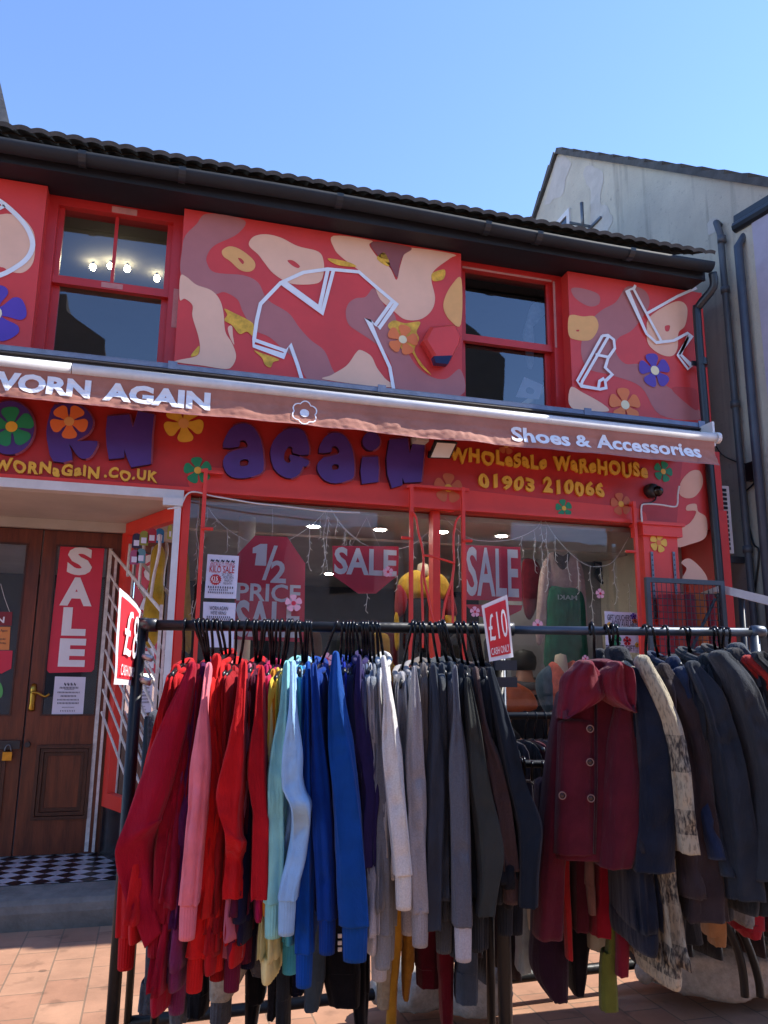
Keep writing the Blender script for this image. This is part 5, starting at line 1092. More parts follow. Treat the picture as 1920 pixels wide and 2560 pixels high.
# label, colour, kind, q, sections in whole-picture pixels
C2 = [
 ('black boucle coat with curly grey collar behind the maroon coat', '#2b2b30', 'knit', .04, [(1312, 1358, 1408), (1322, 1374, 1470), (1330, 1384, 1600), (1340, 1392, 1860)], dict(cuff=False, tz=1.54)),
 ('navy wool coat with smooth shoulder next to the maroon coat', '#18202f', 'wool', .20, [(1352, 1386, 1455), (1362, 1418, 1505), (1368, 1434, 1570), (1376, 1448, 1700), (1368, 1455, 1880)], dict(cuff=False, hem=.78)),
 ('chequered cream and black knit cardigan with hairy sleeve', '#b8ad98', 'cheq', .23, [(1376, 1408, 1428), (1402, 1442, 1500), (1432, 1472, 1580), (1446, 1484, 1660), (1454, 1494, 1750), (1466, 1506, 1840)], dict(cuff=False, hem=.70)),
 ('cocoa brown wool coat right of the chequered cardigan', '#352b2d', 'wool', .17, [(1425, 1452, 1445), (1446, 1492, 1512), (1474, 1522, 1600), (1486, 1542, 1750), (1476, 1572, 1985)], dict(cuff=False)),
 ('denim blue coat right of the cocoa brown one', '#1d2c48', 'wool', .14, [(1446, 1474, 1430), (1470, 1516, 1500), (1502, 1538, 1580), (1518, 1552, 1700), (1540, 1575, 1850)], dict(cuff=False)),
 ('slate wool coat with mustard lining at the neck', '#262e38', 'wool', .20, [(1488, 1518, 1440), (1502, 1562, 1500), (1530, 1592, 1600), (1552, 1620, 1750), (1570, 1650, 1940)], dict(cuff=False)),
 ('dark bottle grey coat left of the large charcoal coat', '#20262b', 'wool', .15, [(1516, 1548, 1424), (1540, 1600, 1490), (1570, 1640, 1600), (1600, 1670, 1780), (1610, 1690, 1970)], dict(cuff=False)),
 ('large charcoal wool coat with sunlit shoulder seam', '#2d3238', 'wool', .22, [(1538, 1580, 1418), (1566, 1622, 1470), (1596, 1662, 1560), (1624, 1700, 1700), (1630, 1720, 1900)], dict(cuff=False)),
 ('taupe grey coat right of the large charcoal coat', '#3a3737', 'wool', .15, [(1576, 1610, 1412), (1606, 1660, 1470), (1640, 1700, 1560), (1660, 1730, 1760), (1660, 1740, 1960)], dict(cuff=False)),
 ('scarlet jacket sliver between dark coats at the right edge', '#b83028', 'wool', .18, [(1604, 1636, 1428), (1640, 1680, 1475), (1680, 1712, 1540), (1690, 1730, 1800)], dict(cuff=False)),
 ('ribbed grey coat collar highest at the right end of the rack', '#42484f', 'knit', .12, [(1582, 1616, 1400), (1620, 1668, 1462), (1668, 1716, 1520), (1690, 1740, 1760)], dict(cuff=False, tz=1.55)),
 ('black coat hanging last on the second rack', '#191c21', 'wool', .20, [(1630, 1664, 1420), (1664, 1720, 1480), (1690, 1740, 1600), (1690, 1750, 1800)], dict(cuff=False)),
]
def chequer_mat():
    m = fabric('#b8ad98', 'cheq'); n = m.node_tree.nodes; L = m.node_tree.links; b = n['Principled BSDF']
    tc = n.new('ShaderNodeTexCoord'); sx = n.new('ShaderNodeSeparateXYZ'); L.new(tc.outputs['Object'], sx.inputs[0])
    acc = None
    for c_, e_ in ((-.245, .048), (-.42, .032), (-.60, .04), (-.78, .04)):
        cp = n.new('ShaderNodeMath'); cp.operation = 'COMPARE'; cp.inputs[1].default_value = c_; cp.inputs[2].default_value = e_; L.new(sx.outputs['Z'], cp.inputs[0])
        if acc is None: acc = cp.outputs[0]
        else:
            mm = n.new('ShaderNodeMath'); mm.operation = 'MAXIMUM'; L.new(acc, mm.inputs[0]); L.new(cp.outputs[0], mm.inputs[1]); acc = mm.outputs[0]
    nz = n.new('ShaderNodeTexNoise'); nz.inputs['Scale'].default_value = 150; nz.inputs['Detail'].default_value = 3; mp = n.new('ShaderNodeMapping'); mp.inputs['Scale'].default_value = (1, 1, .35)
    L.new(tc.outputs['Object'], mp.inputs[0]); L.new(mp.outputs[0], nz.inputs['Vector'])
    mr = n.new('ShaderNodeMapRange'); mr.inputs[1].default_value = .36; mr.inputs[2].default_value = .62; mr.inputs[3].default_value = -.55; mr.inputs[4].default_value = .45; L.new(nz.outputs['Fac'], mr.inputs[0])
    sm = n.new('ShaderNodeMath'); sm.operation = 'MULTIPLY_ADD'; sm.inputs[1].default_value = .65; sm.use_clamp = True; L.new(acc, sm.inputs[0]); L.new(mr.outputs[0], sm.inputs[2])
    mx = n.new('ShaderNodeMix'); mx.data_type = 'RGBA'; mx.inputs['A'].default_value = lin('#a0967f'); mx.inputs['B'].default_value = lin('#393633')
    L.new(sm.outputs[0], mx.inputs['Factor']); L.new(mx.outputs['Result'], b.inputs['Base Color'])
chequer_mat()
for lab, col, kd, q, secs, kw in C2:
    garment('coat' if 'cardigan' not in lab else 'cardigan', lab, 'coat' if 'cardigan' not in lab else 'cardigan', G2, ZD, secs, col, q, kd, hq=.055, torso=.03, depth=.22, fold=.14, **kw)
# the maroon coat turned to face the viewer
DM = 2.36
def mpt(x, y, dd=DM): return rk(ZD(x, y), dd)
mc = thing('coat', 'maroon wool coat with draped shawl collar and ring buttons facing the street', 'coat', mpt(1290, 1440), G2)
mw = fabric('#561524', 'wool'); mw_lit = fabric('#741a2b', 'wool'); mdk = fabric('#34101a', 'wool')  # collar maroon is lighter: its sunlight is painted into the colour
def band(mbx, secs, dd, thick, seed, rows=36, n=28, fold=.12, cross=.06, top=True, pw=.7):
    """closed tube through picture sections (x_left, x_right, y), dd metres ahead"""
    S_ = []
    for e_ in secs:
        xl_, yl_, xr_, yr_ = (e_[0], e_[2], e_[1], e_[2]) if len(e_) == 3 else e_
        a_, b2_ = mpt(xl_, yl_, dd), mpt(xr_, yr_, dd); S_.append((.5*(a_+b2_).dot(U), D1-dd, .5*(a_.z+b2_.z), .5*(b2_-a_).dot(U), thick, .5*(b2_.z-a_.z)))
    r_ = tube_rows(S_, rows, n, seed, fold, cross=cross, pw=pw)
    mbx.rings(close_cuff(dome_top(r_, .012) if top else r_, .9, .02))
mb = MB(); band(mb, [(1240, 1352, 1470), (1212, 1368, 1530), (1200, 1372, 1600), (1196, 1372, 1700), (1192, 1368, 1780), (1190, 1362, 1848)], DM+.03, .075, 3.1, cross=.03); mb.build('torso', mw, mc, True)
mb = MB(); band(mb, [(1205, 1285, 1560), (1202, 1284, 1650), (1198, 1282, 1750), (1196, 1280, 1842)], DM-.01, .045, 8.2, cross=.02); mb.build('front_panel', mw, mc, True)
mb = MB(); band(mb, [(1205, 1240, 1500), (1188, 1240, 1580), (1176, 1232, 1680), (1165, 1222, 1790), (1158, 1216, 1900), (1152, 1212, 2020)], DM+.05, .06, 5.5); mb.build('sleeve', mw, mc, True)
mb = MB(); band(mb, [(1322, 1362, 1530), (1308, 1374, 1600), (1298, 1382, 1700), (1292, 1384, 1780), (1288, 1360, 1868)], DM-.02, .06, 6.5); mb.build('sleeve', mw, mc, True)
# collar: two draped folds
def drape(secs, dd, thick, seed, m_, name):
    mb_ = MB(); band(mb_, secs, dd, thick, seed, 30, 36, .3, .16, pw=.95); mb_.build(name, m_, mc, True)
drape([(1312, 1436, 1340, 1438), (1290, 1455, 1360, 1446), (1286, 1485, 1367, 1478), (1298, 1508, 1368, 1512), (1328, 1526, 1366, 1530), (1350, 1536, 1364, 1538)], DM-.05, .08, 1.5, mw_lit, 'collar')
drape([(1244, 1434, 1278, 1436), (1216, 1462, 1298, 1458), (1205, 1496, 1306, 1486), (1201, 1526, 1300, 1508), (1201, 1544, 1262, 1530), (1204, 1552, 1222, 1546)], DM-.035, .075, 9.5, mw_lit, 'collar')
drape([(1262, 1432, 1330, 1432), (1270, 1446, 1325, 1446), (1280, 1470, 1312, 1470)], DM+.02, .05, 4.5, mw, 'collar')
mb = MB(); p0, p1, p2 = mpt(1287, 1520, DM-.055), mpt(1288, 1700, DM-.055), mpt(1284, 1845, DM-.05); mb.tube([p0, p1, p2], .004, 6); mb.build('placket_edge', mdk, mc, True)
bm_ = mat('button_horn', '#2a1416', .25, .2, 30); br = mat('button_rim', '#8a7068', .35, .1, 20, metal=.6)
for x, y in ((1274, 1574), (1274, 1646), (1276, 1724), (1214, 1718)):
    c_ = mpt(x, y, DM-.065); mb = MB(); mb.lathe(c_, [(.0, -.003), (.008, -.002), (.0095, .001), (.008, .003)], 16, -HD); o = mb.build('button', bm_, mc, True)
    mb = MB(); mb.tube([c_-HD*.004+(U*math.cos(a)+V((0, 0, math.sin(a))))*.0095 for a in [2*math.pi*i/18 for i in range(19)]], .0016, 6); mb.build('rim', br, o, True)
GAR.append((mc, mc['label'], srk(1285*1.157), 1.5))
# dark skirts of the maroon coat and the pieces below
for (o, lab, s0, zt_), hx_ in zip(sorted(GAR[NC0:], key=lambda g_: g_[2]), [1240+.40989*x for x in (605, 680, 815, 875, 920, 950, 995, 1030, 1170, 1205, 1235, 1310, 1390)]):
    pass
gs2 = sorted(GAR[NC0:], key=lambda g_: g_[2]); hk2 = [1240+.40989*x for x in (610, 680, 820, 878, 925, 955, 1000, 1035, 1180, 1210, 1240, 1320, 1390, 1430, 1470, 1500, 1550)]
for i, (o, lab, s0, zt_) in enumerate(gs2):
    hanger(s0-.01+.012*math.sin(i*2.1), s0, zt_, .0, 'black hanger carrying the '+lab.split(' with ')[0], 'black hangers on the second rack')
# ================================================================== long back row whose hems show below
D3 = 3.0
RR = lambda s, q, z: HD*(D3-q)+U*s+V((0, 0, z))
t = thing('clothes_rack', 'low black clothes rack standing behind the two front racks', 'clothes rack', RR(0, 0, 0))
s3a, s3b = rk((440, 1700), D3).dot(U), rk((1990, 1700), D3).dot(U)
mb = MB(); mb.tube([RR(s3a, 0, 1.2), RR(s3b, 0, 1.2)], .014, 10); mb.build('rail', railm, t, True)
for s_ in (s3a, (s3a+s3b)/2, s3b):
    mb = MB(); mb.tube([RR(s_, 0, 0), RR(s_, 0, 1.2)], .015, 10); mb.build('upright', railm, t, True)
def hemrow(name, label, cat, zz, secs, col, kind='wool', dd=2.95, thick=.07, wave=.14, cuff=None, top_y=1790, group='garments on the low rack behind', zr=1.2):
    """garment of the low rack: hung from its rail, traced down to the hem that shows"""
    P = [(*zz(a_, y_), *zz(b_, y_)) for a_, b_, y_ in secs]
    S_ = []
    x0_, y0_, x1_, _ = P[0]
    pts = [(min(x0_, x1_)+4, max(x0_, x1_)-4, top_y)]+[(p[0], p[2], p[1]) for p in P]
    for xl_, xr_, y_ in pts:
        a_, b2_ = rk((xl_, y_), dd), rk((xr_, y_), dd); S_.append((.5*(a_+b2_).dot(U), 0, .5*(a_.z+b2_.z), .5*(b2_-a_).dot(U), thick))
    o = thing(name, label, cat, HD*dd+U*S_[0][0]+V((0, 0, S_[0][2])), group)
    bs_ = lambda s, q, z: HD*(dd-q)+U*s+V((0, 0, z))
    sd_ = hash_(label) % 50
    mb_ = MB(); mb_.rings(close_cuff(dome_top(tube_rows(S_, 30, 30, sd_, wave, bs_, .05), .02))); mb_.build('body', fabric(col, kind), o, True)
    if cuff:
        xl_, xr_, y0c, y1c, ccol = cuff
        a_, b2_ = rk(zz(xl_, y0c), dd), rk(zz(xr_, y0c), dd); zb_ = rk(zz(xl_, y1c), dd).z
        s_, h_ = .5*(a_+b2_).dot(U), .5*(b2_-a_).dot(U)
        rr = [[bs_(s_+h_*math.cos(a)*(1+.04*math.sin(a*16)), thick*.8*math.sin(a)*(1+.04*math.sin(a*16)), a_.z+.02+(zb_-a_.z-.02)*j/6) for a in [2*math.pi*i/64 for i in range(64)]] for j in range(7)]
        mb_ = MB(); mb_.rings(close_cuff(rr)); mb_.build('cuff', fabric(ccol, 'knit'), o, True)
    s_, zt_ = S_[0][0], S_[0][2]
    h = HANG.copy(); COL.objects.link(h)
    for ch in list(HANG.children): c = ch.copy(); COL.objects.link(c); c.parent = h
    h.location = HD*D3+U*s_+V((0, 0, zr)); h.rotation_euler = (0, 0, -YAW); h.scale = (1, 1, max(.5, (zr-zt_)/.16))
    tag(h, 'black hanger carrying the '+label.split(' with ')[0], 'hanger', 'black hangers on the low rack behind')
    return o
for a in [
 ('cardigan', 'charcoal ribbed knit cardigan hem showing below the crimson sweatshirts', 'cardigan', ZA, [(215, 300, 1790), (185, 325, 1950), (168, 300, 2110)], '#4a4c52', 'knit', 2.93),
 ('cardigan', 'grey knit cardigan hanging lowest behind the plum cuff', 'cardigan', ZA, [(320, 470, 1850), (330, 485, 2000), (350, 450, 2170)], '#6a6c70', 'knit', 3.0),
 ('jacket', 'black jacket hem left of the cream knit sleeve', 'jacket', ZA, [(450, 570, 1850), (445, 568, 2000), (450, 545, 2140)], '#131318', 'wool', 2.96),
 ('jumper', 'oatmeal ribbed jumper with grey cuff below the red sweatshirts', 'jumper', ZA, [(610, 800, 1700), (572, 792, 1850), (570, 735, 1980), (572, 692, 2050)], '#b5a894', 'knit', 2.9, .06, .12, (575, 688, 2045, 2195, '#55565a')),
 ('cardigan', 'brown ribbed cardigan hem above the black trousers', 'cardigan', ZA, [(800, 930, 1760), (803, 925, 1830), (808, 915, 1900)], '#4f4640', 'knit', 2.92),
 ('trousers', 'black trousers with straight legs below the maroon sweatshirts', 'trousers', ZA, [(775, 890, 1900), (775, 860, 2050), (772, 832, 2230)], '#15151a', 'wool', 3.02),
 ('dress', 'black speckled dress hem left of the dark grey trousers', 'dress', ZA, [(905, 990, 1800), (905, 970, 2000), (900, 950, 2150)], '#232126', 'knit', 2.97),
 ('trousers', 'dark grey trousers hanging straight below the mint sweatshirt', 'trousers', ZA, [(955, 1032, 1850), (952, 1028, 2050), (950, 1025, 2230)], '#2e3238', 'wool', 2.94),
 ('jacket', 'dark navy jacket hem below the turquoise sweatshirt', 'jacket', ZA, [(1035, 1115, 1850), (1032, 1112, 1950), (1030, 1110, 2010)], '#151830', 'wool', 2.98),
 ('jumper', 'slate blue jumper hem below the azure cuff', 'jumper', ZA, [(1105, 1240, 1750), (1110, 1225, 1950), (1112, 1198, 2100)], '#4a5a68', 'wool', 2.95),
 ('coat', 'black coat with three white buttons below the royal blue sweatshirt', 'coat', ZA, [(1230, 1425, 1720), (1218, 1430, 1900), (1255, 1432, 2080)], '#15151c', 'wool', 2.97),
 ('trousers', 'black trousers below the big cobalt sweatshirt', 'trousers', ZB, [(200, 335, 1850), (225, 330, 2000), (250, 320, 2230)], '#121219', 'wool', 3.03),
 ('cardigan', 'beige ribbed cardigan hanging beside the mustard scarf', 'cardigan', ZB, [(385, 475, 1700), (372, 468, 1900), (372, 455, 2085)], '#a79a84', 'knit', 2.92),
 ('scarf', 'long mustard scarf touching the bottom of the picture', 'scarf', ZB, [(470, 522, 1620), (458, 512, 1800), (440, 492, 2000), (424, 486, 2235)], '#b8862a', 'wool', 2.88, .03),
 ('jumper', 'ochre jumper sleeve right of the mustard scarf', 'jumper', ZB, [(515, 590, 1700), (514, 575, 1900), (520, 556, 2035)], '#a8782c', 'knit', 2.96),
 ('dress', 'wine red dress hem below the light grey sweatshirt', 'dress', ZB, [(590, 735, 1720), (598, 735, 1850), (602, 730, 1970)], '#5c1022', 'wool', 3.0),
 ('dress', 'deep red dress hanging lowest among the grey sweatshirts', 'dress', ZB, [(718, 815, 1700), (728, 812, 1950), (738, 808, 2180)], '#6a1020', 'wool', 2.93),
 ('jumper', 'denim blue jumper sleeve below the pale ribbed cuff', 'jumper', ZB, [(840, 950, 1720), (824, 950, 1900), (822, 948, 2060)], '#4a5668', 'wool', 2.9),
 ('jacket', 'tan suede jacket corner right of the graphite sweatshirt', 'jacket', ZB, [(940, 1010, 1600), (945, 995, 1650), (948, 985, 1690)], '#84553c', 'wool', 2.9),
 ('blouse', 'pale blouse with green print hem beside the black rack leg', 'blouse', ZB, [(1180, 1272, 1550), (1180, 1268, 1780), (1176, 1262, 1890)], '#a9b4b4', 'wool', 2.95, .06, .14, None, 2040),
 ('blouse', 'cream blouse strip left of the maroon coat', 'blouse', ZB, [(1240, 1275, 1400), (1235, 1272, 1550), (1245, 1270, 1660)], '#c9c2ae', 'wool', 2.9, .04, .14, None, 2060),
 ('dress', 'blackberry purple dress below the maroon coat sleeve', 'dress', Y8, [(95, 270, 300), (85, 300, 600), (78, 310, 1000), (80, 310, 1260), (190, 300, 1440)], '#2c1428', 'wool', 2.72, .07, .14, None, 1960),
 ('dress', 'brick red dress strip inside the purple dress folds', 'dress', Y8, [(255, 325, 560), (285, 335, 850), (308, 346, 1190)], '#a02428', 'wool', 2.62, .03),
 ('dress', 'dull maroon dress below the middle of the maroon coat', 'dress', Y8, [(335, 445, 530), (335, 445, 700), (340, 440, 980)], '#4c1626', 'wool', 2.66),
 ('trousers', 'black trousers between the brick red and olive hems', 'trousers', Y8, [(310, 450, 900), (312, 440, 1150), (330, 405, 1395)], '#17141c', 'wool', 2.78),
 ('blouse', 'mushroom pink blouse edge below the maroon coat', 'blouse', Y8, [(425, 490, 560), (440, 495, 720), (455, 498, 890)], '#8a6660', 'wool', 2.6, .03),
 ('jumper', 'raspberry red jumper hem left of the wine coat belt', 'jumper', Y8, [(485, 600, 650), (465, 602, 850), (460, 604, 1015)], '#8e1428', 'wool', 2.64),
 ('blouse', 'cream blouse hem above the olive scarf', 'blouse', Y8, [(455, 625, 980), (470, 600, 1080), (535, 570, 1155)], '#b9b29a', 'wool', 2.7, .04),
 ('scarf', 'long olive green scarf hanging lowest below the maroon coat', 'scarf', Y8, [(585, 632, 1000), (540, 640, 1150), (530, 645, 1350), (535, 650, 1530)], '#646a2c', 'wool', 2.6, .03),
 ('coat', 'wine red coat tail right of the olive scarf', 'coat', Y8, [(632, 718, 600), (632, 720, 850), (632, 718, 1100), (628, 712, 1290)], '#74182c', 'wool', 2.58, .04),
 ('jeans', 'dark navy jeans right of the wine coat tail', 'jeans', Y8, [(715, 840, 650), (722, 830, 900), (728, 778, 1180)], '#1a2438', 'wool', 2.8),
 ('jacket', 'black jacket hem below the chequered cardigan', 'jacket', Y8, [(790, 1090, 720), (840, 1160, 900), (900, 1200, 1060)], '#20242a', 'wool', 2.75),
 ('coat', 'dark grey coat hem right of the black jacket', 'coat', Y8, [(1080, 1390, 700), (1090, 1395, 800), (1100, 1390, 900)], '#303236', 'wool', 2.62),
 ('trousers', 'slate trousers hanging below the dark grey coat hem', 'trousers', Y8, [(940, 1080, 950), (945, 1080, 1060), (960, 1075, 1165)], '#363c44', 'wool', 2.7),
 ('dress', 'tan dress hem glowing below the slate coat', 'dress', Y8, [(1220, 1365, 900), (1265, 1362, 1000), (1275, 1360, 1095)], '#a8805c', 'wool', 2.95, .04),
 ('jumper', 'crimson jumper hem near the right edge', 'jumper', Y8, [(1405, 1600, 850), (1420, 1590, 930), (1470, 1560, 1025)], '#96202c', 'wool', 2.85),
 ('cardigan', 'pale grey knit cardigan corner beside the crimson jumper', 'cardigan', Y8, [(1430, 1525, 820), (1432, 1520, 880), (1445, 1510, 950)], '#8d8d8a', 'knit', 2.8),
 ('skirt', 'dark plum skirt hem at the right edge of the picture', 'skirt', Y8, [(1590, 1700, 800), (1592, 1700, 900), (1600, 1700, 985)], '#4c1a30', 'wool', 2.85),
]: hemrow(*a)
# white buttons of the black coat
for y in (1705, 1745, 1782):
    c_ = rk(ZB(160, y), 2.88); mb = MB(); mb.box(c_.x-.006, c_.x+.006, c_.y-.004, c_.y+.004, c_.z-.006, c_.z+.006)
    co = [o for o in bpy.data.objects if o.get('label') == 'black coat with three white buttons below the royal blue sweatshirt'][0]
    mb.build('button', white_p, co)
# ================================================================== rack by the window with its base bar
YB = 3.74
a, b_ = V((.0, YB-.02, .12)), V((3.5, YB+.12, .12))
t = thing('clothes_rack', 'black clothes rack between the front racks and the shop window', 'clothes rack', (1.7, YB, 0))
mb = MB(); mb.tube([a, b_], .024, 10); mb.build('base_bar', railm, t, True)
YR = YB-.34; zr4 = at((1330, 1789), YR+.03).z
mb = MB(); mb.tube([V((.0, YR-.02, zr4)), V((4.4, YR+.12, zr4))], .0165, 10); mb.build('rail', railm, t, True)
for p in (a, b_):
    mb = MB(); mb.tube([V((p.x, p.y, .1)), V((p.x, p.y-.34, zr4))], .016, 10); mb.build('upright', railm, t, True)
    mb = MB(); mb.tube([V((p.x, p.y-.4, .02)), V((p.x, p.y+.1, .02))], .016, 10); mb.build('foot', railm, t, True)
cols4 = ['#141418', '#5a1420', '#1c2238', '#8c1c2c', '#2a2a30', '#a02838', '#b8b0a8', '#16202c', '#6c1424', '#22202a', '#c0303c', '#3a3440', '#181c24', '#7a2430']
nm4 = ['black', 'dark wine', 'navy', 'carmine', 'ash black', 'rose red', 'pale grey', 'ink blue', 'burgundy', 'plum black', 'coral red', 'smoke purple', 'dark teal', 'russet']
for i in range(14):
    x = 1.66+.046*i; y = YR+.05; z = zr4-.16
    o = thing('blouse', '%s blouse on the window rack, left of the maroon coat' % nm4[i], 'blouse', (x, y, z), 'blouses on the rack by the window')
    S_ = [(x, z+.05, .008, .05), (x, z, .012, .16), (x+.02, z-.25, .016, .2), (x+.03, z-.55, .02, .2), (x+.03, z-.62, .018, .2)]
    rows = []
    for j in range(16):
        sx, zx, hx_, hy_ = cm(S_, j/15); rows.append([V((sx+hx_*math.cos(a_)*(1+.5*noise.noise(V((a_, zx*3, i)))), y+hy_*math.sin(a_), zx)) for a_ in [2*math.pi*k_/20 for k_ in range(20)]])
    mb = MB(); mb.rings(rows); mb.build('body', fabric(cols4[i], 'wool'), o, True)
    h = HANG.copy(); COL.objects.link(h)
    for ch in list(HANG.children): c = ch.copy(); COL.objects.link(c); c.parent = h
    h.location = (x, y-.01, zr4); h.rotation_euler = (0, 0, R(6)); h.scale = (1, 1, .9); tag(h, 'black hanger carrying the %s blouse on the window rack' % nm4[i], 'hanger', 'black hangers on the rack by the window')
for i in range(34):                                                    # the rest of that rail: dark dresses behind the front racks
    x = (1.3+.042*i) if i < 8 else 2.32+.075*(i-8); y = YR+.04; z = zr4-.16; hz_ = .36+.06*math.sin(i*2.3)
    o = thing('dress', 'dark dress on the window rack, hidden behind the front racks', 'dress', (x, y, z), 'dark dresses on the window rack')
    S_ = [(x, z+.05, .008, .05), (x, z, .014, .17), (x+.0, z-.3, .022, .2), (x+.0, z-.6, .028, .2), (x+.0, hz_, .032, .21)]
    rows = []
    for j in range(14):
        sx, zx, hx_, hy_ = cm(S_, j/13); rows.append([V((sx+hx_*math.cos(a_)*(1+.5*noise.noise(V((a_, zx*3, i)))), y+hy_*math.sin(a_), zx)) for a_ in [2*math.pi*k_/18 for k_ in range(18)]])
    mb = MB(); mb.rings(rows); mb.build('body', fabric(['#16181e', '#241a20', '#1a2028', '#2a2226'][i % 4], 'wool'), o, True)
# ================================================================== sacks on the ground
sackm = mat('woven_sack', '#968f86', .8, .25, 30, .5, 120)
def sack(label, c, r, rot, seed):
    o = thing('sandbag', label, 'sandbag', c, 'white sandbags holding the racks down')
    rows = []
    for j in range(26):
        ph = math.pi*(j+.02)/25.04; row = []
        for i in range(40):
            th = 2*math.pi*i/40; d = V((math.sin(ph)*math.cos(th), math.sin(ph)*math.sin(th), math.cos(ph)))
            e_ = V((math.copysign(abs(d.x)**.7, d.x)*r[0], math.copysign(abs(d.y)**.7, d.y)*r[1], math.copysign(abs(d.z)**.8, d.z)*r[2]))
            f = 1+.16*noise.noise(d*1.8+V((seed, 0, 0)))+.06*noise.noise(d*6+V((seed, 3, 0)))+.03*noise.noise(d*15+V((seed, 3, 0)))
            e_ = e_*f; e_.z = max(e_.z, -r[2]*.72)
            row.append(V(c)+Matrix.Rotation(rot, 3, 'Z') @ e_+V((0, 0, r[2]*.72+.003)))
        rows.append(row)
    mb_ = MB(); mb_.rings(rows); mb_.build('bag', sackm, o, True)
    e1 = Matrix.Rotation(rot, 3, 'Z') @ V((-1, 0, 0))
    mb_ = MB(); mb_.lathe(V(c)+e1*r[0]*.95+V((0, 0, r[2]*.75)), [(.05, 0), (.02, .03), (.045, .07), (.05, .09)], 14, e1); mb_.build('tied_neck', sackm, o, True)
sack('white sandbag under the right rack, left of the black curved legs', atz(Y8(1020, 1330), .05), (.16, .13, .10), .4, 2.2)
sack('plump white sandbag leaning on the black curved legs', atz(Y8(1300, 1420), .05), (.20, .15, .13), -.5, 5.1)
sack('white sandbag at the far right edge behind the black legs', atz(Y8(1640, 1400), .05), (.2, .15, .13), .2, 7.7)
sack('white sandbag below the wine red dresses at the front rack foot', atz(ZB(640, 2090), .05), (.17, .13, .11), .2, 9.2)
sack('white sandbag behind the front rack right foot', atz(ZB(960, 2130), .05), (.15, .12, .10), -.3, 3.3)
t = thing('rack_leg', 'pair of black curved rack legs standing in a dark plastic bag', 'rack leg', atz(Y8(1550, 1530), 0))
lp = lambda p: rk(Y8(*p), 3.3)
mb = MB(); mb.tube(smooth_loop([lp(p) for p in ((1350, 900), (1400, 1000), (1450, 1120), (1482, 1240), (1498, 1350), (1505, 1450))], 5, False), .016, 10); mb.build('leg', railm, t, True)
mb = MB(); mb.tube(smooth_loop([lp(p) for p in ((1450, 950), (1500, 1050), (1552, 1180), (1585, 1290), (1602, 1370), (1610, 1450))], 5, False), .016, 10); mb.build('leg', railm, t, True)
bc = lp((1545, 1480)); bc.z = .10; rows = []
for j in range(20):
    ph = math.pi*(j+.02)/19.04; rows.append([bc+V((math.sin(ph)*math.cos(a_)*.13*(1+.3*noise.noise(V((math.cos(a_)*3, math.sin(a_)*3, ph*3)))), math.sin(ph)*math.sin(a_)*.10*(1+.3*noise.noise(V((math.cos(a_)*3, math.sin(a_)*3, ph*4)))), math.cos(ph)*.095)) for a_ in [2*math.pi*k_/30 for k_ in range(30)]])
mb = MB(); mb.rings(rows); mb.build('plastic_bag', mat('dark_plastic', '#2a3034', .3, .3, 14, .5, 30), t, True)
# ================================================================== price signs
sr = mat('sign_card_red', '#c62432', .35, .06, 6); lam = mat('laminate_edge', '#dcdadc', .2, .06, 12); srp = mat('sign_card_red_lit', '#d8323c', .35, .05, 6)  # last red is the same card with sunlight painted in as a lighter tone
def placard(P, label, lines, m_red, border=.09):
    """P: four corners (tl, tr, br, bl); a laminated card, slightly bowed"""
    o = thing('price_sign', label, 'sign', sum(P, V())/4); tl, tr, br_, bl = P
    nn = (tr-tl).cross(bl-tl).normalized(); nn = nn if nn.dot(EYE-tl) > 0 else -nn
    def pt(u, v, l=0): return tl.lerp(tr, u).lerp(bl.lerp(br_, u), v)+nn*(l+.006*math.sin(u*3.1)+.004*noise.noise(V((u*3, v*3, 1))))
    mb_ = MB(); N = 12
    for lo, rng, mi in ((0, (0, 1), 0), (.0015, (border, 1-border), 1)):
        r0 = [[pt(rng[0]+(rng[1]-rng[0])*i/N, (rng[0]*.75 if mi else 0)+((1-1.5*rng[0]) if mi else 1)*j/N, lo) for i in range(N+1)] for j in range(N+1)]
        mb_.rings(r0, mi, cap=False, closed=False)
    card = mb_.build('card', [lam, m_red], o, True)
    for body, u0, u1, v0, v1, off in lines:
        mb2 = MB(); vs, fs, _ = text_raw(body, off); mb2.add([pt(u0+(u1-u0)*a_, v1+(v0-v1)*b2, .007) for a_, b2 in vs], fs); mb2.build('lettering', white_p, card)
    return o
P10 = [rk(Y3(*p), 2.36) for p in ((1240, 965), (1438, 880), (1486, 1360), (1300, 1396))]
o = placard(P10, 'red laminated cardboard price sign reading ten pounds between the two racks', [('£10', .14, .86, .2, .66, .0), ('CASH ONLY', .12, .86, .78, .9, .005)], sr)
tl8 = rk(Y1(945, 850), 2.30); bl8 = rk(Y1(898, 1615), 2.30); tr8 = rk(Y1(1112, 1030), 2.52); br8 = rk(Y1(1040, 1622), 2.50)
o = placard([tl8, tr8, br8, bl8], 'red sunlit price sign reading eight pounds turned sideways on the left upright', [('£8', .2, .9, .15, .68, .0), ('CASH ONLY', .15, .92, .78, .9, .005)], srp)

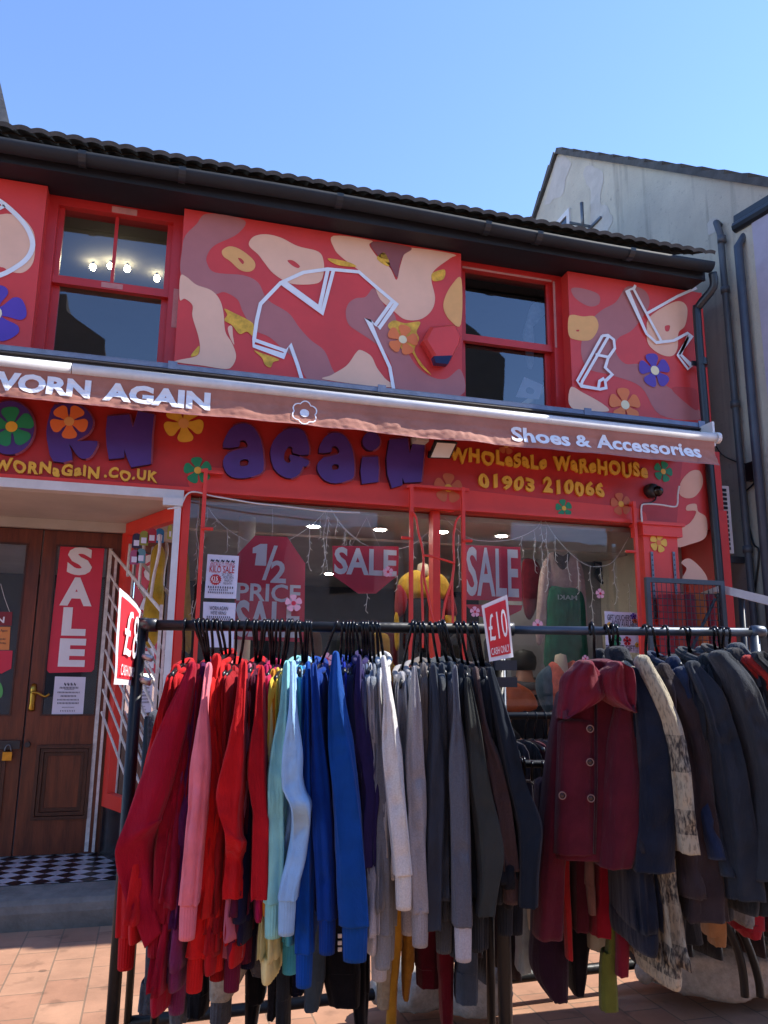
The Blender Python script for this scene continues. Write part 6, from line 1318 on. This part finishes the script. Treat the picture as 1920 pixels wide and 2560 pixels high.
# ================================================================== rack further along the street (its coats shade the ground at the right)
t = thing('clothes_rack', 'grey clothes rack of dark coats just past the right edge', 'clothes rack', (2.6, 2.4, 0))
ca, cb = V((2.12, 2.3, 0)), V((3.3, 2.4, 0))
mb = MB(); mb.tube([ca+V((0, 0, 1.6)), cb+V((0, 0, 1.6))], .0135, 12); mb.build('rail', railg, t, True)
for p in (ca, cb):
    mb = MB(); mb.tube([p, p+V((0, 0, 1.6))], .0155, 12); mb.build('upright', railg, t, True)
    mb = MB(); mb.tube([p+V((0, -.35, .02)), p+V((0, .35, .02))], .016, 10); mb.build('foot', railm, t, True)
src = [g_[0] for g_ in GAR if g_[1].startswith(('navy wool coat', 'slate wool', 'dark bottle', 'taupe grey', 'black coat hanging'))]
for i in range(12):
    g0 = src[i % len(src)]; o = g0.copy(); COL.objects.link(o)
    for ch in g0.children: c = ch.copy(); COL.objects.link(c); c.parent = o
    o.location = ca.lerp(cb, (i+.5)/12)+V((0, 0, 1.45)); o.rotation_euler = (0, 0, R(18))
    tag(o, 'dark coat on the rack past the right edge of the picture', 'coat', 'coats on the rack past the right edge')
    h = HANG.copy(); COL.objects.link(h)
    for ch in list(HANG.children): c = ch.copy(); COL.objects.link(c); c.parent = h
    h.location = ca.lerp(cb, (i+.5)/12)+V((0, 0, 1.6)); h.rotation_euler = (0, 0, R(3)); h.scale = (1, 1, 1)
    tag(h, 'black hanger on the rack past the right edge of the picture', 'hanger', 'hangers on the rack past the right edge')
# ================================================================== things behind the shop window
def puff(name, label, cat, pts, zz, Y, thick, m, group=None, parent=None, n=4):
    """soft object of real depth with the given outline on the plane y = Y"""
    P = smooth_loop(pxs(pts, zz, Y), n); c = sum(P, V())/len(P)
    rings_ = []
    for k_, d in ((1, 0), (.97, -.35), (.9, -.62), (.75, -.85), (.5, -.98), (.2, -1)):
        rings_.append([c+(p-c)*k_+V((0, thick*.5*d*(1+.2*noise.noise(p*6)), 0)) for p in P])
    back_ = [[c+(p-c)*k_+V((0, thick*.5*d, 0)) for p in P] for k_, d in ((.2, 1), (.6, .9), (.9, .6))]
    mb_ = MB(); mb_.rings(back_+rings_)
    if parent: return mb_.build(name, m, parent, True)
    return single(name, mb_, m, label, cat, group, True)
def board(name, label, pts, zz, Y, m, group=None, smooth=False, cat='sign'):
    P = pxs(pts, zz, Y)
    if smooth: P = smooth_loop(P, 3)
    o = thing(name, label, cat, sum(P, V())/len(P), group); mb_ = MB(); mb_.poly(P, depth=V((0, .004, 0))); mb_.build('card', m, o); return o
def words(o, items, zz, Y, m):
    for body, bl, tr, off in items:
        mb_ = MB(); text_px(mb_, body, zz(*bl), zz(*tr), Y, off=off); mb_.build('lettering', m, o)
ss = mat('sale_red', '#d02a44', .45, .06, 4); sw_ = mat('sale_white', '#e6e6ea', .45, .04, 6)
YV = 5.665
o = board('sale_sign', 'tall red half price sale tag hanging in the left window', [(790, 460), (1055, 472), (1205, 692), (1195, 1345), (605, 1322), (640, 620)], Y2, YV, ss)
mb = MB(); mb.poly(pxs([(770, 562), (832, 530), (890, 530), (880, 712), (786, 708), (800, 606), (768, 608)], Y2, YV-.004)); mb.build('lettering', sw_, o)
words(o, [('/', (845, 830), (978, 545), .0), ('2', (915, 852), (1050, 672), .03), ('PRICE', (632, 1000), (1170, 872), .02), ('SALE', (620, 1300), (1165, 1012), .03)], Y2, YV-.004, sw_)
cord('hanging_string', [[(928, 480), (935, 380), (932, 240)]], Y2, YV+.02, .002, white_p, 'thin string holding the half price tag', 'string')
o = board('sale_sign', 'red arrow shaped sale sign hanging left of the mullion', [(95, 505), (605, 510), (602, 728), (430, 872), (295, 872), (100, 735)], Y3, YV, ss)
words(o, [('SALE', (108, 722), (590, 538), .03)], Y3, YV-.004, sw_)
cord('hanging_string', [[(240, 510), (358, 290), (462, 520)]], Y3, YV+.02, .002, white_p, 'thin string holding the arrow shaped sale sign', 'string', n=1)
o = board('sale_sign', 'large red sale sign hanging right of the mullion', [(1110, 498), (1538, 515), (1553, 932), (1116, 920)], Y3, YV, ss)
words(o, [('SALE', (1128, 890), (1520, 532), .02)], Y3, YV-.004, sw_)
o = board('sale_sign', 'red arrow head card below the large sale sign', [(1115, 955), (1555, 962), (1545, 1000), (1370, 1085), (1200, 1040)], Y3, YV, ss)
# posters
o = board('poster', 'white poster for a vintage clothing kilo sale in the left window', [(395, 615), (655, 630), (632, 985), (368, 978)], Y2, 5.605, paper)
words(o, [('VINTAGE CLOTHING', (412, 712), (622, 690), .0), ('KILO SALE', (410, 765), (618, 718), .01)], Y2, 5.6, inkred)
words(o, [('SAT 26TH -', (512, 795), (610, 775), .0), ('MON 28TH', (524, 820), (610, 800), .0), ('MARCH', (534, 844), (600, 826), .0), ('FREE ENTRY', (524, 866), (600, 852), .0), ('- - - - - - - - - - -', (398, 895), (606, 885), .0), ('- - - - - - - - - -', (410, 915), (560, 907), .0), ('- - - - - - - - - - - - - -', (398, 938), (606, 930), .0)], Y2, 5.6, ink)
mb = MB(); c0 = at(Y2(462, 825), 5.6); mb.poly([c0+V((math.cos(a_)*(.041 if i % 2 else .034), 0, math.sin(a_)*(.041 if i % 2 else .034))) for i, a_ in enumerate([2*math.pi*i/32 for i in range(32)])]); st = mb.build('starburst', inkred, o)
mb = MB(); text_px(mb, '£15', Y2(425, 832), Y2(480, 800), 5.597); text_px(mb, 'KILO!', Y2(438, 852), Y2(490, 836), 5.597); mb.build('lettering', white_p, st)
mb = MB(); text_px(mb, '~ ~ ~ ~ ~', Y2(420, 680), Y2(620, 664), 5.6); mb.build('lettering', ink, o)
o = board('poster', 'white hiring notice below the kilo sale poster', [(360, 1010), (630, 1020), (608, 1392), (348, 1385)], Y2, 5.605, paper)
words(o, [("WE'RE HIRING!", (418, 1115), (550, 1090), .01), ('- - - - - - - - - - - -', (388, 1142), (580, 1132), .0), ('- - - - - - - - - - -', (392, 1158), (575, 1149), .0), ('WORN AGAIN', (410, 1078), (565, 1050), .01)], Y2, 5.6, ink)
o = board('poster', 'white gift vouchers poster with flowers at the right of the window', [(662, 190), (864, 200), (886, 446), (672, 432)], Y4, 5.605, paper)
words(o, [('GIFT VOUCHERS', (680, 245), (822, 215), .01), ('NOW AVAILABLE!', (710, 285), (862, 250), .01), ('PERFECT GIFT!!', (672, 432), (862, 400), .01)], Y4, 5.6, ink)
for x, y, r_, m_ in ((838, 222, .026, purple), (846, 248, .022, orange_p), (692, 272, .022, yellow_p), (735, 300, .04, green_p), (735, 368, .045, green_p), (800, 372, .036, inkred), (860, 395, .02, yellow_p)):
    mb = MB(); flower(mb, at(Y4(x, y), 5.6), r_, 0, 1, R(20)); mb.build('flower_print', [m_, ink], o)
# pink flower stickers on the glass
pk = mat('sticker_pink', '#eab0be', .5, .05, 9); ps_ = 'pink flower stickers on the window'
for zz, x, y, r_, lab in ((Y2, 1108, 1022, .055, 'pink flower sticker over the half price tag'), (Y2, 1385, 1487, .042, 'pink flower sticker left of the mustard trousers in the window'), (Y3, 522, 705, .036, 'pink flower sticker on the arrow shaped sale sign'), (Y3, 1190, 1012, .036, 'pink flower sticker beside the ten pound sign'),
                          (Z6, 868, 837, .036, 'pink flower sticker on the glass below the round fan'), (Z6, 574, 985, .040, 'pink flower sticker half hidden by the second rail'), (Y4, 545, 480, .026, 'small pink flower sticker just above the maroon coat collar')):
    c_ = at(zz(x, y), 5.612); mb = MB(); flower(mb, c_, r_*1.1, 0, 1, R(95)); o = single('flower_sticker', mb, [pk, ss], lab, 'sticker', ps_)
# icicle lights
def icicles(label, main, drops, zz, r_=.0028):
    o = thing('icicle_lights', label, 'string lights', at(zz(*main[0]), 5.68)); mb_ = MB()
    mb_.tube(smooth_loop(pxs(main, zz, 5.68), 5, False), r_, 5); mb_.build('wire', white_p, o, True)
    rn = random.Random(len(drops))
    for (x, y, l) in drops:
        p = at(zz(x, y), 5.675); L_ = (p-at(zz(x, y+l), 5.675)).length; k_ = max(3, int(L_/.05)); pts_ = [p+V((rn.uniform(-.012, .012) if i else 0, rn.uniform(-.004, .004), -L_*i/k_)) for i in range(k_+1)]
        mb_ = MB(); mb_.tube(pts_, r_*.85, 5)
        for q in pts_[1:]: mb_.tube([q, q+V((rn.choice((-1, 1))*.018, 0, -.018))], r_*.8, 4)
        mb_.build('drop', white_p, o, True)
icicles('white icicle lights draped above the half price tag', [(390, 215), (460, 315), (550, 400), (660, 472), (770, 515), (900, 525), (1060, 500), (1240, 390), (1330, 305), (1405, 235), (1465, 310), (1540, 410), (1659, 510)],
        [(390, 215, 160), (462, 318, 60), (555, 400, 190), (655, 470, 110), (775, 518, 340), (908, 525, 100), (1028, 515, 360), (1080, 500, 100), (1240, 395, 340), (1330, 305, 170), (1395, 240, 530), (1465, 310, 160), (1540, 410, 120)], Y2)
icicles('tangled white icicle lights at the left window post', [(330, 140), (318, 300), (300, 420), (320, 560), (310, 700), (330, 850), (300, 1000), (260, 1150)], [(318, 300, 100), (370, 440, 150), (300, 520, 130), (350, 560, 180), (310, 700, 160), (345, 680, 180), (330, 850, 150), (275, 1000, 150)], Y2)
icicles('white icicle lights draped over the arrow shaped sale sign', [(75, 215), (130, 300), (200, 390), (330, 490), (460, 530), (600, 530), (720, 490), (830, 400)], [(40, 240, 470), (185, 395, 130), (235, 460, 80), (370, 515, 490), (480, 530, 90), (590, 530, 310), (715, 520, 200), (790, 450, 60)], Y3)
icicles('white icicle lights draped across the right window', [(135, 480), (240, 570), (340, 590), (460, 580), (560, 535), (600, 490), (650, 560), (720, 640), (790, 695), (850, 710), (930, 685), (1010, 560)], [(200, 560, 240), (500, 570, 90), (555, 540, 190), (592, 495, 240), (612, 520, 300), (655, 560, 120), (715, 650, 120), (760, 680, 150), (822, 705, 280), (870, 715, 80), (935, 690, 190), (1000, 790, 130)], Z6)
# displayed clothes and dummies
t = thing('mannequin', 'headless dummy in a yellow, black and red sweater behind the mullion', 'mannequin', at(Y3(800, 1000), 6.3))
puff('yoke', None, None, [(600, 800), (650, 725), (740, 690), (800, 745), (850, 690), (940, 730), (992, 810), (980, 900), (930, 920), (800, 912), (660, 915)], Y3, 6.3, .12, fabric('#c9a13a', 'wool'), parent=t)
puff('body', None, None, [(660, 905), (800, 905), (930, 912), (960, 1050), (950, 1300), (650, 1300), (640, 1050)], Y3, 6.31, .14, fabric('#17181c', 'wool'), parent=t)
puff('sleeve', None, None, [(600, 800), (665, 900), (640, 1030), (590, 1050), (580, 960)], Y3, 6.3, .14, fabric('#8e1c28', 'wool'), parent=t); puff('sleeve', None, None, [(990, 810), (940, 900), (960, 1030), (1040, 1050), (1030, 950)], Y3, 6.3, .14, fabric('#8e1c28', 'wool'), parent=t)
puff('cuff', None, None, [(575, 1040), (600, 1040), (605, 1280), (580, 1285)], Y3, 6.29, .08, fabric('#d0a834', 'wool'), parent=t); puff('cuff', None, None, [(960, 1040), (1035, 1040), (1030, 1110), (965, 1115)], Y3, 6.29, .08, fabric('#d0a834', 'wool'), parent=t)
mb = MB(); c_ = at(Y3(790, 740), 6.31); mb.lathe(c_, [(.06, 0), (.05, .06), (.045, .10), (.0, .12)], 14); mb.build('neck', mat('dummy_cream', '#b9aa94', .6, .08, 6), t, True)
puff('trousers', 'mustard trousers hanging low behind the left window', 'trousers', [(400, 1190), (520, 1190), (540, 1350), (600, 1536), (470, 1536), (430, 1350)], Y3, 6.1, .1, fabric('#b08a2c', 'wool'))
t = thing('cardigan', 'pale pink cardigan with long sleeves hung in the right window', 'cardigan', at(Z6(700, 700), 6.15)); pkc = fabric('#c0a8a0', 'wool')
puff('body', None, None, [(615, 670), (655, 640), (690, 660), (720, 645), (762, 680), (765, 830), (620, 830)], Z6, 6.16, .10, pkc, parent=t, n=3)
puff('sleeve', None, None, [(618, 665), (625, 720), (618, 900), (600, 1060), (566, 1060), (575, 850), (590, 720)], Z6, 6.14, .07, pkc, parent=t, n=3)
puff('sleeve', None, None, [(758, 675), (785, 730), (800, 880), (802, 1060), (772, 1060), (765, 900), (752, 730)], Z6, 6.14, .07, pkc, parent=t, n=3)
puff('collar', None, None, [(650, 640), (690, 660), (725, 640), (715, 700), (690, 725), (660, 690)], Z6, 6.10, .03, fabric('#3a3436', 'wool'), parent=t, n=3)
t = thing('tote_dress', 'green printed dress hanging below the pale pink cardigan', 'dress', at(Z6(700, 900), 6.1))
puff('body', None, None, [(622, 815), (700, 808), (760, 815), (790, 860), (800, 1000), (795, 1200), (615, 1200), (612, 1000)], Z6, 6.12, .1, fabric('#1f6b4c', 'wool'), parent=t)
mb = MB(); p_ = at(Z6(760, 868), 6.05); p2_ = at(Z6(668, 842), 6.05); text(mb, 'MAKI', V((p_.x, 6.05, p_.z)), V((p2_.x-p_.x, 0, 0)), V((0, 0, p2_.z-p_.z)), off=.02); mb.build('lettering', mat('faded_print', '#9fb5ac', .7, .1, 9), t)
puff('scarf', 'dark red fringed scarf hung right of the large sale sign', 'scarf', [(500, 690), (560, 680), (590, 740), (580, 850), (540, 960), (505, 900)], Z6, 6.3, .08, fabric('#6c1826', 'wool'))
fan = at(Z6(890, 708), 7.15)
t = thing('wall_fan', 'round black ventilation fan on the pale wall inside the right window', 'fan', fan)
mb = MB(); mb.tube([fan+V((math.cos(a_)*.125, 0, math.sin(a_)*.18)) for a_ in [2*math.pi*i/28 for i in range(29)]], .014, 8); mb.build('ring', char, t, True)
for k_ in range(7):
    a_ = 2*math.pi*k_/7; d_ = V((math.cos(a_)*.11, 0, math.sin(a_)*.165)); e_ = V((-math.sin(a_)*.03, 0, math.cos(a_)*.04))
    mb = MB(); mb.hexa([fan+d_*.2-e_*.4, fan+d_*.2+e_*.4, fan+d_*.98+e_, fan+d_*.98-e_], V((0, .01, 0))); mb.build('blade', char, t)
mb = MB(); mb.lathe(fan, [(.03, -.03), (.03, .01)], 14, (0, 1, 0)); mb.build('hub', char, t)
t = thing('mannequin', 'cream dummy bust in an orange checked shirt beside the maroon coat', 'mannequin', at(Y4(390, 700), 5.95))
mb = MB(); c_ = at(Y4(398, 590), 5.95); h_ = at(Y4(398, 448), 5.95).z-c_.z; mb.lathe(c_, [(.075, -.03), (.06, h_*.3), (.052, h_*.7), (.045, h_*.93), (.0, h_)], 18); mb.build('neck', mat('dummy_cream', '#b9aa94'), t, True)
puff('shirt', None, None, [(335, 500), (375, 540), (405, 590), (440, 540), (470, 490), (480, 560), (470, 700), (420, 820), (340, 810), (320, 640)], Y4, 5.92, .2, mat('check_shirt', '#b8503c', .8, .3, 22), parent=t)
puff('jacket_side', None, None, [(260, 580), (320, 520), (345, 560), (335, 800), (300, 800), (255, 680)], Y4, 5.95, .16, fabric('#3f5666', 'wool'), parent=t)
puff('handbag', 'orange and stone handbag in the window gap between the racks', 'handbag', [(40, 660), (90, 620), (150, 640), (220, 690), (240, 790), (50, 800)], Y4, 5.85, .14, mat('tan_bag', '#b4572e', .5, .15, 8))
# shopper inside: head, hair, hooded jacket
pc = at(Y4(185, 700), 6.7)
per = thing('person', 'dark haired person in a navy hooded jacket behind the shop window', 'person', (pc.x, 6.7, .2))
hd = at(Y4(168, 510), 6.7)
def skin_body(name, joints, edges, m, parent):
    me = bpy.data.meshes.new(name); off = ABS.get(parent.name, V()); me.from_pydata([tuple(V(j[0])-off) for j in joints], edges, [])
    o = bpy.data.objects.new(name, me); COL.objects.link(o); md = o.modifiers.new('skin', 'SKIN'); md.use_smooth_shade = True
    for i, j in enumerate(joints): me.skin_vertices[0].data[i].radius = (j[1], j[1]*(j[2] if len(j) > 2 else 1))
    me.skin_vertices[0].data[0].use_root = True
    o.modifiers.new('sub', 'SUBSURF').levels = 2; o.modifiers['sub'].render_levels = 2
    me.materials.append(m); o.parent = parent; return o
x, y, hz = hd.x, 6.7, hd.z
skin_m = mat('skin', '#a87a62', .5, .06, 8)
J = [((x+.03, y, hz-.72), .15, .75), ((x+.03, y, hz-.45), .15, .8), ((x+.02, y, hz-.25), .16, .7), ((x+.01, y, hz-.13), .055), ((x, y, hz), .095, 1.1), ((x-.16, y, hz-.27), .06), ((x-.2, y-.03, hz-.55), .045), ((x-.12, y-.2, hz-.7), .035), ((x+.2, y, hz-.27), .06), ((x+.24, y-.03, hz-.55), .045), ((x+.16, y-.2, hz-.7), .035),
     ((x-.06, y, hz-1.1), .07), ((x-.07, y, .3), .05), ((x+.12, y, hz-1.1), .07), ((x+.13, y, .3), .05)]
skin_body('body', J, [(0, 1), (1, 2), (2, 3), (3, 4), (2, 5), (5, 6), (6, 7), (2, 8), (8, 9), (9, 10), (0, 11), (11, 12), (0, 13), (13, 14)], skin_m, per)
mb = MB(); mb.lathe((x+.01, y+.02, hz-.06), [(.10, 0), (.118, .06), (.115, .12), (.08, .17), (.0, .19)], 16); mb.build('hair', mat('dark_hair', '#1a1412', .6, .2, 30), per, True)
JJ = [((x+.03, y, hz-.8), .19, .8), ((x+.03, y, hz-.45), .185, .8), ((x+.02, y, hz-.26), .17, .75), ((x-.19, y, hz-.28), .075), ((x-.23, y-.03, hz-.55), .065), ((x-.14, y-.18, hz-.68), .055), ((x+.23, y, hz-.28), .075), ((x+.27, y-.03, hz-.55), .065), ((x+.18, y-.18, hz-.68), .055)]
skin_body('jacket', JJ, [(0, 1), (1, 2), (2, 3), (3, 4), (4, 5), (2, 6), (6, 7), (7, 8)], fabric('#1d222c', 'wool'), per)
mb = MB(); mb.tube([V((x+.02+.13*math.cos(a_), y+.11*math.sin(a_), hz-.17+.03*math.sin(a_))) for a_ in [2*math.pi*i/20 for i in range(21)]], .035, 10); mb.build('hood', fabric('#6d6f72', 'wool'), per, True)
# side window: yellow duffel coat and coloured tags
def sidept(p): return at(Y1(*p), 6.02)
t = thing('coat', 'mustard duffel coat with toggles hung in the doorway side window', 'coat', sidept((1330, 800)))
puff('body', None, None, [(1200, 560), (1290, 480), (1340, 520), (1400, 480), (1480, 560), (1500, 800), (1510, 1330), (1440, 1345), (1250, 1335), (1150, 1300), (1130, 1060), (1180, 800)], Y1, 6.02, .2, fabric('#b9952f', 'wool'), parent=t)
puff('hood', None, None, [(1290, 500), (1330, 440), (1390, 430), (1440, 480), (1400, 580), (1330, 590)], Y1, 5.95, .14, fabric('#b9952f', 'wool'), parent=t)
for y_ in (600, 790): q = at(Y1(1335, y_), 5.90); mb = MB(); mb.tube([q-V((.03, 0, 0)), q+V((.03, 0, 0))], .009, 8); mb.box(q.x-.035, q.x+.035, q.y+.004, q.y+.012, q.z-.015, q.z+.015); mb.build('toggle', mat('toggle_wood', '#3a2418', .5, .1, 10), t)
for i, (x, y, c_, nm) in enumerate(((1080, 470, '#2a1a38', 'dark purple'), (1138, 450, '#8a8c2c', 'olive'), (1202, 430, '#a81c30', 'red'), (1262, 430, '#1c6c98', 'blue'), (1358, 400, '#a0a43c', 'lime'), (1440, 370, '#8f8fa0', 'grey'), (1430, 500, '#2c8a3c', 'green'), (1062, 600, '#a0486c', 'pink'), (1115, 590, '#5c8a90', 'teal'))):
    p = at(Y1(x, y), 5.82); t = thing('price_tag', '%s round topped tag hung in the doorway side window' % nm, 'tag', p, 'coloured tags in the side window')
    mb = MB(); pts_ = [p+V((.03*math.cos(a_), 0, .03*math.sin(a_)+.015)) for a_ in [math.pi*i/8 for i in range(9)]]+[p+V((-.03, 0, -.06)), p+V((.03, 0, -.06))]; mb.poly(pts_, depth=V((0, .006, 0))); mb.build('body', mat('tag_'+c_[1:], c_, .5, .1, 9), t)
    mb = MB(); mb.box(p.x-.018, p.x+.018, p.y-.003, p.y-.001, p.z-.045, p.z-.005); mb.build('label', paper, t)
# door signs
YO = YD+.005
o = board('sale_banner', 'tall red banner with vertical sale letters on the right wooden door', [(478, 510), (500, 496), (800, 500), (828, 520), (742, 1495), (722, 1516), (390, 1524), (368, 1500)], Y1, YO, ss)
words(o, [('S', (522, 748), (740, 535), .05), ('A', (468, 990), (742, 775), .05), ('L', (482, 1228), (692, 1010), .05), ('E', (455, 1474), (686, 1255), .05)], Y1, YO-.004, sw_)
o = board('notice', 'white printed notice pinned below the sale banner on the door', [(435, 1552), (678, 1557), (652, 1886), (404, 1884)], Y1, YO, paper)
words(o, [('~ ~ ~ ~', (505, 1628), (600, 1600), .0), ('- - - - - - - - - - - - -', (472, 1648), (618, 1634), .01), ('- - - - - - - - - -', (510, 1658), (585, 1650), .0), ('- - - - - - - - - - - - - - - -', (455, 1684), (628, 1672), .0), ('- - - - - - - - - - -', (480, 1714), (600, 1700), .01), ('- - - - - - - - - - - - - - - -', (452, 1742), (622, 1730), .0), ('- - - - - - - - - - - - - - -', (452, 1770), (620, 1756), .01), ('- - - - - - - - - - -', (490, 1800), (585, 1792), .0), ('. . . . . . . . .', (475, 1832), (590, 1816), .02)], Y1, YO-.004, ink)
o = board('open_sign', 'dark red sign with white letters hung in the left wooden door', [(-260, 1035), (98, 1042), (92, 1150), (-265, 1145)], Y1, YO, mat('open_red', '#7c1c28', .5, .1, 6)); words(o, [('OPEN', (-190, 1124), (38, 1080), .03)], Y1, YO-.004, sw_)
cord('hanging_string', [[(5, 820), (35, 930), (75, 1040)]], Y1, YO, .002, white_p, 'thin string holding the dark red sign in the left door', 'string', n=1)
o = board('notice', 'orange paper notice below the dark red sign in the left door', [(-150, 1158), (82, 1160), (72, 1342), (-155, 1340)], Y1, YO, mat('orange_paper', '#d98a4c', .7, .05, 9)); words(o, [('Again', (2, 1202), (60, 1180), .0), ('- - - -', (0, 1262), (42, 1252), .02), ('Monday', (-8, 1300), (48, 1280), .0)], Y1, YO-.004, ink)
o = board('notice', 'dark red arrow shaped card below the orange notice', [(-150, 1345), (100, 1348), (88, 1490), (10, 1530), (-150, 1500)], Y1, YO, ss)
o = board('sticker', 'round green sticker low on the left wooden door glass', [(-40, 1610), (0, 1600), (22, 1650), (18, 1700), (-5, 1725), (-40, 1720)], Y1, YO, mat('sticker_green', '#5aa85a', .5, .05, 9), smooth=True, cat='sticker')
# papers and strips in the right sash window
o = board('paper_sheet', 'white paper with a grey drawing leaning in the right upper window', [(395, 1228), (492, 1270), (472, 1345), (352, 1332)], Z3, 5.86, paper, cat='paper'); mb = MB(); c0 = at(Z3(425, 1300), 5.855); mb.poly([c0+V((.04*math.cos(a_), 0, .03*math.sin(a_))) for a_ in [2*math.pi*i/14 for i in range(14)]]); mb.build('drawing', mat('drawing_grey', '#77808c', .7, .1, 9), o)
puff('hanging_scarf', 'white patterned scarf hanging inside the right upper window', 'scarf', [(430, 860), (480, 835), (515, 870), (500, 900), (450, 900), (430, 960), (420, 1010), (440, 1170), (410, 1175), (395, 1060), (385, 1010), (405, 940)], Z3, 5.95, .05, fabric('#b5b8c0', 'wool'), n=3)
# shop stock deeper inside, dim
rnd.seed(12)
for i in range(9):
    x = .7+.42*i; c_ = ['#3a1a20', '#20242e', '#4a2a1c', '#1c2a30', '#5a1c28', '#2a2a2e', '#38302a', '#1a1c28', '#46202c'][i]
    nm = ['maroon', 'navy', 'brown', 'teal', 'wine', 'ash', 'olive brown', 'ink', 'plum'][i]
    o = thing('dress', 'dim %s dress on a rail deep inside the shop' % nm, 'dress', (x, 8.2, 1.9), 'dresses deep inside the shop')
    rows = [[V((x+(.12+.02*j/10)*math.cos(a_)*(1+.3*noise.noise(V((a_, j*.3, i)))), 8.2+.2*math.sin(a_), 1.9-.09*j)) for a_ in [2*math.pi*k_/18 for k_ in range(18)]] for j in range(14)]
    mb = MB(); mb.rings(dome_top(rows, .08)); mb.build('body', fabric(c_, 'wool'), o, True)
t = thing('stock_rail', 'dark clothes rail deep inside the shop', 'clothes rail', (2.3, 8.2, .2)); mb = MB(); mb.tube([(.5, 8.2, 2.0), (4.2, 8.2, 2.0)], .015, 8); mb.build('rail', railm, t, True)
for x in (.5, 4.2): mb = MB(); mb.tube([(x, 8.2, .2), (x, 8.2, 2.0)], .015, 8); mb.build('upright', railm, t, True)
